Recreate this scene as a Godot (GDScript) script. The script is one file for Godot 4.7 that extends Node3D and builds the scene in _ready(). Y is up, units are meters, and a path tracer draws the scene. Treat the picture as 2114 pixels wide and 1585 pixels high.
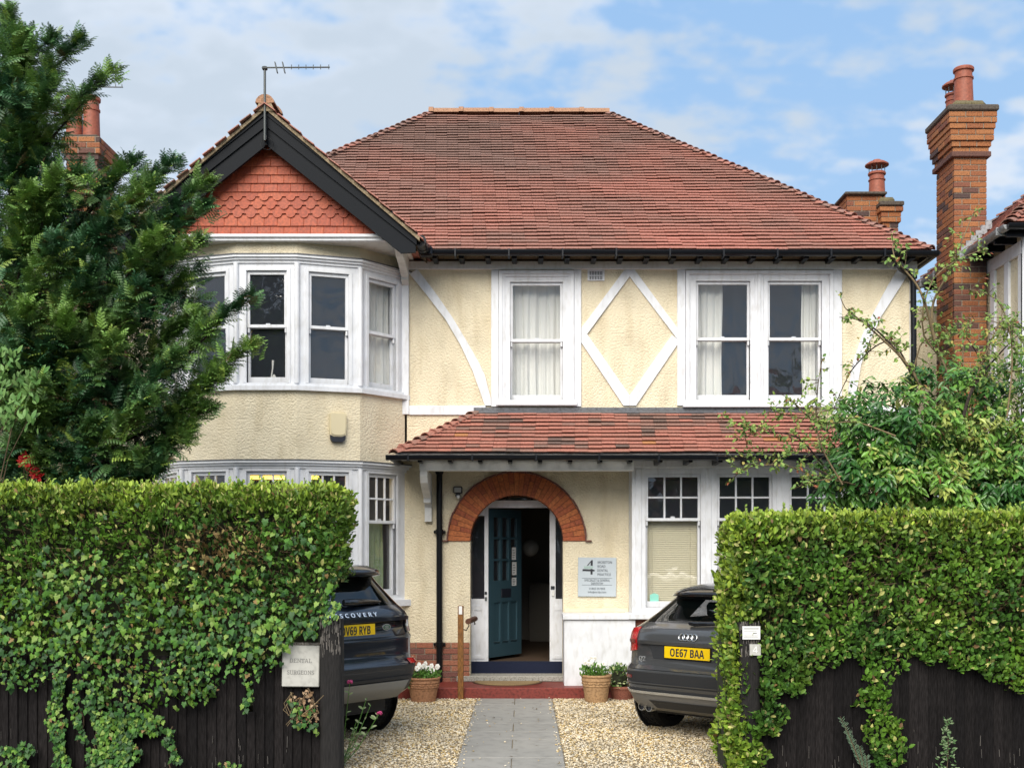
extends Node3D
# The facade of the house is the plane z = 0, x runs to the right, y up, and the road lies towards +z. The camera stands 15 m in front of the facade.

const FOCAL := 2400.0     # focal length in pixels of the 2114 pixel wide photograph
const AWAY := 15.0
const EYE := 1.8
const EXPOSURE := 3.25
const SKY_LEVEL := 1.16 / EXPOSURE

var rng := RandomNumberGenerator.new()
var M := {}
var used_names := {}
var house: Node3D

# ---------------------------------------------------------------- mesh building
class MB:
	var v := PackedVector3Array()
	var n := PackedVector3Array()
	var c := PackedColorArray()
	var tint := Color.WHITE
	var tinted := false

	func tri_n(a: Vector3, b: Vector3, d: Vector3, na: Vector3, nb: Vector3, nd: Vector3) -> void:
		# clockwise seen from the side that the normals point to
		if (b - a).cross(d - a).dot(na + nb + nd) > 0.0:
			v.append(a); v.append(d); v.append(b)
			n.append(na); n.append(nd); n.append(nb)
		else:
			v.append(a); v.append(b); v.append(d)
			n.append(na); n.append(nb); n.append(nd)
		if tinted:
			c.append(tint); c.append(tint); c.append(tint)

	func tri(a: Vector3, b: Vector3, d: Vector3, out: Vector3) -> void:
		var k := (b - a).cross(d - a)
		if k.length_squared() < 1e-16:
			return
		k = k.normalized()
		if k.dot(out) < 0.0:
			k = -k
		tri_n(a, b, d, k, k, k)

	func quad(a: Vector3, b: Vector3, d: Vector3, e: Vector3, out: Vector3) -> void:
		tri(a, b, d, out)
		tri(a, d, e, out)

	func box(lo: Vector3, hi: Vector3) -> void:
		xbox(Transform3D(Basis(), (lo + hi) * 0.5), hi - lo, 0.0)

	func cbox(lo: Vector3, hi: Vector3, bev := 0.005) -> void:
		xbox(Transform3D(Basis(), (lo + hi) * 0.5), hi - lo, bev)

	func corner(s: Vector3, h: Vector3, bev: float, axis: int) -> Vector3:
		var p := Vector3.ZERO
		for k in 3:
			p[k] = s[k] * (h[k] if k == axis else h[k] - bev)
		return p

	func xbox(t: Transform3D, size: Vector3, bev := 0.0) -> void:
		var h := size * 0.5
		bev = minf(bev, minf(h.x, minf(h.y, h.z)) * 0.9)
		var sg := [[-1, -1], [1, -1], [1, 1], [-1, 1]]
		for axis in 3:
			var a1 := (axis + 1) % 3
			var a2 := (axis + 2) % 3
			for s in [-1.0, 1.0]:
				var q := []
				for k in 4:
					var e := Vector3.ZERO
					e[axis] = s; e[a1] = sg[k][0]; e[a2] = sg[k][1]
					q.append(t * corner(e, h, bev, axis))
				var o := Vector3.ZERO
				o[axis] = s
				quad(q[0], q[1], q[2], q[3], t.basis * o)
		if bev <= 0.0:
			return
		for axis in 3:
			var a1 := (axis + 1) % 3
			var a2 := (axis + 2) % 3
			for s1 in [-1.0, 1.0]:
				for s2 in [-1.0, 1.0]:
					var lo := Vector3.ZERO
					lo[axis] = -1.0; lo[a1] = s1; lo[a2] = s2
					var hi := lo
					hi[axis] = 1.0
					var o := Vector3.ZERO
					o[a1] = s1; o[a2] = s2
					quad(t * corner(lo, h, bev, a1), t * corner(hi, h, bev, a1), t * corner(hi, h, bev, a2), t * corner(lo, h, bev, a2), t.basis * o)
		for sx in [-1.0, 1.0]:
			for sy in [-1.0, 1.0]:
				for sz in [-1.0, 1.0]:
					var e := Vector3(sx, sy, sz)
					tri(t * corner(e, h, bev, 0), t * corner(e, h, bev, 1), t * corner(e, h, bev, 2), t.basis * e)

	func prism(poly: PackedVector2Array, t: Transform3D, z0: float, z1: float) -> void:
		var p := poly.duplicate()
		if Geometry2D.is_polygon_clockwise(p):
			p.reverse()
		var ix := Geometry2D.triangulate_polygon(p)
		for zz in [[z0, -1.0], [z1, 1.0]]:
			for k in range(0, ix.size(), 3):
				tri(t * Vector3(p[ix[k]].x, p[ix[k]].y, zz[0]), t * Vector3(p[ix[k + 1]].x, p[ix[k + 1]].y, zz[0]), t * Vector3(p[ix[k + 2]].x, p[ix[k + 2]].y, zz[0]), t.basis * Vector3(0, 0, zz[1]))
		for k in p.size():
			var a := p[k]
			var b := p[(k + 1) % p.size()]
			var o := Vector3(b.y - a.y, a.x - b.x, 0)
			quad(t * Vector3(a.x, a.y, z0), t * Vector3(b.x, b.y, z0), t * Vector3(b.x, b.y, z1), t * Vector3(a.x, a.y, z1), t.basis * o)

	# a rectangle with rectangular holes, between z0 and z1 of the frame t
	func panel(t: Transform3D, x0: float, x1: float, y0: float, y1: float, z0: float, z1: float, holes: Array) -> void:
		var xs := [x0, x1]
		var ys := [y0, y1]
		for h in holes:
			for x in [h.position.x, h.end.x]:
				if x > x0 + 1e-5 and x < x1 - 1e-5 and not xs.has(x):
					xs.append(x)
			for y in [h.position.y, h.end.y]:
				if y > y0 + 1e-5 and y < y1 - 1e-5 and not ys.has(y):
					ys.append(y)
		xs.sort(); ys.sort()
		var solid := func(i: int, j: int) -> bool:
			if i < 0 or j < 0 or i >= xs.size() - 1 or j >= ys.size() - 1:
				return false
			var m := Vector2((xs[i] + xs[i + 1]) * 0.5, (ys[j] + ys[j + 1]) * 0.5)
			for h in holes:
				if h.has_point(m):
					return false
			return true
		for i in xs.size() - 1:
			for j in ys.size() - 1:
				if not solid.call(i, j):
					continue
				var a: float = xs[i]
				var b: float = xs[i + 1]
				var e: float = ys[j]
				var f: float = ys[j + 1]
				quad(t * Vector3(a, e, z1), t * Vector3(b, e, z1), t * Vector3(b, f, z1), t * Vector3(a, f, z1), t.basis * Vector3(0, 0, 1))
				quad(t * Vector3(a, e, z0), t * Vector3(b, e, z0), t * Vector3(b, f, z0), t * Vector3(a, f, z0), t.basis * Vector3(0, 0, -1))
				if not solid.call(i - 1, j):
					quad(t * Vector3(a, e, z0), t * Vector3(a, e, z1), t * Vector3(a, f, z1), t * Vector3(a, f, z0), t.basis * Vector3(-1, 0, 0))
				if not solid.call(i + 1, j):
					quad(t * Vector3(b, e, z0), t * Vector3(b, e, z1), t * Vector3(b, f, z1), t * Vector3(b, f, z0), t.basis * Vector3(1, 0, 0))
				if not solid.call(i, j - 1):
					quad(t * Vector3(a, e, z0), t * Vector3(b, e, z0), t * Vector3(b, e, z1), t * Vector3(a, e, z1), t.basis * Vector3(0, -1, 0))
				if not solid.call(i, j + 1):
					quad(t * Vector3(a, f, z0), t * Vector3(b, f, z0), t * Vector3(b, f, z1), t * Vector3(a, f, z1), t.basis * Vector3(0, 1, 0))

	# points[i][j], smooth; flip turns the normals over
	func grid(points: Array, flip := false, closed := false) -> void:
		var h: int = points.size()
		var w: int = points[0].size()
		var nn := []
		for i in h:
			var row := []
			for j in w:
				var j0: int = (j - 1 + w) % w if closed else maxi(j - 1, 0)
				var j1: int = (j + 1) % w if closed else mini(j + 1, w - 1)
				var du: Vector3 = points[mini(i + 1, h - 1)][j] - points[maxi(i - 1, 0)][j]
				var dv: Vector3 = points[i][j1] - points[i][j0]
				var k := du.cross(dv)
				k = k.normalized() if k.length_squared() > 1e-18 else Vector3.UP
				row.append(-k if flip else k)
			nn.append(row)
		for i in h - 1:
			for j in (w if closed else w - 1):
				var j2: int = (j + 1) % w
				tri_n(points[i][j], points[i][j2], points[i + 1][j2], nn[i][j], nn[i][j2], nn[i + 1][j2])
				tri_n(points[i][j], points[i + 1][j2], points[i + 1][j], nn[i][j], nn[i + 1][j2], nn[i + 1][j])

	func tube(pts: Array, rad: Array, sides := 8, caps := true) -> void:
		var rows := []
		var up := Vector3.UP
		for i in pts.size():
			var d: Vector3 = (pts[mini(i + 1, pts.size() - 1)] - pts[maxi(i - 1, 0)]).normalized()
			if absf(d.dot(up)) > 0.95:
				up = Vector3.RIGHT if absf(d.x) < 0.9 else Vector3.FORWARD
			var a := up.cross(d).normalized()
			var b := d.cross(a).normalized()
			up = b
			var row := []
			var r: float = rad[mini(i, rad.size() - 1)]
			for k in sides:
				var g := TAU * k / sides
				row.append(pts[i] + (a * cos(g) + b * sin(g)) * r)
			rows.append(row)
		grid(rows, true, true)
		if caps:
			for e in [0, pts.size() - 1]:
				var d2: Vector3 = pts[0] - pts[1] if e == 0 else pts[e] - pts[e - 1]
				for k in sides:
					tri(pts[e], rows[e][k], rows[e][(k + 1) % sides], d2)

	# profile of (radius, height) turned about y
	func lathe(profile: Array, sides: int, t: Transform3D, smooth := true) -> void:
		if smooth:
			var rows := []
			for p in profile:
				var row := []
				for k in sides:
					var g := TAU * k / sides
					row.append(t * Vector3(cos(g) * p.x, p.y, sin(g) * p.x))
				rows.append(row)
			grid(rows, false, true)
		else:
			for i in profile.size() - 1:
				var p = profile[i]
				var q = profile[i + 1]
				for k in sides:
					var g := TAU * k / sides
					var g2 := TAU * (k + 1) / sides
					var o := Vector3(cos(g) * (q.y - p.y), p.x - q.x, sin(g) * (q.y - p.y))
					var nm := func(ang: float) -> Vector3: return (t.basis * Vector3(cos(ang) * (q.y - p.y), p.x - q.x, sin(ang) * (q.y - p.y))).normalized()
					if o.length_squared() < 1e-14:
						continue
					var n1: Vector3 = nm.call(g)
					var n2: Vector3 = nm.call(g2)
					var a := t * Vector3(cos(g) * p.x, p.y, sin(g) * p.x)
					var b := t * Vector3(cos(g2) * p.x, p.y, sin(g2) * p.x)
					var d := t * Vector3(cos(g2) * q.x, q.y, sin(g2) * q.x)
					var e := t * Vector3(cos(g) * q.x, q.y, sin(g) * q.x)
					if p.x > 1e-5:
						tri_n(a, b, d, n1, n2, n2)
					if q.x > 1e-5:
						tri_n(a, d, e, n1, n2, n1)

	func mesh() -> ArrayMesh:
		var m := ArrayMesh.new()
		var arr := []
		arr.resize(Mesh.ARRAY_MAX)
		arr[Mesh.ARRAY_VERTEX] = v
		arr[Mesh.ARRAY_NORMAL] = n
		if tinted:
			arr[Mesh.ARRAY_COLOR] = c
		m.add_surface_from_arrays(Mesh.PRIMITIVE_TRIANGLES, arr)
		return m

# ---------------------------------------------------------------- naming and tagging
func numbered(called: String) -> String:
	if not used_names.has(called):
		used_names[called] = 0
		return called
	used_names[called] += 1
	return "%s_%03d" % [called, used_names[called]]

func thing(called: String, label: String, category: String, at := Vector3.ZERO, turn := 0.0, group := "") -> Node3D:
	var o := Node3D.new()
	o.name = numbered(called)
	add_child(o)
	o.position = at
	o.rotation.y = turn
	tag(o, label, category, group)
	return o

func tag(o: Node, label: String, category: String, group := "", kind := "") -> Node:
	o.set_meta("label", label)
	o.set_meta("category", category)
	if group != "":
		o.set_meta("group", group)
	if kind != "":
		o.set_meta("kind", kind)
	return o

func put(called: String, mb, m: Material, parent: Node = self, at := Transform3D()) -> MeshInstance3D:
	var o := MeshInstance3D.new()
	o.name = numbered(called) if parent == self else called
	o.mesh = mb.mesh() if mb is MB else mb
	o.material_override = m
	o.transform = at
	parent.add_child(o, true)
	return o

# a thing that is one mesh or whose parts are given in world coordinates
func lone(called: String, mb, m: Material, label: String, category: String, group := "") -> MeshInstance3D:
	var o := put(called, mb, m)
	tag(o, label, category, group)
	return o

func struct(called: String, mb, m: Material, label := "") -> MeshInstance3D:
	var o := put(called, mb, m)
	o.set_meta("kind", "structure")
	if label != "":
		o.set_meta("label", label)
	return o

func scatter(called: String, m: Mesh, mat: Material, where: Array, tints: Array, parent: Node = self) -> MultiMeshInstance3D:
	var mm := MultiMesh.new()
	mm.transform_format = MultiMesh.TRANSFORM_3D
	mm.use_colors = true
	mm.instance_count = where.size()
	mm.mesh = m
	for i in where.size():
		mm.set_instance_transform(i, where[i])
		mm.set_instance_color(i, tints[i])
	var o := MultiMeshInstance3D.new()
	o.multimesh = mm
	o.material_override = mat
	o.name = numbered(called) if parent == self else called
	o.set_meta("kind", "stuff")
	parent.add_child(o, true)
	return o

# ---------------------------------------------------------------- measures taken from the photograph
func wx(px: float, z := 0.0) -> float:
	return (px - 1080.0) * (AWAY - z) / FOCAL

func wy(py: float, z := 0.0) -> float:
	return EYE + (1141.0 - py) * (AWAY - z) / FOCAL

func wp(px: float, py: float, z := 0.0) -> Vector3:
	return Vector3(wx(px, z), wy(py, z), z)

func rect(px0: float, py0: float, px1: float, py1: float, z := 0.0) -> Rect2:
	return Rect2(wx(px0, z), wy(py1, z), wx(px1, z) - wx(px0, z), wy(py0, z) - wy(py1, z))

func basis_from(x: Vector3, y: Vector3, z: Vector3) -> Basis:
	return Basis(x, y, z)

func rf(a: float, b: float) -> float:
	return rng.randf_range(a, b)

# ---------------------------------------------------------------- materials
func lin(r: float, g: float, b: float) -> Color:
	return Color(r, g, b).linear_to_srgb()

func noise_tex(freq: float, seed_: int, octaves: int, size: int, lo: Color, hi: Color, kind := FastNoiseLite.TYPE_SIMPLEX_SMOOTH, mid = null) -> NoiseTexture2D:
	var f := FastNoiseLite.new()
	f.seed = seed_
	f.frequency = freq
	f.noise_type = kind
	f.fractal_type = FastNoiseLite.FRACTAL_FBM
	f.fractal_octaves = octaves
	var t := NoiseTexture2D.new()
	t.width = size
	t.height = size
	t.seamless = true
	t.noise = f
	var g := Gradient.new()
	g.set_color(0, lo)
	g.set_color(1, hi)
	if mid != null:
		g.add_point(0.5, mid)
	t.color_ramp = g
	return t

func grey(k: float) -> Color:
	return Color(k, k, k)

func mat(called: String, col: Color, rough: float, opt := {}) -> StandardMaterial3D:
	var m := StandardMaterial3D.new()
	m.resource_name = called
	m.albedo_color = col
	m.roughness = rough
	m.metallic = opt.get("metal", 0.0)
	m.metallic_specular = opt.get("spec", 0.5)
	if opt.has("tex"):
		m.albedo_texture = opt.tex
	if opt.has("bump"):
		m.heightmap_enabled = true
		m.heightmap_texture = opt.bump
		m.heightmap_scale = opt.get("relief", 1.0)
	if opt.has("rough_tex"):
		m.roughness_texture = opt.rough_tex
	if opt.has("scale"):
		m.uv1_triplanar = true
		m.uv1_world_triplanar = true
		var s = opt.scale
		m.uv1_scale = s if s is Vector3 else Vector3(s, s, s)
	if opt.get("vertex", false):
		m.vertex_color_use_as_albedo = true
	if opt.has("coat"):
		m.clearcoat_enabled = true
		m.clearcoat = opt.coat
		m.clearcoat_roughness = opt.get("coat_rough", 0.05)
	if opt.has("back"):
		m.backlight_enabled = true
		m.backlight = opt.back
	M[called] = m
	return m

# rain streaks and grime laid over a material
func weather(m: StandardMaterial3D, t: Texture2D, scale: Vector3) -> void:
	m.detail_enabled = true
	m.detail_albedo = t
	m.detail_blend_mode = BaseMaterial3D.BLEND_MODE_MUL
	m.detail_uv_layer = BaseMaterial3D.DETAIL_UV_2
	m.uv2_triplanar = true
	m.uv2_world_triplanar = true
	m.uv2_scale = scale

func make_materials() -> void:
	var grain := noise_tex(0.02, 3, 4, 512, grey(0.72), grey(1.0))
	var fine := noise_tex(0.09, 8, 3, 512, grey(0.0), grey(1.0))
	var stain := noise_tex(0.006, 12, 5, 1024, grey(0.88), grey(1.0), FastNoiseLite.TYPE_SIMPLEX_SMOOTH, grey(0.98))
	var faint := noise_tex(0.008, 15, 5, 512, grey(0.93), grey(1.0), FastNoiseLite.TYPE_SIMPLEX_SMOOTH, grey(0.985))
	var lumps := noise_tex(0.075, 21, 2, 1024, grey(1.0), grey(0.0), FastNoiseLite.TYPE_CELLULAR)
	var blotch := noise_tex(0.035, 17, 4, 512, Color(0.62, 0.60, 0.58), Color(1, 1, 1), FastNoiseLite.TYPE_SIMPLEX_SMOOTH, Color(0.95, 0.94, 0.93))
	var wood := noise_tex(0.05, 5, 4, 512, grey(0.45), grey(1.0))
	mat("roughcast", lin(0.775, 0.70, 0.525), 0.95, {"tex": faint, "bump": lumps, "relief": 1.05, "scale": 0.50})
	var streak := noise_tex(0.012, 41, 5, 512, Color(0.925, 0.91, 0.885), Color(1, 1, 1), FastNoiseLite.TYPE_SIMPLEX_SMOOTH, Color(0.985, 0.98, 0.975))
	weather(M.roughcast, streak, Vector3(0.7, 0.14, 0.7))
	mat("smooth_render", lin(0.76, 0.68, 0.50), 0.9, {"tex": stain, "bump": fine, "relief": 0.15, "scale": 0.6})
	mat("white_paint", lin(0.765, 0.79, 0.84), 0.45, {"tex": faint, "scale": 0.5})
	weather(M.white_paint, noise_tex(0.015, 43, 5, 512, Color(0.92, 0.915, 0.90), Color(1, 1, 1), FastNoiseLite.TYPE_SIMPLEX_SMOOTH, Color(0.99, 0.99, 0.99)), Vector3(1.6, 0.5, 1.6))
	mat("old_white_paint", lin(0.72, 0.73, 0.72), 0.55, {"tex": stain, "scale": 0.9})
	mat("black_paint", lin(0.006, 0.0075, 0.011), 0.32, {"spec": 0.35})
	mat("black_wood", lin(0.0042, 0.0065, 0.0105), 0.5, {"bump": fine, "relief": 0.03, "scale": 1.2, "spec": 0.25})
	mat("black_iron", lin(0.005, 0.0055, 0.007), 0.35, {"spec": 0.35})
	mat("soffit_wood", lin(0.16, 0.12, 0.06), 0.8, {"tex": wood, "scale": 1.0})
	mat("tile_tinted", Color.WHITE, 0.62, {"tex": blotch, "bump": fine, "relief": 0.12, "scale": 1.9, "vertex": true})
	var tones := [Vector3(0.275, 0.165, 0.135), Vector3(0.325, 0.175, 0.14), Vector3(0.375, 0.182, 0.142), Vector3(0.43, 0.190, 0.145), Vector3(0.48, 0.198, 0.150), Vector3(0.535, 0.215, 0.165), Vector3(0.50, 0.23, 0.095), Vector3(0.16, 0.105, 0.09)]
	for k in tones.size():
		mat("tile_%d" % k, lin(tones[k].x, tones[k].y, tones[k].z), 0.62, {"tex": blotch, "bump": fine, "relief": 0.12, "scale": 1.9})
	M["tones"] = tones
	for k in 4:
		var g: Vector3 = [Vector3(0.50, 0.095, 0.036), Vector3(0.44, 0.08, 0.032), Vector3(0.54, 0.115, 0.045), Vector3(0.48, 0.10, 0.045)][k]
		mat("hung_tile_%d" % k, lin(g.x, g.y, g.z), 0.6, {"tex": grain, "bump": fine, "relief": 0.1, "scale": 2.2})
	for k in 4:
		var g: Vector3 = [Vector3(0.54, 0.145, 0.042), Vector3(0.47, 0.115, 0.038), Vector3(0.58, 0.175, 0.052), Vector3(0.43, 0.105, 0.04)][k]
		mat("arch_brick_%d" % k, lin(g.x, g.y, g.z), 0.7, {"tex": grain, "bump": fine, "relief": 0.15, "scale": 2.2})
	for k in 5:
		var g: Vector3 = [Vector3(0.36, 0.135, 0.08), Vector3(0.30, 0.11, 0.075), Vector3(0.40, 0.165, 0.10), Vector3(0.33, 0.15, 0.095), Vector3(0.20, 0.085, 0.07)][k]
		mat("brick_%d" % k, lin(g.x, g.y, g.z), 0.8, {"tex": blotch, "bump": fine, "relief": 0.2, "scale": 2.4})
	for k in 6:
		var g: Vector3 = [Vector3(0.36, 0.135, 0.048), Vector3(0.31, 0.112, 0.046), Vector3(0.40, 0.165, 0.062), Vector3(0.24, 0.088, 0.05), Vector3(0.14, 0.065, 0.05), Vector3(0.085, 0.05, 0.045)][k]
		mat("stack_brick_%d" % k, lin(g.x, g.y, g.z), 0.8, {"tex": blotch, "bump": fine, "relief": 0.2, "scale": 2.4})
	mat("mortar", lin(0.36, 0.31, 0.24), 0.95, {"tex": grain, "scale": 2.0})
	mat("dark_mortar", lin(0.13, 0.05, 0.03), 0.95)
	mat("cement", lin(0.36, 0.29, 0.19), 0.95, {"tex": blotch, "bump": fine, "relief": 0.3, "scale": 1.5})
	mat("dark_cap", lin(0.10, 0.085, 0.07), 0.9, {"tex": blotch, "bump": fine, "relief": 0.3, "scale": 1.5})
	mat("mossy_cap", lin(0.16, 0.14, 0.075), 0.95, {"tex": blotch, "bump": fine, "relief": 0.5, "scale": 1.5})
	mat("ridge_clay", lin(0.40, 0.22, 0.13), 0.75, {"tex": blotch, "bump": fine, "relief": 0.2, "scale": 1.6})
	mat("chimney_clay", lin(0.40, 0.115, 0.065), 0.6, {"tex": grain, "scale": 1.8})
	mat("lead", lin(0.14, 0.15, 0.17), 0.5, {"tex": blotch, "scale": 1.0, "metal": 0.2})
	mat("lead_light", lin(0.34, 0.37, 0.40), 0.5, {"tex": blotch, "scale": 1.0, "metal": 0.2})
	mat("zinc", lin(0.095, 0.105, 0.105), 0.5, {"metal": 0.3})
	var glass := mat("glass", Color(0.46, 0.50, 0.56, 0.055), 0.0)
	glass.transparency = BaseMaterial3D.TRANSPARENCY_ALPHA
	glass.heightmap_enabled = true
	glass.heightmap_texture = noise_tex(0.012, 9, 1, 256, grey(0.0), grey(1.0))
	glass.heightmap_scale = 0.22
	glass.uv1_triplanar = true
	glass.uv1_world_triplanar = true
	glass.uv1_scale = Vector3(1.3, 0.9, 1.3)
	var tint_glass := mat("car_glass", Color(0.03, 0.05, 0.05, 0.55), 0.0)
	tint_glass.transparency = BaseMaterial3D.TRANSPARENCY_ALPHA
	mat("room_wall", lin(0.20, 0.185, 0.16), 0.9)
	mat("room_floor", lin(0.08, 0.05, 0.03), 0.7)
	mat("curtain_cloth", lin(0.78, 0.79, 0.75), 0.9, {"back": Color(0.3, 0.3, 0.3)})
	mat("green_cloth", lin(0.20, 0.27, 0.11), 0.9)
	mat("slat_cream", lin(0.68, 0.64, 0.46), 0.6)
	mat("teal_paint", lin(0.034, 0.076, 0.10), 0.4)
	mat("paper", lin(0.75, 0.76, 0.76), 0.8)
	mat("grey_plate", lin(0.46, 0.52, 0.57), 0.4)
	mat("ink", lin(0.02, 0.022, 0.03), 0.6)
	mat("ink_grey", lin(0.045, 0.055, 0.075), 0.6)
	mat("ink_green", lin(0.22, 0.42, 0.30), 0.6)
	mat("cream_plastic", lin(0.68, 0.60, 0.40), 0.4)
	mat("dark_plastic", lin(0.015, 0.018, 0.028), 0.4)
	mat("lamp_glass", lin(0.30, 0.30, 0.28), 0.2)
	mat("red_paint", lin(0.225, 0.038, 0.028), 0.5, {"tex": blotch, "bump": fine, "relief": 0.15, "scale": 1.3})
	mat("stone", lin(0.38, 0.38, 0.35), 0.85, {"tex": blotch, "bump": fine, "relief": 0.4, "scale": 1.6})
	mat("blue_carpet", lin(0.005, 0.010, 0.034), 0.95, {"bump": fine, "relief": 0.3, "scale": 4.0})
	mat("coir", lin(0.42, 0.29, 0.14), 0.95, {"tex": grain, "bump": fine, "relief": 0.4, "scale": 5.0})
	mat("brown_rubber", lin(0.09, 0.05, 0.03), 0.8)
	mat("oiled_wood", lin(0.40, 0.17, 0.035), 0.5, {"tex": wood, "bump": wood, "relief": 0.1, "scale": Vector3(3.0, 0.5, 3.0)})
	mat("rail_wood", lin(0.20, 0.075, 0.035), 0.5, {"tex": wood, "scale": 1.5})
	mat("terracotta", lin(0.42, 0.215, 0.115), 0.8, {"tex": blotch, "bump": fine, "relief": 0.15, "scale": 1.6})
	mat("terracotta_pale", lin(0.46, 0.29, 0.15), 0.8, {"tex": blotch, "bump": fine, "relief": 0.15, "scale": 1.6})
	mat("soil", lin(0.03, 0.02, 0.015), 1.0)
	for k in 3:
		mat("slab_%d" % k, lin([0.325, 0.335, 0.31][k], [0.317, 0.326, 0.303][k], [0.297, 0.304, 0.284][k]), 0.85, {"tex": stain, "bump": fine, "relief": 0.06, "scale": 0.9})
	mat("gravel_bed", lin(0.42, 0.35, 0.235), 1.0, {"tex": blotch, "bump": fine, "relief": 1.5, "scale": 2.0})
	mat("stone_chip", Color.WHITE, 0.85, {"vertex": true})
	mat("earth", lin(0.10, 0.10, 0.055), 1.0, {"tex": blotch, "scale": 0.2})
	mat("asphalt", lin(0.055, 0.055, 0.057), 0.9, {"bump": fine, "relief": 0.5, "scale": 1.0})
	mat("pavement", lin(0.22, 0.22, 0.21), 0.9, {"tex": blotch, "scale": 0.6})
	for k in 4:
		mat("fence_%d" % k, lin([0.020, 0.026, 0.016, 0.030][k], [0.0178, 0.023, 0.0145, 0.0265][k], [0.0185, 0.0238, 0.0155, 0.0272][k]), 0.85, {"spec": 0.25, "tex": wood, "bump": wood, "relief": 0.6, "scale": Vector3(3.0, 0.35, 3.0)})
	mat("post_wood", lin(0.020, 0.018, 0.018), 0.9, {"tex": wood, "bump": wood, "relief": 1.0, "scale": Vector3(2.6, 0.3, 2.6)})
	mat("weathered", lin(0.30, 0.275, 0.25), 0.9, {"tex": wood, "bump": wood, "relief": 1.0, "scale": Vector3(4.0, 0.5, 4.0)})
	mat("scuff", lin(0.10, 0.092, 0.085), 0.9)
	mat("sign_stone", lin(0.50, 0.50, 0.47), 0.6, {"tex": stain, "scale": 2.2})
	mat("faded_ink", lin(0.19, 0.19, 0.185), 0.7)
	mat("leaf", Color.WHITE, 0.5, {"vertex": true, "spec": 0.38, "back": Color(0.45, 0.45, 0.45)})
	mat("glossy_leaf", Color.WHITE, 0.34, {"vertex": true, "spec": 0.5, "back": Color(0.35, 0.35, 0.35)})
	mat("needle", Color.WHITE, 0.5, {"vertex": true, "back": Color(0.4, 0.4, 0.4)})
	mat("bark", lin(0.07, 0.05, 0.038), 0.95, {"tex": wood, "bump": wood, "relief": 1.5, "scale": 2.0})
	mat("cane", lin(0.26, 0.19, 0.10), 0.8, {"tex": grain, "scale": 2.0})
	mat("twig", lin(0.10, 0.07, 0.04), 0.9)
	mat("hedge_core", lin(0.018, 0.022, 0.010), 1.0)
	mat("petal_white", lin(0.80, 0.80, 0.76), 0.7, {"back": Color(0.4, 0.4, 0.4)})
	mat("petal_eye", lin(0.55, 0.38, 0.03), 0.7)
	mat("petal_dark", lin(0.03, 0.015, 0.05), 0.7)
	mat("petal_pink", lin(0.52, 0.06, 0.20), 0.7)
	mat("petal_red", lin(0.45, 0.01, 0.012), 0.6)
	# leaves as single parts take one of these
	var greens := [Vector3(0.045, 0.13, 0.024), Vector3(0.072, 0.19, 0.027), Vector3(0.125, 0.255, 0.034), Vector3(0.030, 0.088, 0.025), Vector3(0.18, 0.285, 0.055)]
	M["greens"] = greens
	for k in greens.size():
		mat("ivy_%d" % k, lin(greens[k].x, greens[k].y, greens[k].z), 0.5, {"spec": 0.38, "back": Color(0.45, 0.45, 0.45)})
	# cars
	mat("grey_metallic", lin(0.085, 0.088, 0.093), 0.30, {"metal": 0.5, "coat": 1.0})
	mat("navy_metallic", lin(0.008, 0.014, 0.026), 0.28, {"metal": 0.35, "coat": 1.0})
	mat("gloss_black", lin(0.006, 0.006, 0.008), 0.1, {"coat": 0.6})
	mat("cladding", lin(0.022, 0.024, 0.028), 0.55)
	mat("skid_silver", lin(0.28, 0.28, 0.27), 0.4, {"metal": 0.4})
	mat("skid_grey", lin(0.20, 0.20, 0.20), 0.45, {"metal": 0.3})
	mat("bright_strip", lin(0.60, 0.62, 0.64), 0.25, {"metal": 0.7})
	mat("chrome", lin(0.75, 0.77, 0.79), 0.12, {"metal": 1.0})
	mat("lens_red", lin(0.42, 0.008, 0.012), 0.1, {"coat": 1.0})
	mat("lens_clear", lin(0.35, 0.36, 0.37), 0.1, {"coat": 1.0})
	mat("lens_dark", lin(0.16, 0.01, 0.012), 0.1, {"coat": 1.0})
	mat("rubber", lin(0.012, 0.012, 0.012), 0.8)
	mat("alloy", lin(0.35, 0.36, 0.37), 0.3, {"metal": 0.8})
	mat("plate_yellow", lin(0.78, 0.52, 0.0), 0.45)
	mat("plate_blue", lin(0.01, 0.05, 0.30), 0.45)
	mat("seat_cloth", lin(0.02, 0.02, 0.022), 0.9)

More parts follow.
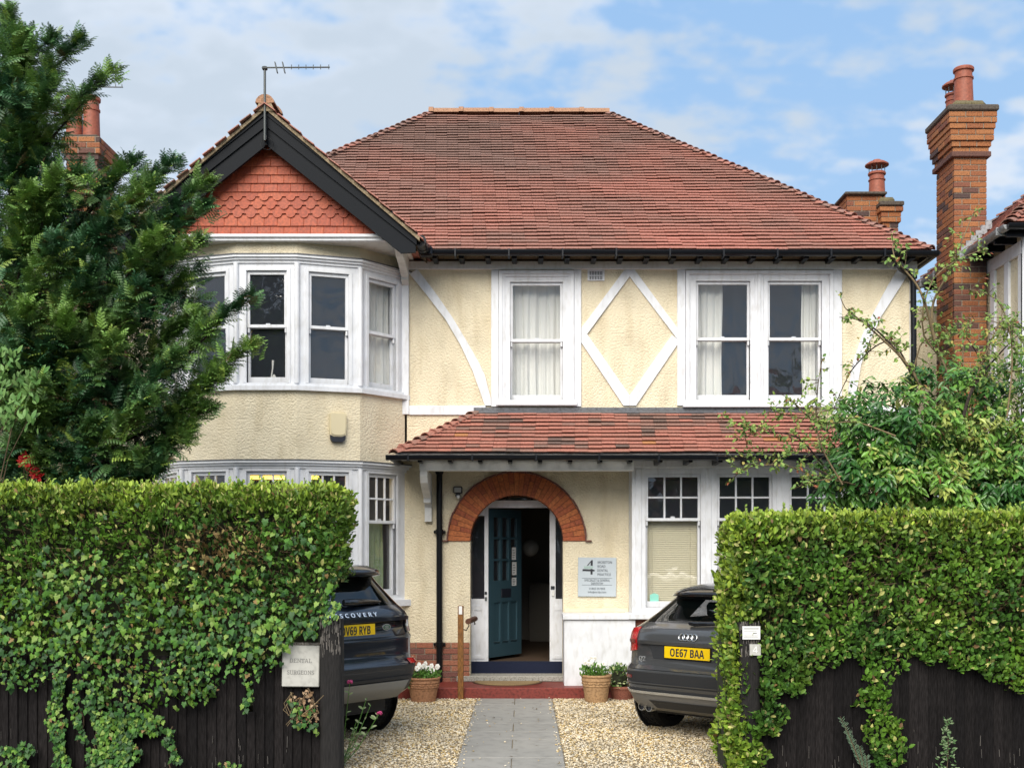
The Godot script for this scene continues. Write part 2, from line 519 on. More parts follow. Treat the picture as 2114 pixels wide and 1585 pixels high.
# ---------------------------------------------------------------- sky
func make_sky() -> PanoramaSkyMaterial:
	var w := 4096
	var h := 2048
	var f := FastNoiseLite.new()
	f.seed = 4
	f.frequency = 1.0
	f.noise_type = FastNoiseLite.TYPE_SIMPLEX_SMOOTH
	f.fractal_type = FastNoiseLite.FRACTAL_FBM
	f.fractal_octaves = 6
	f.fractal_gain = 0.5
	var big := FastNoiseLite.new()
	big.seed = 11
	big.frequency = 0.6
	big.fractal_octaves = 3
	var im := Image.create(w, h, false, Image.FORMAT_RGBF)
	var k := SKY_LEVEL
	im.fill(Color(0.25 * k, 0.25 * k, 0.22 * k))
	for j in h / 2 + 2:
		var el := (0.5 - (j + 0.5) / h) * PI
		var y := sin(el)
		var cy := cos(el)
		for i in w:
			# in view every pixel counts, elsewhere blocks of four by four will do
			var fine_here := (i < 820 or i > w - 820) and j > h / 8
			if not fine_here and (i % 4 != 0 or j % 4 != 0):
				continue
			var az := ((i + 0.5) / w) * TAU     # 0 looks along -z, a quarter turn along +x
			var d := Vector3(sin(az) * cy, y, -cos(az) * cy)
			var t := clampf(maxf(y, 0.0), 0.0, 1.0)
			var blue := Vector3(0.40, 0.59, 0.82).lerp(Vector3(0.29, 0.48, 0.76), smoothstep(0.05, 0.5, t))
			var q := d / (maxf(y, 0.0) + 0.30)
			var a := f.get_noise_3d(q.x * 1.3, q.y * 0.3, q.z * 2.0)
			var mottle := f.get_noise_3d(q.x * 6.5 + 20.0, q.y * 0.3, q.z * 9.0) + 0.45 * f.get_noise_3d(q.x * 15.0 + 3.0, q.y, q.z * 21.0)
			var b := big.get_noise_3d(q.x * 0.9 + 5.0, 0.0, q.z * 0.9)
			# the layer is closed to the left of the house and torn into flecks to the right
			var closed := clampf(0.58 - 1.0 * d.x + b * 0.30, 0.34, 1.0)
			if d.z > 0.0:
				closed = lerpf(closed, 0.62 + b * 0.3, clampf(d.z * 1.5, 0.0, 1.0))
			var dens := smoothstep(-0.36, 0.44, a * 0.60 + mottle * 0.95 + (closed - 0.28) * 0.85)
			var shade := f.get_noise_3d(q.x * 0.9 + 9.0, 3.0, q.z * 1.6) + mottle * 0.45
			var white := Vector3(0.69, 0.755, 0.85).lerp(Vector3(0.54, 0.615, 0.70), smoothstep(-0.15, 0.5, shade * 0.9 + (closed - 0.6) * 0.30 + (t - 0.3) * 0.35))
			var col := blue.lerp(white, dens * 0.92)
			if y < 0.0:
				col = Vector3(0.25, 0.25, 0.22)
			if fine_here:
				im.set_pixel(i, j, Color(col.x * k, col.y * k, col.z * k))
			else:
				im.fill_rect(Rect2i(i, j, 4, 4), Color(col.x * k, col.y * k, col.z * k))
	var s := PanoramaSkyMaterial.new()
	s.panorama = ImageTexture.create_from_image(im)
	return s

func _ready() -> void:
	rng.seed = 7
	# camera, sky, sun, exposure
	var cam := Camera3D.new()
	cam.name = "camera"
	cam.projection = Camera3D.PROJECTION_FRUSTUM
	cam.near = 0.1
	cam.far = 900.0
	cam.size = 0.1 * 1585.0 / FOCAL
	cam.frustum_offset = Vector2(-23.0, 348.5) * 0.1 / FOCAL
	cam.position = Vector3(0, EYE, AWAY)
	add_child(cam)
	cam.current = true
	var env := Environment.new()
	env.background_mode = Environment.BG_SKY
	env.sky = Sky.new()
	env.sky.sky_material = make_sky()
	env.tonemap_mode = Environment.TONE_MAPPER_LINEAR
	env.tonemap_exposure = EXPOSURE
	env.sdfgi_enabled = true
	env.ssao_enabled = true
	env.ssil_enabled = true
	var we := WorldEnvironment.new()
	we.name = "surroundings"
	we.environment = env
	add_child(we)
	var sun := DirectionalLight3D.new()
	sun.name = "sun"
	sun.light_energy = 0.5
	sun.light_angular_distance = 50.0
	sun.light_color = Color(1.0, 0.965, 0.91)
	sun.shadow_enabled = true
	add_child(sun)
	sun.look_at_from_position(Vector3(-4.0, 12.5, 15.0), Vector3.ZERO)
	make_materials()
	build_ground()
	build_house()
	build_neighbours()
	build_across_the_road()
	build_front()
	build_cars()
	build_planting()

# ---------------------------------------------------------------- ground
func build_ground() -> void:
	var b := MB.new()
	b.box(Vector3(-250, -0.35, -420), Vector3(250, -0.05, 250))
	struct("ground", b, M.earth)
	b = MB.new()
	b.box(Vector3(-7.5, -0.049, -1.0), Vector3(7.5, 0.0, 5.9))
	struct("gravel_drive", b, M.gravel_bed)
	b = MB.new()
	b.box(Vector3(-40, -0.049, 5.9), Vector3(40, 0.004, 7.9))
	struct("pavement", b, M.pavement)
	b = MB.new()
	b.cbox(Vector3(-40, -0.2, 7.9), Vector3(40, 0.008, 8.02), 0.02)
	struct("kerb", b, M.stone)
	b = MB.new()
	b.box(Vector3(-40, -0.3, 8.02), Vector3(40, -0.11, 14.0))
	struct("road", b, M.asphalt)
	b = MB.new()
	b.box(Vector3(-40, -0.3, 14.0), Vector3(40, 0.0, 17.5))
	struct("pavement", b, M.pavement)
	# the slab path: rows of two slabs between rows of one
	b = MB.new()
	b.box(Vector3(-0.57, -0.045, 0.72), Vector3(0.36, -0.006, 5.88))
	var path := struct("path", b, M.pavement, "grey slab path leading through the gravel to the front step")
	var z := 0.74
	var row := 0
	while z < 5.7:
		var d: float = 0.56 if row % 2 == 0 else 0.47
		var cells := [[-0.565, -0.103], [-0.098, 0.355]] if row % 2 == 0 else [[-0.565, 0.355]]
		for e in cells:
			var s := MB.new()
			s.cbox(Vector3(e[0] + rf(0, 0.004), -0.03, z), Vector3(e[1] - rf(0, 0.003), 0.013 + rf(-0.002, 0.002), z + d - 0.005), 0.003)
			put("paving_slab", s, M["slab_%d" % rng.randi_range(0, 2)], path)
		z += d
		row += 1
	# loose gravel chips
	var chip := MB.new()
	var ring := []
	for k in 5:
		var g := TAU * k / 5.0
		ring.append(Vector3(cos(g) * (0.9 + 0.2 * sin(k * 2.3)), 0.1 * sin(k * 4.0), sin(g) * 0.8))
	for k in 5:
		var a: Vector3 = ring[k]
		var d2: Vector3 = ring[(k + 1) % 5]
		chip.tri(a, d2, Vector3(0.1, 0.62, 0.05), Vector3(a.x + d2.x, 1.2, a.z + d2.z))
		chip.tri(a, d2, Vector3(0, -0.55, 0), Vector3(a.x + d2.x, -1.2, a.z + d2.z))
	var where := []
	var tints := []
	var cm := chip.mesh()
	var patch := FastNoiseLite.new()
	patch.seed = 5
	patch.frequency = 0.9
	for k in 80000:
		var x := rf(-3.2, 3.4)
		var zz := rf(0.42, 5.85)
		if x > -0.575 and x < 0.365 and rng.randf() > (0.10 if (x < -0.5 or x > 0.3) else 0.003):
			continue
		var s := rf(0.007, 0.0145)
		var y := rf(0.0, 0.008)
		if x > -0.57 and x < 0.36:
			y = 0.018
		where.append(Transform3D(Basis.from_euler(Vector3(rf(-0.6, 0.6), rf(0, TAU), rf(-0.6, 0.6))).scaled(Vector3(s, s, s) * Vector3(rf(0.8, 1.3), rf(0.7, 1.0), rf(0.8, 1.3))), Vector3(x, y + s * 0.3, zz)))
		var t := rng.randf()
		var col := Vector3(0.66, 0.54, 0.34).lerp(Vector3(0.82, 0.74, 0.57), rng.randf())
		if t < 0.10:
			col = Vector3(0.36, 0.26, 0.15)
		elif t < 0.13:
			col = Vector3(0.20, 0.17, 0.13)
		elif t < 0.30:
			col = Vector3(0.80, 0.74, 0.62)
		elif t < 0.52:
			col = Vector3(0.56, 0.40, 0.16)
		var wear := patch.get_noise_2d(x, zz)
		col = col.lerp(Vector3(0.40, 0.35, 0.27), clampf(wear * 1.0 + 0.05, 0.0, 0.5))
		tints.append(Color(col.x, col.y, col.z))
	var gr := scatter("gravel", cm, M.stone_chip, where, tints)
	# dry leaves blown over the drive and the path
	where = []
	tints = []
	for k in 150:
		var s2 := rf(0.02, 0.045)
		where.append(Transform3D(Basis.from_euler(Vector3(rf(-1.9, -1.2), rf(0, TAU), rf(-0.4, 0.4))).scaled(Vector3(s2, s2, s2)), Vector3(rf(-2.4, 2.6), 0.03, rf(0.8, 5.8))))
		var c2 := Vector3(0.10, 0.055, 0.025).lerp(Vector3(0.25, 0.20, 0.08), rng.randf())
		tints.append(Color(c2.x, c2.y, c2.z))
	var fl := scatter("fallen_leaves", leaf_shape(0.5, 1.0, 0.2), M.leaf, where, tints)
	tag(fl, "dry brown leaves scattered over the gravel and the path", "leaves", "", "stuff")
	tag(gr, "pale golden gravel chips covering the drive on both sides of the path", "gravel", "", "stuff")

# ---------------------------------------------------------------- house: helpers
var brick_shapes := {}

func brick(parent: Node, at: Vector3, size: Vector3, family: String, count: int, weights := []) -> void:
	var key := "%.3f %.3f %.3f" % [size.x, size.y, size.z]
	if not brick_shapes.has(key):
		var b := MB.new()
		b.xbox(Transform3D(), size, 0.004)
		brick_shapes[key] = b.mesh()
	var k := rng.randi_range(0, count - 1)
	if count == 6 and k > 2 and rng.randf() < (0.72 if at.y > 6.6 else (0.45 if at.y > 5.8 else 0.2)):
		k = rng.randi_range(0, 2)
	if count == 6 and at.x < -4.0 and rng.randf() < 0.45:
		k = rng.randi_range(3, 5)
	put("brick", brick_shapes[key], M["%s_%d" % [family, k]], parent, Transform3D(Basis.from_euler(Vector3(rf(-0.006, 0.006), rf(-0.006, 0.006), 0)), at + Vector3(0, 0, rf(-0.002, 0.002))))

# a row of bricks from a to b along x (or z), whose outer face is at the given depth
func brick_row(parent: Node, a: float, b: float, y: float, face: float, odd: bool, along_z: bool, outward: float, family: String, count: int, deep := 0.06) -> void:
	var x := a
	var first := true
	while x < b - 0.02:
		var l := 0.215
		if first and odd:
			l = 0.1025
		first = false
		l = minf(l, b - x)
		if b - (x + l) < 0.05:
			l = b - x
		var m := x + l * 0.5
		var at := Vector3(face - outward * deep * 0.5, y + 0.0325, m) if along_z else Vector3(m, y + 0.0325, face - outward * deep * 0.5)
		var sz := Vector3(deep, 0.065, l - 0.001) if along_z else Vector3(l - 0.001, 0.065, deep)
		brick(parent, at, sz, family, count)
		x += l + 0.010

# a chimney stack with courses of single bricks; spread gives how far each course steps out, counted from the top
func stack(called: String, parent: Node, x0: float, x1: float, z0: float, z1: float, y0: float, y1: float, spread: Array, detail_from: float) -> MeshInstance3D:
	var core := MB.new()
	var n := int((y1 - y0) / 0.075)
	core.box(Vector3(x0 + 0.008, y0, z0 + 0.008), Vector3(x1 - 0.008, y1 - 0.002, z1 - 0.008))
	for k in spread.size():
		var s: float = spread[k]
		if s > 0.0:
			core.box(Vector3(x0 - s + 0.008, y1 - (k + 1) * 0.075, z0 - s + 0.008), Vector3(x1 + s - 0.008, y1 - k * 0.075 - 0.003, z1 + s - 0.008))
	var o := put(called, core, M.mortar, parent)
	for k in n:
		var y := y1 - (k + 1) * 0.075
		if y < detail_from:
			break
		var s: float = spread[k] if k < spread.size() else 0.0
		brick_row(o, x0 - s, x1 + s, y, z1 + s, k % 2 == 1, false, 1.0, "stack_brick", 6)
		brick_row(o, z0 - s, z1 + s - 0.07, y, x0 - s, k % 2 == 0, true, -1.0, "stack_brick", 6)
		brick_row(o, z0 - s, z1 + s - 0.07, y, x1 + s, k % 2 == 0, true, 1.0, "stack_brick", 6)
	return o

func chimney_pot(parent: Node, at: Vector3, h: float, r: float, cowl: bool) -> void:
	var b := MB.new()
	b.lathe([Vector2(r * 1.12, 0), Vector2(r * 1.08, h * 0.03), Vector2(r * 1.02, h * 0.35), Vector2(r * 0.97, h * 0.68), Vector2(r * 1.08, h * 0.69), Vector2(r * 1.08, h * 0.73), Vector2(r * 0.95, h * 0.74), Vector2(r * 0.93, h * 0.9), Vector2(r * 1.12, h * 0.91), Vector2(r * 1.14, h * 0.97), Vector2(r * 1.05, h), Vector2(r * 0.8, h), Vector2(r * 0.78, h * 0.6), Vector2(0.001, h * 0.6)], 20, Transform3D(Basis(), at), false)
	var pot := put("chimney_pot", b, M.chimney_clay, parent)
	if cowl:
		var c := MB.new()
		for k in 10:
			var g := TAU * k / 10.0
			var e := at + Vector3(cos(g) * r * 1.02, h, sin(g) * r * 1.02)
			c.tube([e, e + Vector3(0, 0.11, 0)], [0.006], 5)
		put("cowl_cage", c, M.zinc, pot)
		c = MB.new()
		c.lathe([Vector2(0.001, 0.10), Vector2(r * 1.5, 0.10), Vector2(r * 1.5, 0.118), Vector2(r * 1.1, 0.15), Vector2(r * 0.55, 0.165), Vector2(r * 0.5, 0.185), Vector2(0.001, 0.195)], 20, Transform3D(Basis(), at + Vector3(0, h, 0)), false)
		put("cowl", c, M.chimney_clay, pot)

# window frame with an upper and a lower sash, panes and glazing bars; o is the outline of the sashes in the frame t
func sash_window(parent: Node, t: Transform3D, o: Rect2, edge: float, ym: float, cols := 1, rows := 1, called := "window") -> MeshInstance3D:
	var b := MB.new()
	b.panel(Transform3D(), o.position.x - edge, o.end.x + edge, o.position.y - edge, o.end.y + edge, -0.13, -0.008, [o])
	var w := put(called, b, M.white_paint, parent, t)
	var st := 0.033
	b = MB.new()
	var up := Rect2(o.position.x + st, ym + 0.018, o.size.x - st * 2, o.end.y - st * 1.2 - ym - 0.018)
	b.panel(Transform3D(), o.position.x, o.end.x, ym - 0.018, o.end.y, -0.062, -0.022, [up])
	for x in [o.position.x + st * 0.5, o.end.x - st * 0.5]:      # horns under the meeting rail
		b.cbox(Vector3(x - 0.014, ym - 0.085, -0.058), Vector3(x + 0.014, ym - 0.017, -0.026), 0.008)
	put("sash", b, M.white_paint, w)
	b = MB.new()
	var dn := Rect2(o.position.x + st * 0.9, o.position.y + 0.075, o.size.x - st * 1.8, ym - 0.022 - o.position.y - 0.075)
	b.panel(Transform3D(), o.position.x, o.end.x, o.position.y, ym + 0.016, -0.108, -0.066, [dn])
	put("sash", b, M.white_paint, w)
	b = MB.new()
	b.cbox(Vector3(o.get_center().x - 0.025, ym + 0.014, -0.082), Vector3(o.get_center().x + 0.03, ym + 0.04, -0.060), 0.004)
	put("catch", b, M.white_paint, w)
	var cw := up.size.x / cols
	var rh := up.size.y / rows
	for i in cols:
		for j in rows:
			b = MB.new()
			b.box(Vector3(up.position.x + cw * i, up.position.y + rh * j, -0.046), Vector3(up.position.x + cw * (i + 1), up.position.y + rh * (j + 1), -0.042))
			put("pane", b, M.glass, w)
	for i in range(1, cols):
		b = MB.new()
		b.cbox(Vector3(up.position.x + cw * i - 0.012, up.position.y, -0.058), Vector3(up.position.x + cw * i + 0.012, up.end.y, -0.028), 0.005)
		put("glazing_bar", b, M.white_paint, w)
	for j in range(1, rows):
		b = MB.new()
		b.cbox(Vector3(up.position.x, up.position.y + rh * j - 0.012, -0.060), Vector3(up.end.x, up.position.y + rh * j + 0.012, -0.026), 0.005)
		put("glazing_bar", b, M.white_paint, w)
	b = MB.new()
	b.box(Vector3(dn.position.x, dn.position.y, -0.090), Vector3(dn.end.x, dn.end.y, -0.086))
	put("pane", b, M.glass, w)
	return w

func curtain(label: String, t: Transform3D, x0: float, x1: float, y0: float, y1: float, m: Material, folds: float, lean := 0.0, group := "") -> void:
	var rows := []
	var nx := int(maxf(24.0, folds * 12.0))
	var ph := rf(0, 6)
	for j in 15:
		var v := j / 14.0
		var row := []
		for i in nx + 1:
			var u := i / float(nx)
			var a := u * folds * TAU + ph
			var z := (sin(a) * 0.62 + sin(a * 0.43 + 1.3) * 0.5 + 0.25 * sin(a * 2.1 + v * 1.5)) * 0.030 * (0.55 + 0.75 * (1.0 - v))
			var x := lerpf(x0, x1, u) + lean * (1.0 - v) * (1.0 - v) * (u if lean > 0 else 1.0 - u) + 0.008 * sin(v * 5.0 + a)
			row.append(Vector3(x, lerpf(y0, y1, v), z))
		rows.append(row)
	var b := MB.new()
	b.grid(rows, true)
	var o := lone("curtain", b, m, label, "curtain", group)
	o.transform = t

# plain tiles on a slope. o: eave corner, along: to the right, up: up the slope; span(s) gives the ends of a row
var tile_shape: ArrayMesh
var tile_noise: FastNoiseLite

func tile_tone(p: Vector3, kind: int) -> float:
	# tones 0 to 5 run from weathered brown to clean pinkish red, 6 is a new orange tile, 7 a blackened one
	var a := tile_noise.get_noise_3d(p.x * 0.5, p.y * 0.9, p.z * 0.7)
	var r := rng.randf()
	if kind == 0:      # main roof: browner at the upper left, redder at the lower right
		return clampf(2.1 + (p.x + 0.6) * 0.40 - (p.y - 5.6) * 0.50 + a * 3.0 + rf(-0.28, 0.28), 0.0, 4.99)
	var spot := tile_noise.get_noise_3d(p.x * 1.5 + 7.0, p.y * 2.2, p.z * 1.6)
	if spot > 0.12 and p.x < 2.6 and r < 0.8:
		return [7.0, 0.0, 1.0, 0.5][rng.randi_range(0, 3)]
	if r < 0.03:
		return 6.0
	return rf(2.6, 4.4)

func lay_tiles(parent: Node, o: Vector3, along: Vector3, up: Vector3, rows: int, gauge: float, span: Callable, skip: Callable, singles: int, kind: int) -> void:
	var nm := along.cross(up).normalized()
	if nm.y < 0.0:
		nm = -nm
	if tile_shape == null:
		var b := MB.new()
		b.xbox(Transform3D(), Vector3(0.1640, 0.0125, 0.165), 0.002)
		tile_shape = b.mesh()
	var where := []
	var tints := []
	var count := 0
	for k in rows:
		var s := k * gauge
		var ends: Vector2 = span.call(s)
		var x := ends.x - (0.08 if k % 2 == 1 else 0.0)
		var wave := 0.006 * sin(k * 1.7)
		while x < ends.y:
			var c := o + along * (x + 0.0825) + up * (s + 0.075)
			var inside := x + 0.02 >= ends.x - 0.06 and x + 0.14 <= ends.y + 0.06
			if inside and not skip.call(c):
				var sag := 0.004 * sin(x * 2.1 + k * 0.4) + 0.003 * sin(x * 7.3 + k)
				var bs := Basis(along, nm, -up)
				if bs.determinant() < 0.0:
					bs = Basis(-along, nm, -up)
				bs = Basis(bs.x, (-0.255 if kind < 2 else -0.075) + rf(-0.012, 0.012)) * bs
				var q := Basis(nm, rf(-0.006, 0.006)) * bs
				var p := c + nm * (0.022 + sag + rf(-0.0015, 0.002)) + up * (wave + rf(-0.003, 0.003))
				var tone := tile_tone(p, kind)
				if count < singles:
					put("tile", tile_shape, M["tile_%d" % int(tone + (0.5 if tone < 5.0 else 0.0))], parent, Transform3D(q, p))
					count += 1
				else:
					where.append(Transform3D(q, p))
					var g0: Vector3 = M.tones[int(tone)]
					var g: Vector3 = (g0.lerp(M.tones[int(tone) + 1], fposmod(tone, 1.0)) if tone < 5.0 else g0) * rf(0.96, 1.04)
					tints.append(Color(g.x, g.y, g.z))
			x += 0.165
	if where.size():
		scatter("tiles", tile_shape, M.tile_tinted, where, tints, parent)

# rounded cover tiles climbing a hip, one to a row
func hip_tiles(parent: Node, a: Vector3, b: Vector3, n: int, kind: int) -> void:
	var d := (b - a).normalized()
	var side := d.cross(Vector3.UP).normalized()
	var nm := side.cross(d).normalized()
	var m := MB.new()
	var rows := []
	for j in 2:
		var rr: float = [0.098, 0.064][j]
		var row := []
		for i in 7:
			var g := lerpf(-1.25, 1.25, i / 6.0)
			row.append(Vector3(sin(g) * rr, cos(g) * rr * 0.75 - rr * 0.28, 0.11 if j == 0 else -0.13))
		rows.append(row)
	m.grid(rows, false)
	var inner := []
	for row in rows:
		var r2 := []
		for p in row:
			r2.append(p * Vector3(0.86, 0.86, 1.0) - Vector3(0, 0.004, 0))
		inner.append(r2)
	m.grid(inner, true)
	for i in 6:
		m.quad(rows[0][i], rows[0][i + 1], inner[0][i + 1], inner[0][i], Vector3(0, 0, 1))
	var shape := m.mesh()
	for k in n:
		var p := a.lerp(b, (k + 0.5) / n)
		var bs := Basis(side, nm, -d)
		if bs.determinant() < 0.0:
			bs = Basis(-side, nm, -d)
		var tilt := Basis(bs.x, -0.20 + rf(-0.03, 0.03)) * bs
		put("hip_tile", shape, M["tile_%d" % [0, 2, 1, 3, 1][rng.randi_range(0, 4)]], parent, Transform3D(tilt, p + nm * (0.022 + rf(-0.004, 0.006))))

func ridge_tiles(parent: Node, a: Vector3, b: Vector3, n: int, r: float) -> void:
	var d := (b - a).normalized()
	var l := (b - a).length() / n
	var side := d.cross(Vector3.UP).normalized()
	var m := MB.new()
	for part in [[-l * 0.5, l * 0.5 - 0.01, 1.0], [l * 0.5 - 0.075, l * 0.5 - 0.002, 1.16]]:
		var rows := []
		for e in [part[0], part[1]]:
			var row := []
			for i in 9:
				var g := lerpf(-1.45, 1.45, i / 8.0)
				row.append(Vector3(sin(g) * r * part[2], cos(g) * r * part[2], e))
			rows.append(row)
		m.grid(rows, true)
		for e in 2:
			for i in 8:
				m.tri(rows[e][i], rows[e][i + 1], Vector3(0, 0, rows[e][0].z), Vector3(0, 0, -1.0 if e == 0 else 1.0))
	var shape := m.mesh()
	for k in n:
		var p := a.lerp(b, (k + 0.5) / n)
		put("ridge_tile", shape, M.ridge_clay, parent, Transform3D(Basis(side, Vector3.UP, side.cross(Vector3.UP)) * Basis(Vector3(0, 1, 0), rf(-0.01, 0.01)), p + Vector3(0, rf(-0.006, 0.006), 0)))

func half_gutter(a: Vector3, b: Vector3, r: float) -> MB:
	var m := MB.new()
	var d := (b - a).normalized()
	var side := Vector3.UP.cross(d).normalized()
	for k in [[1.0, false], [0.86, true]]:
		var rows := []
		for e in [a, b]:
			var row := []
			for i in 11:
				var g := lerpf(-PI * 0.5, PI * 0.5, i / 10.0)
				row.append(e + side * sin(g) * r * k[0] - Vector3.UP * cos(g) * r * k[0])
			rows.append(row)
		m.grid(rows, k[1])
	for s in [-1.0, 1.0]:
		m.tube([a + side * s * r * 0.95, b + side * s * r * 0.95], [r * 0.09], 6)
	for e in [a, b]:
		for i in 10:
			var g1 := lerpf(-PI * 0.5, PI * 0.5, i / 10.0)
			var g2 := lerpf(-PI * 0.5, PI * 0.5, (i + 1) / 10.0)
			m.tri(e, e + side * sin(g1) * r - Vector3.UP * cos(g1) * r, e + side * sin(g2) * r - Vector3.UP * cos(g2) * r, (a - b) if e == a else (b - a))
	return m

func lettering(called: String, words: String, height: float, m: Material, parent: Node, at: Transform3D, font := "Droid Sans", bold := false, squeeze := 1.0) -> MeshInstance3D:
	var f := SystemFont.new()
	f.font_names = PackedStringArray([font])
	f.font_weight = 700 if bold else 400
	var t := TextMesh.new()
	t.font = f
	t.text = words
	t.font_size = 96
	t.pixel_size = height / 70.0      # capitals stand about 70 of 96 units high
	t.depth = 0.004
	t.curve_step = 2.0
	var o := MeshInstance3D.new()
	o.name = called
	o.mesh = t
	o.material_override = m
	o.transform = at * Transform3D(Basis.from_scale(Vector3(squeeze, 1, 1)), Vector3.ZERO)
	parent.add_child(o, true)
	return o

# ---------------------------------------------------------------- house
const WALL_L := -5.1
const WALL_R := 5.06
const EAVE_Y := 5.60
const EAVE_Z := 0.35
const ROOF_L := -5.27
const ROOF_R := 5.14
const RUN := 3.83
const RISE := 3.16

func build_house() -> void:
	tile_noise = FastNoiseLite.new()
	tile_noise.seed = 31
	tile_noise.frequency = 0.75
	tile_noise.fractal_octaves = 3
	house = thing("detached_house", "cream roughcast two-storey house with red tiled roofs, white timbers and an arched porch", "house")
	house_walls()
	house_timbers()
	house_windows()
	house_bay()
	house_roof()
	house_gable()
	house_canopy()
	house_porch()
	house_chimneys()
	house_pipes()

func house_walls() -> void:
	var id := Transform3D()
	var w1 := rect(1050, 580, 1165, 832)
	var w2 := rect(1428, 578, 1706, 832)
	var b := MB.new()
	b.panel(id, -1.50, WALL_R, 3.02, 5.56, -0.3, 0.0, [w1, w2])
	put("upper_wall", b, M.roughcast, house)
	# ground floor with the arched opening
	b = MB.new()
	var cx := wx(1066.5)
	var cy := 1.95
	var p := PackedVector2Array([Vector2(-1.62, 0.0), Vector2(-0.687, 0.0), Vector2(-0.687, cy), Vector2(cx - 0.884, cy)])
	for k in 41:
		var g := PI * (1.0 - k / 40.0)
		p.append(Vector2(cx + cos(g) * 0.884, cy + sin(g) * 0.884))
	p.append_array([Vector2(0.519, cy), Vector2(0.519, 0.0), Vector2(1.40, 0.0), Vector2(1.40, 3.018), Vector2(-1.62, 3.018)])
	b.prism(p, id, -0.3, 0.0)
	put("lower_wall", b, M.roughcast, house)
	b = MB.new()
	b.box(Vector3(4.26, 0.0, -0.3), Vector3(WALL_R, 3.018, 0.0))
	put("lower_wall", b, M.roughcast, house)
	b = MB.new()
	b.box(Vector3(WALL_L, 0.0, -0.3), Vector3(-4.66, 5.56, 0.0))
	b.box(Vector3(WALL_L, 0.0, -7.0), Vector3(WALL_L + 0.25, 5.56, -0.3))
	b.box(Vector3(WALL_R - 0.25, 0.0, -7.0), Vector3(WALL_R, 5.56, -0.301))
	b.box(Vector3(WALL_L, 0.0, -7.25), Vector3(WALL_R, 5.56, -7.0))
	put("outer_wall", b, M.roughcast, house)
	# rooms behind the windows
	b = MB.new()
	b.box(Vector3(-4.84, 3.0, -7.0), Vector3(4.80, 3.28, -0.302))
	b.box(Vector3(-4.84, 0.18, -7.0), Vector3(4.80, 0.36, -0.42))
	b.box(Vector3(-4.84, 5.40, -7.0), Vector3(4.80, 5.54, -0.302))
	put("floor", b, M.room_floor, house)
	b = MB.new()
	b.box(Vector3(-4.84, 0.36, -4.4), Vector3(4.80, 3.0, -4.3))
	b.box(Vector3(-4.84, 3.28, -4.4), Vector3(4.80, 5.40, -4.3))
	b.box(Vector3(-0.95, 0.36, -4.3), Vector3(-0.85, 3.0, -0.36))
	b.box(Vector3(1.15, 0.36, -4.3), Vector3(1.25, 3.0, -0.36))
	b.box(Vector3(-0.9, 3.28, -4.3), Vector3(-0.8, 5.40, -0.302))
	b.box(Vector3(1.6, 3.28, -4.3), Vector3(1.7, 5.40, -0.302))
	put("partition", b, M.room_wall, house)
	# brick plinth to the left of the porch
	b = MB.new()
	b.box(Vector3(-1.60, 0.0, 0.0), Vector3(-0.70, 0.645, 0.022))
	var plinth := put("plinth", b, M.mortar, house)
	for k in 9:
		brick_row(plinth, -1.60, -0.692, 0.575 - k * 0.075, 0.034, k % 2 == 1, false, 1.0, "brick", 5, 0.022)

func timber(poly: Array, z0 := -0.004, z1 := 0.032, called := "timber") -> void:
	var p := PackedVector2Array()
	for q in poly:
		p.append(Vector2(wx(q[0]), wy(q[1])))
	var b := MB.new()
	b.prism(p, Transform3D(), z0, z1)
	put(called, b, M.white_paint, house)

func timber_box(px0: float, py0: float, px1: float, py1: float, z1 := 0.03) -> void:
	var b := MB.new()
	b.cbox(Vector3(wx(px0), wy(py1), -0.004), Vector3(wx(px1), wy(py0), z1), 0.006)
	put("timber", b, M.white_paint, house)

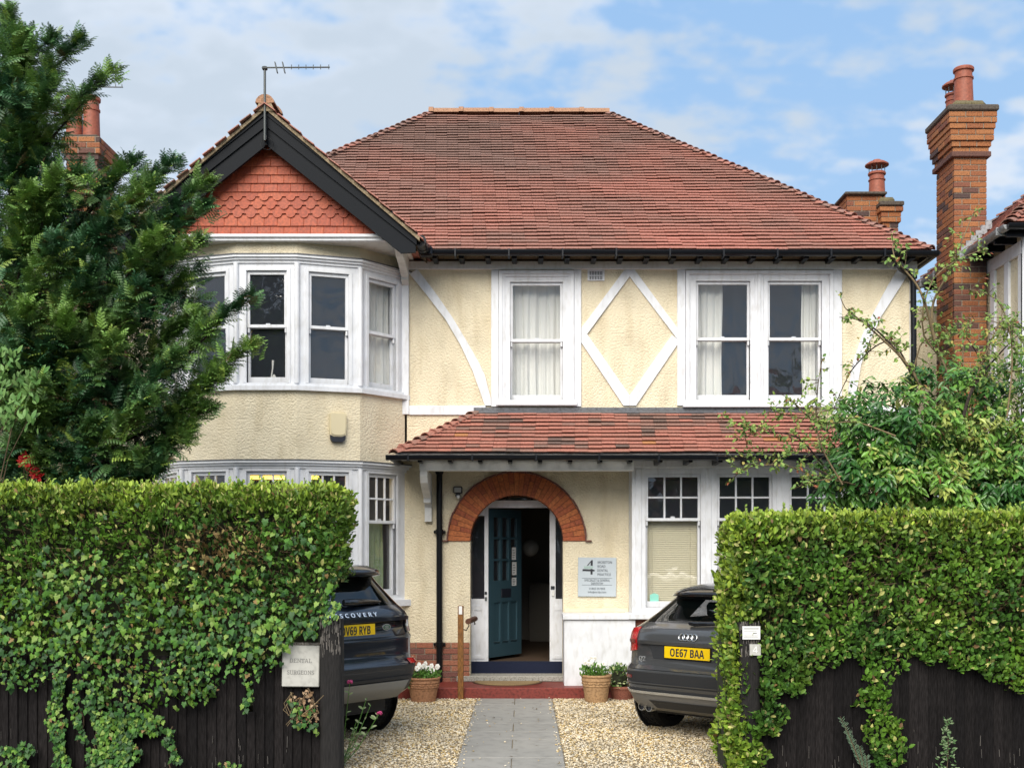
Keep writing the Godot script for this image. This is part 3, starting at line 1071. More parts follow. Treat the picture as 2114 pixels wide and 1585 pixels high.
func house_timbers() -> void:
	timber_box(844, 540, 1893, 557, 0.036)             # top plate
	timber_box(828, 557.3, 844.5, 856, 0.034)          # corner post by the bay
	timber_box(844.8, 838, 1003, 857, 0.030)           # rail over the canopy's end
	timber_box(1014, 557.3, 1029.5, 840, 0.030)
	timber_box(1185, 557.3, 1200, 840, 0.030)
	timber_box(1398, 557.3, 1415, 838, 0.030)
	timber_box(1720, 557.3, 1738, 838, 0.030)
	timber_box(1716, 838.3, 1878, 855, 0.030)
	timber_box(1878, 557.3, 1890, 855, 0.034)
	# curved braces
	timber([[846, 566], [862, 556.5], [902.5, 610], [936, 658.7], [963, 704], [987.5, 746.5], [1001, 775], [1013, 822], [1013.5, 837.5], [1001, 837.5], [990.5, 807], [975.4, 764.7], [951, 713], [921, 661.6], [881.5, 610]])
	timber([[1852.7, 557.5], [1875, 565], [1852.7, 601], [1819, 652.7], [1795, 704], [1777, 752.7], [1768, 807], [1764, 837.5], [1748, 837.5], [1752.7, 792], [1761.8, 743.6], [1780, 692], [1801, 649.7], [1831.5, 592]])
	# diamond
	timber([[1289, 557.5], [1310, 557.5], [1212, 690], [1200.5, 690], [1200.5, 677]], -0.004, 0.028)
	timber([[1289.5, 557.5], [1299.5, 571], [1398, 700], [1398, 677], [1310, 557.5]], -0.004, 0.024)
	timber([[1200.5, 690.4], [1212, 690.4], [1299.5, 816], [1299.5, 837.5], [1287, 837.5], [1200.5, 708]], -0.004, 0.028)
	timber([[1398, 701], [1387, 692], [1300, 816], [1300, 837.5], [1313, 837.5], [1398, 712]], -0.004, 0.026)
	# ventilation grille
	var b := MB.new()
	b.panel(Transform3D(), wx(1213), wx(1248), wy(580), wy(557.5), -0.002, 0.022, [rect(1216, 560, 1245, 578)])
	for k in 9:
		var x: float = wx(1217.0 + k * 3.3)
		b.box(Vector3(x, wy(578.5), 0.0), Vector3(x + 0.009, wy(559.5), 0.018))
	b.box(Vector3(wx(1215), wy(570), 0.0), Vector3(wx(1246), wy(568.3), 0.020))
	put("vent_grille", b, M.white_paint, house)
	b = MB.new()
	b.box(Vector3(wx(1216), wy(578), 0.0), Vector3(wx(1245), wy(560), 0.003))
	put("vent_opening", b, M.dark_plastic, house)

func architrave(r: Rect2, inner: Rect2) -> void:
	# two stepped mouldings round a window
	var b := MB.new()
	b.panel(Transform3D(), r.position.x, r.end.x, r.position.y, r.end.y, -0.006, 0.046, [r.grow(-0.045)])
	b.panel(Transform3D(), r.position.x + 0.043, r.end.x - 0.043, r.position.y + 0.043, r.end.y - 0.043, -0.007, 0.028, [r.grow(-0.075)])
	b.panel(Transform3D(), r.position.x + 0.073, r.end.x - 0.073, r.position.y + 0.073, r.end.y - 0.073, -0.12, 0.012, [inner])
	put("architrave", b, M.white_paint, house)

func house_windows() -> void:
	var id := Transform3D()
	# upstairs, single window
	var o := rect(1053, 582, 1162, 826)
	architrave(Rect2(wx(1030), wy(838), wx(1184.5) - wx(1030), wy(559.5) - wy(838)), o)
	sash_window(house, id, o, 0.03, wy(702))
	var b := MB.new()
	b.cbox(Vector3(wx(1024), wy(838.5), -0.01), Vector3(wx(1191), wy(829), 0.085), 0.008)
	put("window_sill", b, M.white_paint, house)
	# upstairs, pair
	var o1 := rect(1437, 580, 1549, 826)
	var o2 := rect(1585, 580, 1697, 826)
	var outer := Rect2(wx(1415.5), wy(838), wx(1719.5) - wx(1415.5), wy(559.5) - wy(838))
	b = MB.new()
	b.panel(id, outer.position.x, outer.end.x, outer.position.y, outer.end.y, -0.006, 0.046, [outer.grow(-0.045)])
	b.panel(id, outer.position.x + 0.043, outer.end.x - 0.043, outer.position.y + 0.043, outer.end.y - 0.043, -0.12, 0.014, [o1, o2])
	b.cbox(Vector3(wx(1563), wy(829), 0.0), Vector3(wx(1571), wy(566), 0.040), 0.01)
	b.cbox(Vector3(wx(1558), wy(829), 0.0), Vector3(wx(1576), wy(566), 0.026), 0.006)
	put("architrave", b, M.white_paint, house)
	sash_window(house, id, o1, 0.02, wy(699))
	sash_window(house, id, o2, 0.02, wy(699))
	b = MB.new()
	b.cbox(Vector3(wx(1409), wy(842), -0.01), Vector3(wx(1727), wy(829), 0.085), 0.008)
	put("window_sill", b, M.white_paint, house)
	var back := func(z: float) -> Transform3D: return Transform3D(Basis(), Vector3(0, 0, z))
	curtain("left half of the white curtains drawn across the single upstairs window", back.call(-0.22), wx(1048), wx(1112), wy(832), wy(578), M.curtain_cloth, 3.6, 0.0, "drawn curtains")
	curtain("right half of the white curtains drawn across the single upstairs window", back.call(-0.235), wx(1109), wx(1168), wy(832), wy(578), M.curtain_cloth, 3.2, 0.0, "drawn curtains")
	curtain("white curtain hanging at the left of the upstairs double window", back.call(-0.22), wx(1430), wx(1497), wy(832), wy(578), M.curtain_cloth, 4.0, -0.03, "parted curtains")
	curtain("narrow white curtain hanging at the right of the upstairs double window", back.call(-0.22), wx(1663), wx(1704), wy(832), wy(578), M.curtain_cloth, 3.0, 0.0, "parted curtains")
	# ground floor box bay at the right
	var z := 0.45
	var t := Transform3D(Basis(), Vector3(0, 0, z))
	var x0 := wx(1305, z)
	var x1 := wx(1790, z)
	var s := []
	for e in [1333.0, 1481.0, 1630.0]:
		s.append(rect(e, 978, e + 114.0, 1254, z))
	b = MB.new()
	b.panel(t, x0, x1, wy(1266, z), wy(947, z), -0.12, 0.0, s)
	b.box(Vector3(x0, wy(1266, z), -0.01), Vector3(x0 + 0.1, wy(947, z), z - 0.12))
	b.box(Vector3(x1 - 0.1, wy(1266, z), -0.01), Vector3(x1, wy(947, z), z - 0.12))
	b.box(Vector3(x0, wy(947, z), -0.2), Vector3(x1, wy(943, z), z))
	b.cbox(Vector3(x0 - 0.02, wy(966, z), z), Vector3(x1 + 0.02, wy(951, z), z + 0.03), 0.008)
	for e in [1312.0, 1456.0, 1604.0]:
		b.cbox(Vector3(wx(e, z), wy(1266, z), z), Vector3(wx(e + 13.0, z), wy(967, z), z + 0.012), 0.004)
	put("window_surround", b, M.white_paint, house)
	for r in s:
		sash_window(house, t, r, 0.015, wy(1072, z), 3, 2)
	b = MB.new()
	b.cbox(Vector3(x0 - 0.05, wy(1278, z), -0.01), Vector3(x1 + 0.05, wy(1266, z), z + 0.09), 0.008)
	put("window_sill", b, M.white_paint, house)
	b = MB.new()
	b.box(Vector3(x0 + 0.03, 0.0, 0.0), Vector3(x1 - 0.03, wy(1278, z) - 0.002, z - 0.03))
	var w := put("brick_apron", b, M.mortar, house)
	for k in 13:
		brick_row(w, x0 + 0.03, x1 - 0.03, 0.895 - k * 0.075, z - 0.015, k % 2 == 1, false, 1.0, "brick", 5, 0.022)
	# slatted blinds in the lower sashes
	for k in 2:
		var bl := thing("window_blind", ["cream slatted blind behind the ground floor window left of the grey car's roof", "cream slatted blind mostly hidden behind the right hedge"][k], "blind", Vector3(wx(1389.0 + k * 148.0, z), wy(1072, z), z - 0.16), 0.0, "slatted blinds")
		for j in 46:
			var sl := MB.new()
			sl.xbox(Transform3D(Basis(Vector3(1, 0, 0), 1.08), Vector3(0, -0.012 - j * 0.0236, 0)), Vector3(0.74, 0.0012, 0.0255))
			put("slat", sl, M.slat_cream, bl)
		for xx in [-0.24, 0.24]:
			var co := MB.new()
			co.tube([Vector3(xx, 0, 0.014), Vector3(xx, -1.08, 0.014)], [0.0022], 5)
			put("cord", co, M.slat_cream, bl)
	b = MB.new()
	b.box(Vector3(-0.055, -0.055, 0), Vector3(0.055, 0.04, 0.001))
	b.prism(PackedVector2Array([Vector2(-0.055, 0.04), Vector2(0.055, 0.04), Vector2(0.0, 0.06)]), Transform3D(), 0.0, 0.001)
	var st := lone("window_sticker", b, mat("sticker_green", lin(0.25, 0.62, 0.52), 0.5), "pale green sticker in the lower left corner of the blinded window", "sticker")
	st.position = wp(1351, 1234, z - 0.084)

# ---------------------------------------------------------------- the two-storey bay
var bay := [Vector2(-4.719, 0.0), Vector2(-4.228, 0.60), Vector2(-3.496, 0.85), Vector2(-2.754, 0.85), Vector2(-2.022, 0.60), Vector2(-1.531, 0.0)]

func bay_line(off: float) -> Array:
	var nn := []
	for k in 5:
		var d: Vector2 = (bay[k + 1] - bay[k]).normalized()
		nn.append(Vector2(-d.y, d.x))
	var out := []
	for k in 6:
		if k == 0 or k == 5:
			var e: Vector2 = nn[0] if k == 0 else nn[4]
			out.append(bay[k] + Vector2(off / e.x, 0.0))
		else:
			var a: Vector2 = nn[k - 1]
			var b: Vector2 = nn[k]
			out.append(bay[k] + (a + b) / (1.0 + a.dot(b)) * off)
	return out

func bay_band(b: MB, off0: float, off1: float, y0: float, y1: float) -> void:
	var p := PackedVector2Array()
	for q in bay_line(off1):
		p.append(q)
	var i := bay_line(off0)
	i.reverse()
	for q in i:
		p.append(q)
	b.prism(p, Transform3D(Basis(Vector3(1, 0, 0), Vector3(0, 0, 1), Vector3(0, 1, 0)), Vector3.ZERO), y0, y1)

func bay_facet(k: int) -> Transform3D:
	var a: Vector2 = bay[k]
	var d: Vector2 = (bay[k + 1] - a).normalized()
	return Transform3D(Basis(Vector3(d.x, 0, d.y), Vector3.UP, Vector3(-d.y, 0, d.x)), Vector3(a.x, 0, a.y))

func house_bay() -> void:
	var b := MB.new()
	for e in [[0.0, 1.12], [2.94, 3.775], [5.43, 5.575]]:
		b = MB.new()
		bay_band(b, -0.22, 0.002, e[0], e[1])
		put("bay_wall", b, M.roughcast, house)
	b = MB.new()
	bay_band(b, -0.15, 0.065, 1.12, 1.20)
	bay_band(b, -0.15, 0.055, 3.775, 3.83)
	bay_band(b, -0.14, 0.02, 3.83, 3.865)
	put("bay_sill", b, M.white_paint, house)
	for e in [2.83, 5.325]:
		b = MB.new()
		bay_band(b, -0.14, 0.020, e, e + 0.035)
		bay_band(b, -0.14, 0.045, e + 0.035, e + 0.065)
		bay_band(b, -0.14, 0.07, e + 0.065, e + 0.092)
		put("cornice", b, M.white_paint, house)
	for e in [2.922, 5.417]:
		b = MB.new()
		bay_band(b, -0.14, 0.078, e, e + 0.013)
		put("lead_cap", b, M.lead, house)
	b = MB.new()
	var p := PackedVector2Array()
	for q in bay_line(-0.16):
		p.append(q)
	p.append(Vector2(-1.4, -0.35))
	p.append(Vector2(-4.8, -0.35))
	var flat := Transform3D(Basis(Vector3(1, 0, 0), Vector3(0, 0, 1), Vector3(0, 1, 0)), Vector3.ZERO)
	b.prism(p, flat, 3.02, 3.26)
	b.prism(p, flat, 0.16, 0.34)
	b.prism(p, flat, 5.42, 5.53)
	put("bay_floor", b, M.room_floor, house)
	for k in 5:
		var t := bay_facet(k)
		var l: float = (bay[k + 1] - bay[k]).length()
		var up := Rect2(l * 0.5 - 0.243, 3.872, 0.486, 5.232 - 3.872)
		var dn := Rect2(l * 0.5 - 0.243, 1.26, 0.486, 2.79 - 1.26)
		b = MB.new()
		for r in [up, dn]:
			b = MB.new()
			b.panel(t, 0.0, l, 3.862 if r == up else 1.198, 5.328 if r == up else 2.834, -0.10, 0.0, [r])
			b.panel(t, r.position.x - 0.045, r.end.x + 0.045, r.position.y - 0.002, r.end.y + 0.04, -0.01, 0.012, [r.grow(0.006)])
			put("window_surround", b, M.white_paint, house)
		sash_window(house, t, up, 0.01, wy(677, 0.7))
		sash_window(house, t, dn, 0.01, 2.19, 3, 2)
	b = MB.new()
	var edge := bay_line(0.004)
	for k in range(1, 5):
		for e in [[1.198, 2.834], [3.862, 5.328]]:
			b.tube([Vector3(edge[k].x, e[0], edge[k].y), Vector3(edge[k].x, e[1], edge[k].y)], [0.034], 12)
	put("bay_post", b, M.white_paint, house)
	curtain("white curtain behind the rightmost light of the upper bay window", bay_facet(4) * Transform3D(Basis(), Vector3(0, 0, -0.17)), 0.10, 0.66, 3.87, 5.25, M.curtain_cloth, 5.0, -0.05, "bay curtains")
	curtain("white curtain behind the leftmost light of the upper bay window", bay_facet(0) * Transform3D(Basis(), Vector3(0, 0, -0.17)), 0.10, 0.66, 3.87, 5.25, M.curtain_cloth, 5.0, 0.0, "bay curtains")
	curtain("green and white curtain behind the lower bay window next to the dark blue car", bay_facet(4) * Transform3D(Basis(), Vector3(0, 0, -0.17)), 0.14, 0.56, 1.22, 2.18, M.green_cloth, 3.5)
	# lit ceiling fitting seen through the top panes of the lower bay
	var lamp := MB.new()
	lamp.cbox(Vector3(-0.48, -0.025, -0.06), Vector3(0.48, 0.018, 0.06), 0.01)
	var lm := mat("lamp_glow", lin(0.9, 0.8, 0.5), 0.5)
	lm.emission_enabled = true
	lm.emission = Color(1.0, 0.80, 0.30)
	lm.emission_energy_multiplier = 1.6
	var lo := lone("ceiling_light", lamp, lm, "yellow lit strip light seen through the top panes of the lower bay window", "ceiling light")
	lo.position = Vector3(-3.15, 2.785, -0.15)
	var li := OmniLight3D.new()
	li.name = "ceiling_light_glow"
	li.light_color = Color(1.0, 0.86, 0.55)
	li.light_energy = 0.12
	li.light_size = 0.2
	li.omni_range = 8.0
	li.omni_attenuation = 2.0
	li.shadow_enabled = true
	li.position = Vector3(-3.15, 2.70, -0.15)
	add_child(li)
	# telescope standing behind the frontal pane upstairs
	b = MB.new()
	b.tube([Vector3(0, 0.0, 0), Vector3(0.03, 0.20, 0.0), Vector3(0.035, 0.30, 0.0)], [0.008, 0.010, 0.016], 8)
	b.prism(PackedVector2Array([Vector2(-0.05, 0.0), Vector2(0.10, 0.0), Vector2(0.06, 0.12), Vector2(0.04, 0.13)]), Transform3D(), -0.012, -0.004)
	var tr := lone("ornament", b, M.curtain_cloth, "small pale ornament on a stick standing inside the dark pane of the upper bay", "ornament")
	tr.position = Vector3(wx(556, 0.66), 3.88, 0.62)
	# alarm box between the storeys, on the facet right of the middle
	var t3 := bay_facet(3)
	var al := thing("alarm_box", "cream alarm box with a dark base on the roughcast between the bay windows", "alarm box")
	al.transform = t3 * Transform3D(Basis(), Vector3(0.49, 3.335, 0.006))
	b = MB.new()
	var sh := PackedVector2Array([Vector2(-0.095, -0.09), Vector2(-0.105, 0.0), Vector2(-0.105, 0.17), Vector2(-0.085, 0.185), Vector2(0.085, 0.185), Vector2(0.105, 0.17), Vector2(0.105, 0.0), Vector2(0.095, -0.09), Vector2(0.05, -0.11), Vector2(-0.05, -0.11)])
	b.prism(sh, Transform3D(), 0.0, 0.055)
	var inner := PackedVector2Array()
	for q in sh:
		inner.append(q * Vector2(0.86, 0.9) + Vector2(0, 0.006))
	b.prism(inner, Transform3D(), 0.055, 0.068)
	put("cover", b, M.cream_plastic, al)
	b = MB.new()
	b.prism(PackedVector2Array([Vector2(-0.095, -0.088), Vector2(-0.088, -0.15), Vector2(-0.06, -0.175), Vector2(0.06, -0.175), Vector2(0.088, -0.15), Vector2(0.095, -0.088), Vector2(0.05, -0.108), Vector2(-0.05, -0.108)]), Transform3D(), 0.0, 0.05)
	put("base", b, M.dark_plastic, al)

func house_roof() -> void:
	var zr := EAVE_Z - RUN
	var yr := EAVE_Y + RISE
	var xl := ROOF_L + RUN
	var xr := ROOF_R - RUN
	var b := MB.new()
	var fl := Vector3(ROOF_L, EAVE_Y, EAVE_Z)
	var fr := Vector3(ROOF_R, EAVE_Y, EAVE_Z)
	var bl := Vector3(ROOF_L, EAVE_Y, EAVE_Z - RUN * 2)
	var br := Vector3(ROOF_R, EAVE_Y, EAVE_Z - RUN * 2)
	var r0 := Vector3(xl, yr, zr)
	var r1 := Vector3(xr, yr, zr)
	b.quad(fl, fr, r1, r0, Vector3(0, 1, 1))
	b.quad(br, bl, r0, r1, Vector3(0, 1, -1))
	b.tri(fl, r0, bl, Vector3(-1, 1, 0))
	b.tri(fr, r1, br, Vector3(1, 1, 0))
	b.quad(fl, fr, br, bl, Vector3(0, -1, 0))
	var roof := put("roof", b, M.tile_4, house)
	var sl := sqrt(RUN * RUN + RISE * RISE)
	var up := Vector3(0, RISE, -RUN).normalized()
	var rows := int(sl / 0.1)
	var k := RUN / sl
	var span := func(s: float) -> Vector2: return Vector2(s * k + 0.03, ROOF_R - ROOF_L - s * k - 0.03)
	var gx := wx(550, 1.15)
	var skip := func(c: Vector3) -> bool: return c.y < 7.13 - absf(c.x - gx) * 0.852 - 0.03
	lay_tiles(roof, fl, Vector3(1, 0, 0), up, rows, 0.1, span, skip, 300, 0)
	var none := func(_c: Vector3) -> bool: return false
	var ups := Vector3(-RISE, 0, 0)
	# hipped ends
	var depth := RUN * 2
	var span2 := func(s: float) -> Vector2: return Vector2(s * k + 0.03, depth - s * k - 0.03)
	lay_tiles(roof, br, Vector3(0, 0, 1), Vector3(-RUN, RISE, 0).normalized(), rows, 0.1, span2, none, 0, 0)
	lay_tiles(roof, bl, Vector3(0, 0, 1), Vector3(RUN, RISE, 0).normalized(), rows, 0.1, span2, none, 0, 0)
	hip_tiles(roof, fr + Vector3(-0.03, 0.01, -0.03), r1, 50, 0)
	hip_tiles(roof, fl, r0, 50, 0)
	ridge_tiles(roof, r0 + Vector3(-0.06, 0.0, 0), r1 + Vector3(0.06, 0.0, 0), 6, 0.105)
	# eaves: boards under the tiles, rafter feet
	b = MB.new()
	b.box(Vector3(-1.25, 5.578, -0.02), Vector3(ROOF_R - 0.02, 5.594, EAVE_Z - 0.01))
	put("soffit_board", b, M.soffit_wood, roof)
	var x := -1.15
	while x < 5.0:
		b = MB.new()
		b.cbox(Vector3(x, 5.515, 0.0), Vector3(x + 0.062, 5.577, EAVE_Z - 0.02), 0.004)
		put("rafter_foot", b, M.black_paint, roof)
		x += 0.336
	b = MB.new()
	b.box(Vector3(ROOF_R - 0.04, 5.52, -2.0), Vector3(ROOF_R - 0.02, 5.594, EAVE_Z))
	put("fascia", b, M.black_paint, roof)

func house_gable() -> void:
	var gx := wx(550, 1.07)
	var pitch := 0.852
	var id := Transform3D()
	var top := 7.12
	# roof of the gable
	var half := 1.84
	var b := MB.new()
	for s in [-1.0, 1.0]:
		var poly := PackedVector2Array([Vector2(gx, top), Vector2(gx + s * half, top - half * pitch), Vector2(gx + s * half, top - half * pitch - 0.03), Vector2(gx, top - 0.03)])
		b.prism(poly, id, -1.5, 1.15)
	var roof := put("gable_roof", b, M.soffit_wood, house)
	var l := half * sqrt(1.0 + pitch * pitch)
	var none := func(_c: Vector3) -> bool: return false
	for s in [-1.0, 1.0]:
		var up := Vector3(-s, pitch, 0).normalized()
		var span := func(_s: float) -> Vector2: return Vector2(0.0, 2.67)
		var e := Vector3(gx + s * (half + 0.02), top - (half + 0.02) * pitch, -1.52)
		var only_back := func(c: Vector3) -> bool: return c.z > 1.02
		lay_tiles(roof, e, Vector3(0, 0, 1), up, int(l / 0.1), 0.1, span, only_back, 0, 2)
		# verge tiles, whose ends show over the bargeboard
		var only_front := func(c: Vector3) -> bool: return c.z <= 1.02
		lay_tiles(roof, e, Vector3(0, 0, 1), up, int(l / 0.1), 0.1, span, only_front, 60, 2)
		b = MB.new()
		b.prism(PackedVector2Array([Vector2(gx, top + 0.012), Vector2(gx + s * half, top + 0.012 - half * pitch), Vector2(gx + s * half, top - 0.034 - half * pitch), Vector2(gx, top - 0.034)]), id, 1.112, 1.152)
		put("verge_mortar", b, M.cement, roof)
	ridge_tiles(roof, Vector3(gx, top + 0.02, -1.4), Vector3(gx, top + 0.02, 1.17), 6, 0.115)
	b = MB.new()
	b.prism(PackedVector2Array([Vector2(gx - 0.12, top - 0.06), Vector2(gx + 0.12, top - 0.06), Vector2(gx + 0.06, top + 0.06), Vector2(gx, top + 0.11), Vector2(gx - 0.06, top + 0.06)]), id, 1.13, 1.165)
	put("ridge_mortar", b, M.cement, roof)
	# bargeboards
	for s in [-1.0, 1.0]:
		b = MB.new()
		var p := PackedVector2Array()
		for q in [[550.0, 240.0], [858.0, 488.0], [858.0, 521.0], [828.0, 523.0], [550.0, 300.0]]:
			p.append(Vector2(gx + s * (wx(q[0], 1.07) - gx), wy(q[1], 1.07)))
		b.prism(p, id, 1.04, 1.085)
		p = PackedVector2Array()
		for q in [[550.0, 228.0], [860.0, 478.0], [860.0, 506.0], [550.0, 262.0]]:
			p.append(Vector2(gx + s * (wx(q[0], 1.09) - gx), wy(q[1], 1.09)))
		b.prism(p, id, 1.03, 1.108)
		p = PackedVector2Array()
		for q in [[550.0, 227.0], [861.0, 477.0], [861.0, 486.0], [550.0, 238.0]]:
			p.append(Vector2(gx + s * (wx(q[0], 1.12) - gx), wy(q[1], 1.12)))
		b.prism(p, id, 1.02, 1.125)
		put("bargeboard", b, M.black_wood, house)
	b = MB.new()
	b.box(Vector3(gx - 0.018, wy(300, 1.1), 1.03), Vector3(gx + 0.018, wy(232, 1.1), 1.12))
	put("bargeboard_joint", b, M.black_wood, house)
	# wall of hanging tiles
	b = MB.new()
	var ya := 7.02
	b.prism(PackedVector2Array([Vector2(gx - (ya - 5.60) / pitch, 5.60), Vector2(gx + (ya - 5.60) / pitch, 5.60), Vector2(gx, ya)]), id, 0.78, 0.88)
	var wall := put("gable_wall", b, M.hung_tile_1, house)
	var plain := MB.new()
	plain.xbox(Transform3D(Basis(), Vector3(0, 0.0, 0)), Vector3(0.159, 0.145, 0.013), 0.003)
	var pm := plain.mesh()
	var scal := MB.new()
	var sp := PackedVector2Array([Vector2(-0.0795, 0.0725), Vector2(-0.0795, -0.022), Vector2(-0.058, -0.022)])
	for k in 9:
		var g := PI + PI * k / 8.0
		sp.append(Vector2(cos(g) * 0.056, -0.022 + sin(g) * 0.052))
	sp.append_array([Vector2(0.058, -0.022), Vector2(0.0795, -0.022), Vector2(0.0795, 0.0725)])
	scal.prism(sp, id, -0.0065, 0.0065)
	var sm := scal.mesh()
	for k in 13:
		var y := 5.655 + k * 0.1035
		var round_row := k >= 2 and k <= 4
		var x := gx - 2.0 + (0.0805 if k % 2 == 1 else 0.0)
		while x < gx + 2.0:
			var lim: float = (6.98 - (y + 0.05)) / pitch
			if absf(x - gx) < lim:
				var tl := Transform3D(Basis.from_euler(Vector3(-0.15, 0, rf(-0.008, 0.008))), Vector3(x, y + 0.0725 + rf(-0.002, 0.002), 0.898 + rf(-0.001, 0.001)))
				put("hung_tile", sm if round_row else pm, M["hung_tile_%d" % rng.randi_range(0, 3)], wall, tl)
			x += 0.161
	# white beam and soffit under the gable, with consoles
	b = MB.new()
	b.cbox(Vector3(gx - 1.62, 5.572, 0.86), Vector3(gx + 1.60, 5.612, 0.945), 0.006)
	b.cbox(Vector3(gx - 1.62, 5.606, 0.86), Vector3(gx + 1.60, 5.652, 0.972), 0.012)
	put("gable_beam", b, M.white_paint, house)
	b = MB.new()
	b.box(Vector3(gx - 1.70, 5.576, 0.002), Vector3(gx + 1.66, 5.598, 0.861))
	put("gable_soffit", b, M.old_white_paint, house)
	for s in [-1.0, 1.0]:
		b = MB.new()
		var p := PackedVector2Array()
		for q in [[0.0, 5.575], [0.93, 5.575], [0.93, 5.50], [0.75, 5.43], [0.45, 5.40], [0.22, 5.36], [0.14, 5.32], [0.14, 5.29], [0.05, 5.25], [0.0, 5.23]]:
			p.append(Vector2(q[0], q[1]))
		# profile in the plane of z and y
		var x := gx + (1.56 if s > 0.0 else -1.66)
		b.prism(p, Transform3D(Basis(Vector3(0, 0, 1), Vector3(0, 1, 0), Vector3(1, 0, 0)), Vector3(x, 0, 0)), -0.045, 0.045)
		put("console", b, M.old_white_paint, house)
	# aerial on the gable
	var an := thing("television_aerial", "thin grey television aerial on a mast at the peak of the tiled gable", "aerial", Vector3(gx, wy(290, 1.17), 1.17))
	b = MB.new()
	b.tube([Vector3.ZERO, Vector3(0, wy(137, 1.17) - wy(290, 1.17), 0)], [0.015], 8)
	put("mast", b, M.zinc, an)
	b = MB.new()
	var hh := wy(141, 1.17) - wy(290, 1.17)
	b.tube([Vector3(-0.03, hh, 0.02), Vector3(wx(681, 1.17) - gx, hh + 0.005, 0.02)], [0.009], 6)
	put("boom", b, M.zinc, an)
	for px in [602.0, 617.0, 632.0, 647.0, 662.0, 679.0]:
		b = MB.new()
		var ex: float = wx(px, 1.17) - gx
		b.tube([Vector3(ex, hh - 0.02, 0.02), Vector3(ex, hh + 0.035, 0.02)], [0.005], 5)
		put("element", b, M.zinc, an)
	for q in [[568.0, 131.0, 573.0, 153.0], [585.0, 132.0, 587.0, 150.0]]:
		b = MB.new()
		b.xbox(Transform3D(Basis(Vector3(0, 0, 1), 0.22), Vector3(wx((q[0] + q[2]) * 0.5, 1.17) - gx, hh, 0.02)), Vector3(0.012, 0.13, 0.05), 0.003)
		put("reflector", b, M.zinc, an)
	b = MB.new()
	b.xbox(Transform3D(Basis(), Vector3(0, hh, 0.0)), Vector3(0.06, 0.04, 0.05), 0.008)
	b.xbox(Transform3D(Basis(), Vector3(0.0, 0.04, -0.02)), Vector3(0.05, 0.05, 0.04), 0.006)
	put("clamp", b, M.black_iron, an)
	b = MB.new()
	var loop := []
	for k in 15:
		var g := TAU * k / 14.0
		loop.append(Vector3(0.02 + sin(g) * 0.075, -0.03 + cos(g) * 0.07, -0.03 + 0.01 * sin(g * 2)))
	b.tube(loop, [0.004], 5, false)
	put("cable", b, M.black_iron, an)

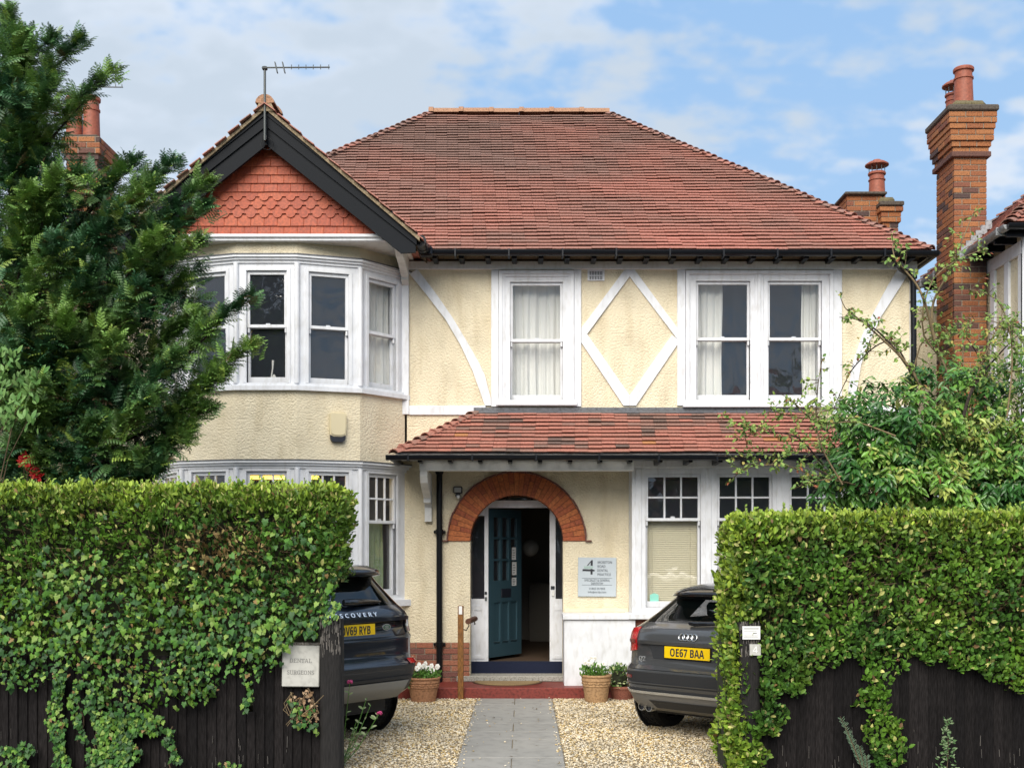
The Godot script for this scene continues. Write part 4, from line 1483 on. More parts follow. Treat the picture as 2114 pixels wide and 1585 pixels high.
func house_canopy() -> void:
	var ey := 2.985
	var ez := 1.0
	var ty := 3.60
	var lx := -1.546
	var ltx := -0.56
	var rtx := 3.60
	var rx := 4.15
	var b := MB.new()
	var a0 := Vector3(lx, ey, ez)
	var a1 := Vector3(rx, ey, ez)
	var t0 := Vector3(ltx, ty, 0.0)
	var t1 := Vector3(rtx, ty, 0.0)
	var w0 := Vector3(lx, ey, 0.0)
	var w1 := Vector3(rx, ey, 0.0)
	b.quad(a0, a1, t1, t0, Vector3(0, 1, 1))
	b.tri(w0, a0, t0, Vector3(-1, 1, 0))
	b.tri(w1, a1, t1, Vector3(1, 1, 0))
	b.quad(a0, a1, w1, w0, Vector3(0, -1, 0))
	var roof := put("canopy_roof", b, M.old_white_paint, house)
	var sl := sqrt(1.0 + (ty - ey) * (ty - ey))
	var up := Vector3(0, ty - ey, -1.0).normalized()
	var span := func(s: float) -> Vector2: return Vector2(s / sl * (ltx - lx) + 0.02, rx - lx - s / sl * (rx - rtx) - 0.02)
	var none := func(_c: Vector3) -> bool: return false
	lay_tiles(roof, a0 + Vector3(0, 0.0, 0.03), Vector3(1, 0, 0), up, 11, 0.104, span, none, 300, 1)
	hip_tiles(roof, a0 + Vector3(0.02, 0.0, 0), t0 + Vector3(0, 0.0, 0), 11, 1)
	hip_tiles(roof, a1 + Vector3(-0.02, 0.0, 0), t1 + Vector3(0, 0.0, 0), 11, 1)
	var dl := ltx - lx
	var span3 := func(s: float) -> Vector2: return Vector2(0.0, 1.0 - s / (sl * 1.0) - 0.03)
	lay_tiles(roof, w0, Vector3(0, 0, 1), Vector3(dl, ty - ey, 0).normalized(), 11, 0.1, span3, none, 0, 1)
	b = MB.new()
	b.cbox(Vector3(ltx - 0.08, 3.615, -0.001), Vector3(rtx + 0.1, 3.672, 0.034), 0.005)
	put("lead_flashing", b, M.lead, roof)
	b = MB.new()
	b.xbox(Transform3D(Basis(Vector3(1, 0, 0), 0.55), Vector3((ltx + rtx) * 0.5, 3.622, 0.062)), Vector3(rtx - ltx + 0.1, 0.006, 0.12), 0.0)
	put("lead_apron", b, M.lead, roof)
	# gutter, rafter feet
	b = half_gutter(Vector3(lx - 0.10, 2.965, ez + 0.065), Vector3(rx + 0.05, 2.965, ez + 0.065), 0.056)
	for px in [843.0, 975.0, 1107.0, 1237.0, 1360.0, 1480.0]:
		b.cbox(Vector3(wx(px, 1.07) - 0.012, 2.90, ez), Vector3(wx(px, 1.07) + 0.012, 2.975, ez + 0.125), 0.004)
	put("gutter", b, M.black_paint, house)
	b = half_gutter(Vector3(lx - 0.045, 2.965, 0.02), Vector3(lx - 0.045, 2.965, ez + 0.1), 0.05)
	put("gutter", b, M.black_paint, house)
	var x: float = wx(867, 0.95)
	while x < rx - 0.1:
		b = MB.new()
		b.cbox(Vector3(x - 0.026, 2.892, 0.10), Vector3(x + 0.026, 2.958, ez - 0.01), 0.004)
		put("rafter_foot", b, M.black_paint, roof)
		x += 0.363
	b = MB.new()
	b.cbox(Vector3(wx(866, 0.75), wy(972, 0.75), 0.66), Vector3(1.36, wy(951, 0.75), 0.77), 0.008)
	b.cbox(Vector3(wx(866, 0.75) + 0.01, wy(960, 0.75), 0.0), Vector3(wx(866, 0.75) + 0.09, wy(951, 0.75), 0.66), 0.004)
	put("porch_beam", b, M.old_white_paint, house)
	b = MB.new()
	var p := PackedVector2Array()
	for q in [[0.76, 2.805], [0.76, 2.74], [0.70, 2.66], [0.52, 2.58], [0.34, 2.53], [0.24, 2.49], [0.24, 2.44], [0.10, 2.42], [0.075, 2.38], [0.075, 2.20], [0.0, 2.20], [0.0, 2.805]]:
		p.append(Vector2(q[0], q[1]))
	b.prism(p, Transform3D(Basis(Vector3(0, 0, 1), Vector3(0, 1, 0), Vector3(1, 0, 0)), Vector3(wx(866, 0.75) + 0.05, 0, 0)), -0.045, 0.045)
	put("console", b, M.old_white_paint, house)

func house_porch() -> void:
	var id := Transform3D()
	var cx := wx(1066.5)
	var cy := 1.95
	# arch: mortar ring with single voussoirs standing proud of it
	var ring := PackedVector2Array()
	for k in 41:
		var g := PI * (1.0 - k / 40.0)
		ring.append(Vector2(cx + cos(g) * 0.884, cy + sin(g) * 0.884))
	for k in 41:
		var g := PI * k / 40.0
		ring.append(Vector2(cx + cos(g) * 0.610, cy + sin(g) * 0.610))
	var b := MB.new()
	b.prism(ring, id, -0.3, 0.012)
	var arch := put("arch", b, M.dark_mortar, house)
	var n := 37
	for k in n:
		var g0 := PI * k / n + 0.004
		var g1 := PI * (k + 1) / n - 0.004
		var cuts := [[0.603, 0.882]]
		if k % 3 == 1:
			cuts = [[0.603, 0.738], [0.744, 0.882]]
		elif k % 6 == 3:
			cuts = [[0.603, 0.79], [0.796, 0.882]]
		for e in cuts:
			var w := MB.new()
			var q := PackedVector2Array([Vector2(cx + cos(g0) * e[0], cy + sin(g0) * e[0]), Vector2(cx + cos(g0) * e[1], cy + sin(g0) * e[1]), Vector2(cx + cos(g1) * e[1], cy + sin(g1) * e[1]), Vector2(cx + cos(g1) * e[0], cy + sin(g1) * e[0])])
			w.prism(q, id, -0.296, 0.021 + rf(-0.003, 0.003))
			put("brick", w, M["arch_brick_%d" % rng.randi_range(0, 3)], arch)
	# drip mould of tiles on edge round the arch
	b = MB.new()
	for k in 44:
		var g := PI * (k + 0.5) / 44.0
		var r := 0.893 + rf(-0.003, 0.006)
		b.xbox(Transform3D(Basis(Vector3(0, 0, 1), g), Vector3(cx + cos(g) * r, cy + sin(g) * r, 0.022)), Vector3(0.018, 0.066, 0.05 + rf(0, 0.012)), 0.003)
	for s in [-1.0, 1.0]:
		b.xbox(Transform3D(Basis(), Vector3(cx + s * 0.925, cy + 0.004, 0.022)), Vector3(0.085, 0.018, 0.05), 0.003)
	put("drip_mould", b, M.brick_4, arch)
	# smooth reveals under the arch
	b = MB.new()
	b.box(Vector3(-0.690, 0.2, -0.299), Vector3(-0.684, cy - 0.004, 0.004))
	b.box(Vector3(0.516, 0.2, -0.299), Vector3(0.522, cy - 0.004, 0.004))
	put("reveal", b, M.smooth_render, house)
	# steps
	b = MB.new()
	b.cbox(Vector3(-1.66, -0.02, -0.02), Vector3(1.42, 0.14, 0.70), 0.012)
	put("red_step", b, M.red_paint, house)
	b = MB.new()
	b.cbox(Vector3(-0.86, 0.139, -0.30), Vector3(0.535, 0.215, 0.055), 0.012)
	put("threshold", b, M.stone, house)
	b = MB.new()
	b.box(Vector3(-0.70, 0.2, -0.42), Vector3(0.54, 0.365, -0.295))
	put("door_step", b, M.blue_carpet, house)
	# screen with the door
	var z := -0.38
	var t := Transform3D(Basis(), Vector3(0, 0, z))
	var door := Rect2(wx(1008, z), 0.355, wx(1135, z) - wx(1008, z), wy(1048, z) - 0.355)
	var l_low := Rect2(-0.655, 0.43, 0.125, 0.62)
	b = MB.new()
	var side_l := Rect2(-0.69, 1.19, wx(1000, z) + 0.69, 1.10)
	var side_r := Rect2(wx(1147, z), 1.19, 0.60 - wx(1147, z), 1.10)
	var fan := Rect2(wx(1020, z), wy(1033, z), wx(1123, z) - wx(1020, z), 0.3)
	b.panel(t, -0.80, 0.66, 0.362, 2.95, -0.07, 0.0, [door, side_l, side_r, fan, Rect2(-0.69, wy(1033, z), wx(1012, z) + 0.69, 0.3), Rect2(wx(1131, z), wy(1033, z), 0.58 - wx(1131, z), 0.3)])
	var screen := put("door_screen", b, M.white_paint, house)
	for e in [[-0.648, -0.545], [0.415, 0.512]]:
		b = MB.new()
		b.panel(t, e[0] - 0.03, e[1] + 0.035, 0.40, 1.10, 0.0, 0.012, [Rect2(e[0], 0.44, e[1] - e[0], 0.60)])
		put("panel", b, M.white_paint, screen)
	for r in [side_l, side_r, fan, Rect2(-0.69, wy(1033, z), wx(1012, z) + 0.69, 0.3), Rect2(wx(1131, z), wy(1033, z), 0.58 - wx(1131, z), 0.3)]:
		b = MB.new()
		b.box(Vector3(r.position.x, r.position.y, z - 0.038), Vector3(r.end.x, r.end.y, z - 0.034))
		put("pane", b, M.glass, screen)
	b = MB.new()
	b.panel(t, wx(1045, z), wx(1100, z), wy(1034.5, z), wy(1018, z), -0.03, -0.012, [rect(1049, 1015, 1096, 1031, z)])
	b.box(Vector3(wx(1055, z), wy(1024, z), z - 0.03), Vector3(wx(1082, z), wy(1012, z), z - 0.014))
	put("fanlight_frame", b, M.gloss_black, screen)
	# door keypad and bell
	var fit := [[wx(1141, z), wy(1213, z), 0.05, 0.045, "keypad", M.dark_plastic], [wx(1142, z), wy(1225, z), 0.035, 0.075, "lock_plate", M.paper], [wx(1003, z), wy(1224, z), 0.03, 0.035, "latch_keep", M.dark_plastic], [wx(1003, z), wy(1236, z), 0.026, 0.05, "lock_keep", M.zinc]]
	for f in fit:
		b = MB.new()
		b.cbox(Vector3(f[0] - f[2] * 0.5, f[1] - f[3] * 0.5, z), Vector3(f[0] + f[2] * 0.5, f[1] + f[3] * 0.5, z + 0.018), 0.004)
		put(f[4], b, f[5], screen)
	# the open door, hinged at the left jamb
	var w := door.size.x - 0.01
	var h := door.size.y - 0.06
	var dt := Transform3D(Basis(Vector3.UP, deg_to_rad(58.0)), Vector3(door.position.x + 0.012, 0.405, z - 0.06))
	b = MB.new()
	var holes := []
	for i in 3:
		for j in 3:
			holes.append(Rect2(0.105 + i * 0.212, 1.02 + j * 0.293, 0.165, 0.265))
	for i in 3:
		holes.append(Rect2(0.105 + i * 0.212, 0.17, 0.165, 0.56))
	holes.append(Rect2(0.30, 0.80, 0.22, 0.10))
	b.panel(Transform3D(), 0.0, w, 0.0, h, -0.045, 0.0, holes)
	var leaf := put("door", b, M.teal_paint, house, dt)
	for i in 3:
		b = MB.new()
		b.box(Vector3(0.10 + i * 0.212, 0.165, -0.035), Vector3(0.275 + i * 0.212, 0.735, -0.022))
		b.xbox(Transform3D(Basis(Vector3(1, 0, 0), 0.5), Vector3(0.1875 + i * 0.212, 0.185, -0.012)), Vector3(0.165, 0.05, 0.01))
		put("panel", b, M.teal_paint, leaf)
		for j in 3:
			b = MB.new()
			b.box(Vector3(0.105 + i * 0.212, 1.02 + j * 0.293, -0.026), Vector3(0.27 + i * 0.212, 1.285 + j * 0.293, -0.022))
			put("pane", b, M.glass, leaf)
	b = MB.new()
	b.cbox(Vector3(0.29, 0.79, -0.03), Vector3(0.53, 0.91, 0.008), 0.006)
	put("letter_flap", b, M.dark_plastic, leaf)
	for e in [[0.555, 1.30, 0.10, 0.17], [0.56, 1.09, 0.11, 0.18], [0.555, 0.945, 0.11, 0.11]]:
		b = MB.new()
		b.box(Vector3(e[0], e[1], 0.002), Vector3(e[0] + e[2], e[1] + e[3], 0.004))
		put("notice", b, M.paper, leaf)
		for k in 4:
			b = MB.new()
			b.box(Vector3(e[0] + 0.012, e[1] + e[3] * (0.16 + 0.19 * k), 0.004), Vector3(e[0] + e[2] * (0.6 + 0.08 * (k % 3)), e[1] + e[3] * (0.16 + 0.19 * k) + 0.008, 0.005))
			put("print", b, M.ink_grey, leaf)
	# things in the hall
	b = MB.new()
	b.lathe([Vector2(0.001, -0.13), Vector2(0.05, -0.12), Vector2(0.1, -0.085), Vector2(0.128, -0.03), Vector2(0.13, 0.03), Vector2(0.1, 0.085), Vector2(0.05, 0.12), Vector2(0.001, 0.13)], 24, id)
	var gl := lone("globe_lamp", b, M.lamp_glass, "unlit round globe lamp in the dark hall behind the open door", "lamp")
	gl.position = wp(1095, 1131, -2.2)
	b = MB.new()
	b.cbox(Vector3(0.0, 0, 0), Vector3(0.9, 0.95, 0.4), 0.01)
	var cab := thing("hall_cupboard", "low panelled cupboard at the end of the dark hall", "cupboard", Vector3(0.10, 0.36, -4.25))
	put("carcass", b, M.room_wall, cab)
	for i in 2:
		b = MB.new()
		b.panel(id, 0.03 + i * 0.44, 0.43 + i * 0.44, 0.08, 0.90, 0.4, 0.425, [Rect2(0.09 + i * 0.44, 0.14, 0.28, 0.7)])
		put("cupboard_door", b, M.room_wall, cab)
	# white boxed panel with a shelf at the right of the porch
	b = MB.new()
	b.cbox(Vector3(wx(1165, 0.5), 0.139, 0.0), Vector3(wx(1312, 0.5), wy(1279, 0.5), 0.5), 0.004)
	put("boxed_panel", b, M.white_paint, house)
	b = MB.new()
	b.cbox(Vector3(wx(1162, 0.52), wy(1279, 0.5), 0.0), Vector3(wx(1306, 0.52), wy(1268, 0.5), 0.53), 0.006)
	put("boxed_panel_shelf", b, M.white_paint, house)
	b = MB.new()
	b.cbox(Vector3(0.53, wy(1268, 0.5), -0.01), Vector3(1.36, wy(1256, 0.1), 0.03), 0.006)
	put("wall_ledge", b, M.smooth_render, house)

func house_chimneys() -> void:
	# two stacks beyond the right hip
	var z1 := -2.0
	var ty := wy(403, z1)
	var s := stack("chimney", house, wx(1749, z1), wx(1822, z1), z1 - 0.75, z1, 0.0, ty, [0.0], 5.9)
	var b := MB.new()
	b.cbox(Vector3(wx(1743, z1), ty, z1 - 0.82), Vector3(wx(1830, z1), ty + 0.04, z1 + 0.06), 0.01)
	put("cap", b, M.dark_cap, s)
	chimney_pot(s, Vector3(wx(1811, z1 - 0.3), ty + 0.03, z1 - 0.3), 0.40, 0.115, true)
	var z2 := -1.92
	var ty2 := wy(428, z2)
	s = stack("chimney", house, wx(1826, z2), wx(1850, z2), z2 - 0.5, z2, 0.0, ty2, [0.085, 0.06, 0.06, 0.03, 0.03], 5.9)
	b = MB.new()
	b.cbox(Vector3(wx(1813, z2), ty2, z2 - 0.6), Vector3(wx(1863, z2), ty2 + 0.065, z2 + 0.11), 0.012)
	put("cap", b, M.dark_cap, s)
	b = MB.new()
	b.lathe([Vector2(0.155, 0.0), Vector2(0.15, 0.06), Vector2(0.12, 0.10), Vector2(0.001, 0.115)], 4, Transform3D(Basis(Vector3.UP, PI / 4) * Basis.from_scale(Vector3(1.0, 1.0, 1.0)), Vector3(wx(1833, z2), ty2 + 0.06, z2 - 0.12)), false)
	put("flaunching", b, M.mossy_cap, s)
	# stack at the left, half hidden by the tree
	var z3 := -0.3
	var ty3 := wy(283, z3)
	s = stack("chimney", house, wx(136, z3), wx(200, z3), z3 - 0.62, z3, 0.0, ty3, [0.05, 0.05, 0.05, 0.025, 0.0], 4.6)
	b = MB.new()
	b.cbox(Vector3(wx(131, z3), ty3, z3 - 0.62), Vector3(wx(201, z3), ty3 + 0.03, z3 + 0.02), 0.01)
	put("cap", b, M.dark_cap, s)
	for e in [[150.0, -0.05], [187.0, -0.02]]:
		chimney_pot(s, Vector3(wx(e[0], z3 - 0.3), ty3 + 0.03, z3 - 0.3 + e[1]), 0.62, 0.105, false)
	var an := thing("television_aerial", "small dark aerial beside the chimney above the yew tree", "aerial", Vector3(wx(180, -1.2), 7.3, -1.2))
	b = MB.new()
	b.tube([Vector3(0, -0.2, 0), Vector3(0, wy(178, -1.2) - 7.3, 0)], [0.014], 6)
	put("mast", b, M.zinc, an)
	b = MB.new()
	b.tube([Vector3(-0.15, wy(179, -1.2) - 7.3, 0), Vector3(wx(253, -1.2) - wx(180, -1.2), wy(180, -1.2) - 7.3, 0)], [0.008], 6)
	for px in [226.0, 238.0, 251.0]:
		b.tube([Vector3(wx(px, -1.2) - wx(180, -1.2), wy(181, -1.2) - 7.3, 0), Vector3(wx(px, -1.2) - wx(180, -1.2), wy(174, -1.2) - 7.3, 0)], [0.006], 5)
	put("boom", b, M.zinc, an)

func house_pipes() -> void:
	var b := half_gutter(Vector3(-1.18, 5.585, EAVE_Z + 0.07), Vector3(ROOF_R + 0.07, 5.575, EAVE_Z + 0.07), 0.058)
	for k in 10:
		var x := -0.85 + k * 0.672
		if x < 5.1:
			b.cbox(Vector3(x - 0.013, 5.50, EAVE_Z), Vector3(x + 0.013, 5.60, EAVE_Z + 0.14), 0.004)
	put("gutter", b, M.black_paint, house)
	b = half_gutter(Vector3(ROOF_R + 0.05, 5.575, EAVE_Z + 0.08), Vector3(ROOF_R + 0.05, 5.575, -2.5), 0.055)
	put("gutter", b, M.black_paint, house)
	# gutter end of the gable slope
	b = MB.new()
	var a := Vector3(wx(868, 1.0), wy(497, 1.0), 1.0)
	b.tube([a, a + Vector3(0.0, 0.0, -0.25), Vector3(-1.20, 5.60, EAVE_Z + 0.12)], [0.062], 14)
	b.tube([a + Vector3(0, 0, 0.012), a + Vector3(0, 0, -0.05)], [0.07], 14)
	b.tube([a + Vector3(0, 0, -0.25), a + Vector3(0, -0.002, -0.31)], [0.068], 14)
	b.xbox(Transform3D(Basis(), Vector3(-1.21, 5.56, EAVE_Z + 0.13)), Vector3(0.16, 0.12, 0.14), 0.02)
	put("gutter_end", b, M.black_paint, house)
	# down pipe at the right corner with a swan neck
	b = MB.new()
	b.tube([wp(1852, 522, 0.40), wp(1853, 543, 0.36), wp(1862, 556, 0.22), wp(1878, 566, 0.10), wp(1886, 580, 0.065), wp(1887, 700, 0.065), Vector3(wx(1887, 0.065), 0.05, 0.065)], [0.037], 12)
	for py in [548.0, 572.0, 640.0]:
		var c := wp(1887 if py > 560 else 1854, py, 0.065 if py > 560 else 0.34)
		b.tube([c + Vector3(0, 0.02, 0), c - Vector3(0, 0.02, 0)], [0.045], 12)
	b.box(Vector3(wx(1878), wy(626), 0.0), Vector3(wx(1890), wy(622), 0.06))
	put("down_pipe", b, M.black_paint, house)
	# down pipe beside the porch
	b = MB.new()
	var px := 908.0
	b.tube([Vector3(wx(px), wy(975), 0.09), Vector3(wx(px), 0.10, 0.09)], [0.039], 12)
	b.tube([Vector3(wx(px), wy(972), 0.09), Vector3(wx(px), wy(980), 0.09)], [0.062, 0.045], 12)
	for py in [1099.0, 1330.0]:
		b.tube([Vector3(wx(px), wy(py - 6.0), 0.09), Vector3(wx(px), wy(py + 4.0), 0.09)], [0.05], 12)
		b.cbox(Vector3(wx(px) - 0.075, wy(py + 2), 0.0), Vector3(wx(px) + 0.075, wy(py - 4), 0.075), 0.006)
	put("down_pipe", b, M.black_iron, house)

# ---------------------------------------------------------------- neighbours
func hipped(b: MB, x0: float, x1: float, z0: float, z1: float, y: float, pitch: float) -> void:
	var w := (x1 - x0) * 0.5
	var d := (z1 - z0) * 0.5
	var r := minf(w, d)
	var p0 := Vector3(x0 + r, y + r * pitch, z0 + d) if w >= d else Vector3(x0 + w, y + r * pitch, z1 - r)
	var p1 := Vector3(x1 - r, y + r * pitch, z0 + d) if w >= d else Vector3(x0 + w, y + r * pitch, z0 + r)
	var a := Vector3(x0, y, z1)
	var e := Vector3(x1, y, z1)
	var f := Vector3(x1, y, z0)
	var g := Vector3(x0, y, z0)
	if w >= d:
		b.quad(a, e, p1, p0, Vector3(0, 1, 1))
		b.quad(f, g, p0, p1, Vector3(0, 1, -1))
		b.tri(g, a, p0, Vector3(-1, 1, 0))
		b.tri(e, f, p1, Vector3(1, 1, 0))
	else:
		b.tri(a, e, p0, Vector3(0, 1, 1))
		b.tri(f, g, p1, Vector3(0, 1, -1))
		b.quad(g, a, p0, p1, Vector3(-1, 1, 0))
		b.quad(e, f, p1, p0, Vector3(1, 1, 0))
	b.quad(a, e, f, g, Vector3(0, -1, 0))

func build_neighbours() -> void:
	# right: a hipped wing seen at a grazing angle, with a tall stack rising through its eave
	var nb := thing("neighbouring_house", "cream neighbouring house at the right edge with white timbers, brown roof and tall brick chimney", "house")
	var ex := 5.92
	var ey := 5.80
	var zf := 0.86
	var zb := -2.35
	var b := MB.new()
	hipped(b, ex, ex + 7.5, zb, zf, ey, 0.84)
	var roof := put("roof", b, M.tile_4, nb)
	var dep := (zf - zb) * 0.5
	var sl := dep * sqrt(1.0 + 0.84 * 0.84)
	var up := Vector3(1, 0.84, 0).normalized()
	var none := func(_c: Vector3) -> bool: return false
	var span := func(s: float) -> Vector2: return Vector2(s / sl * dep, zf - zb - s / sl * dep)
	lay_tiles(roof, Vector3(ex, ey, zb), Vector3(0, 0, 1), up, int(sl / 0.1), 0.1, span, none, 0, 1)
	var span2 := func(s: float) -> Vector2: return Vector2(s / sl * dep, 7.5 - s / sl * dep)
	lay_tiles(roof, Vector3(ex, ey, zf), Vector3(1, 0, 0), Vector3(0, 0.84, -1).normalized(), int(sl / 0.1), 0.1, span2, none, 0, 1)
	hip_tiles(roof, Vector3(ex, ey, zf), Vector3(ex + dep, ey + dep * 0.84, zf - dep), 20, 1)
	hip_tiles(roof, Vector3(ex, ey, zb), Vector3(ex + dep, ey + dep * 0.84, zb + dep), 20, 1)
	b = MB.new()
	b.box(Vector3(ex + 0.28, 0, zb + 0.25), Vector3(ex + 7.2, ey - 0.02, zf - 0.25))
	put("wall", b, M.roughcast, nb)
	b = MB.new()
	b.box(Vector3(5.58, 0, -2.75), Vector3(ex + 0.3, 5.50, -2.45))
	put("side_wall", b, M.roughcast, nb)
	b = half_gutter(Vector3(ex - 0.03, ey - 0.02, zb), Vector3(ex - 0.03, ey - 0.02, zf + 0.04), 0.06)
	for k in 6:
		var z := zb + 0.3 + k * 0.55
		b.cbox(Vector3(ex - 0.10, ey - 0.10, z - 0.014), Vector3(ex + 0.02, ey + 0.0, z + 0.014), 0.004)
	put("gutter", b, M.lead_light, nb)
	b = half_gutter(Vector3(ex - 0.05, ey - 0.02, zf + 0.05), Vector3(ex + 7.5, ey - 0.02, zf + 0.05), 0.06)
	put("gutter", b, M.black_paint, nb)
	b = MB.new()
	b.box(Vector3(ex + 0.02, ey - 0.05, zb), Vector3(ex + 0.29, ey - 0.03, zf))
	for k in 9:
		var z := zb + 0.2 + k * 0.36
		b.cbox(Vector3(ex + 0.0, ey - 0.13, z), Vector3(ex + 0.28, ey - 0.05, z + 0.05), 0.004)
	put("eave", b, M.black_paint, nb)
	# white timbers on the side wall
	var wxx := ex + 0.28
	for z in [0.58, 0.16, -0.28, -0.74]:
		b = MB.new()
		b.cbox(Vector3(wxx - 0.03, 3.4, z - 0.07), Vector3(wxx + 0.01, ey - 0.13, z + 0.07), 0.006)
		put("timber", b, M.white_paint, nb)
	b = MB.new()
	b.cbox(Vector3(wxx - 0.035, ey - 0.30, zb + 0.3), Vector3(wxx + 0.01, ey - 0.13, zf - 0.24), 0.006)
	b.cbox(Vector3(wxx - 0.035, 3.3, zb + 0.3), Vector3(wxx + 0.01, 3.45, zf - 0.24), 0.006)
	put("timber", b, M.white_paint, nb)
	b = MB.new()
	b.cbox(Vector3(wxx - 0.03, 3.3, zf - 0.26), Vector3(wxx + 0.6, ey - 0.1, zf - 0.215), 0.006)
	put("timber", b, M.white_paint, nb)
	b = MB.new()
	b.panel(Transform3D(), wxx + 0.2, wxx + 1.4, 3.9, 5.2, zf - 0.26, zf - 0.20, [Rect2(wxx + 0.3, 4.0, 0.45, 1.1), Rect2(wxx + 0.85, 4.0, 0.45, 1.1)])
	var wf := put("window", b, M.white_paint, nb)
	b = MB.new()
	b.box(Vector3(wxx + 0.25, 3.95, zf - 0.24), Vector3(wxx + 1.35, 5.15, zf - 0.235))
	put("pane", b, M.gloss_black, wf)
	# stack
	var z1 := -0.42
	var x0 := wx(1970.5, z1)
	var x1 := wx(2038, z1)
	var zk := z1 - 0.66
	var ty := wy(234, z1)
	var spread := [0.10, 0.10, 0.085, 0.07, 0.07, 0.045, 0.02, 0.0, 0.0, 0.0, 0.0]
	var st := stack("chimney", nb, x0, x1, zk, z1, 2.6, ty, spread, 2.9)
	b = MB.new()
	b.cbox(Vector3(x0 - 0.12, ty, zk - 0.12), Vector3(x1 + 0.12, ty + 0.08, z1 + 0.125), 0.015)
	put("cap", b, M.dark_cap, st)
	b = MB.new()
	b.cbox(Vector3(x0 - 0.045, wy(325, z1), zk - 0.045), Vector3(x1 + 0.045, wy(314, z1), z1 + 0.045), 0.008)
	put("string_course", b, M.stack_brick_4, st)
	b = MB.new()
	b.cbox(Vector3(x0 + 0.0, ty + 0.08, zk + 0.02), Vector3(x1 + 0.02, ty + 0.20, z1 - 0.02), 0.05)
	put("flaunching", b, M.mossy_cap, st)
	chimney_pot(st, Vector3(wx(1990, z1 - 0.2), ty + 0.18, z1 - 0.2), wy(141, z1 - 0.2) - ty - 0.18, 0.120, false)
	chimney_pot(st, Vector3(wx(1969, z1 - 0.52) , ty + 0.12, z1 - 0.52), 0.34, 0.10, true)
	# stepped lead where the stack meets the roof
	for k in 7:
		b = MB.new()
		var px := 1976.0 + k * 10.0
		var py := 521.0 - k * 10.5
		var c := Vector3(wx(px, z1), wy(py, z1), z1 + 0.012)
		b.box(c + Vector3(-0.01, -0.10, -0.008), c + Vector3(0.075, 0.02, 0.001 + 0.0015 * k))
		put("lead_step", b, M.lead_light, st)
	# left: side of the next house, glimpsed through the tree
	var lf := thing("neighbouring_house", "pale neighbouring house glimpsed through the yew tree at the left edge", "house")
	b = MB.new()
	b.box(Vector3(-13.5, 0, -7.5), Vector3(-7.4, 5.4, -1.2))
	put("wall", b, M.roughcast, lf)
	b = MB.new()
	hipped(b, -13.9, -7.0, -7.9, -0.8, 5.4, 0.8)
	var lr := put("roof", b, M.tile_2, lf)
	var dl := 3.45
	var ll := dl * sqrt(1.0 + 0.64)
	var span4 := func(s: float) -> Vector2: return Vector2(s / ll * dl, 6.9 - s / ll * dl)
	var span5 := func(s: float) -> Vector2: return Vector2(s / ll * dl, 7.1 - s / ll * dl)
	lay_tiles(lr, Vector3(-13.9, 5.4, -0.8), Vector3(1, 0, 0), Vector3(0, 0.8, -1).normalized(), int(ll / 0.1), 0.1, span4, none, 0, 1)
	lay_tiles(lr, Vector3(-7.0, 5.4, -7.9), Vector3(0, 0, 1), Vector3(-1, 0.8, 0).normalized(), int(ll / 0.1), 0.1, span5, none, 0, 1)
	for y in [1.4, 3.7]:
		b = MB.new()
		b.panel(Transform3D(), -10.6, -8.6, y, y + 1.4, -1.25, -1.15, [Rect2(-10.5, y + 0.1, 0.85, 1.2), Rect2(-9.55, y + 0.1, 0.85, 1.2)])
		var w := put("window", b, M.white_paint, lf)
		b = MB.new()
		b.box(Vector3(-10.55, y + 0.05, -1.22), Vector3(-8.65, y + 1.35, -1.19))
		put("pane", b, M.gloss_black, w)

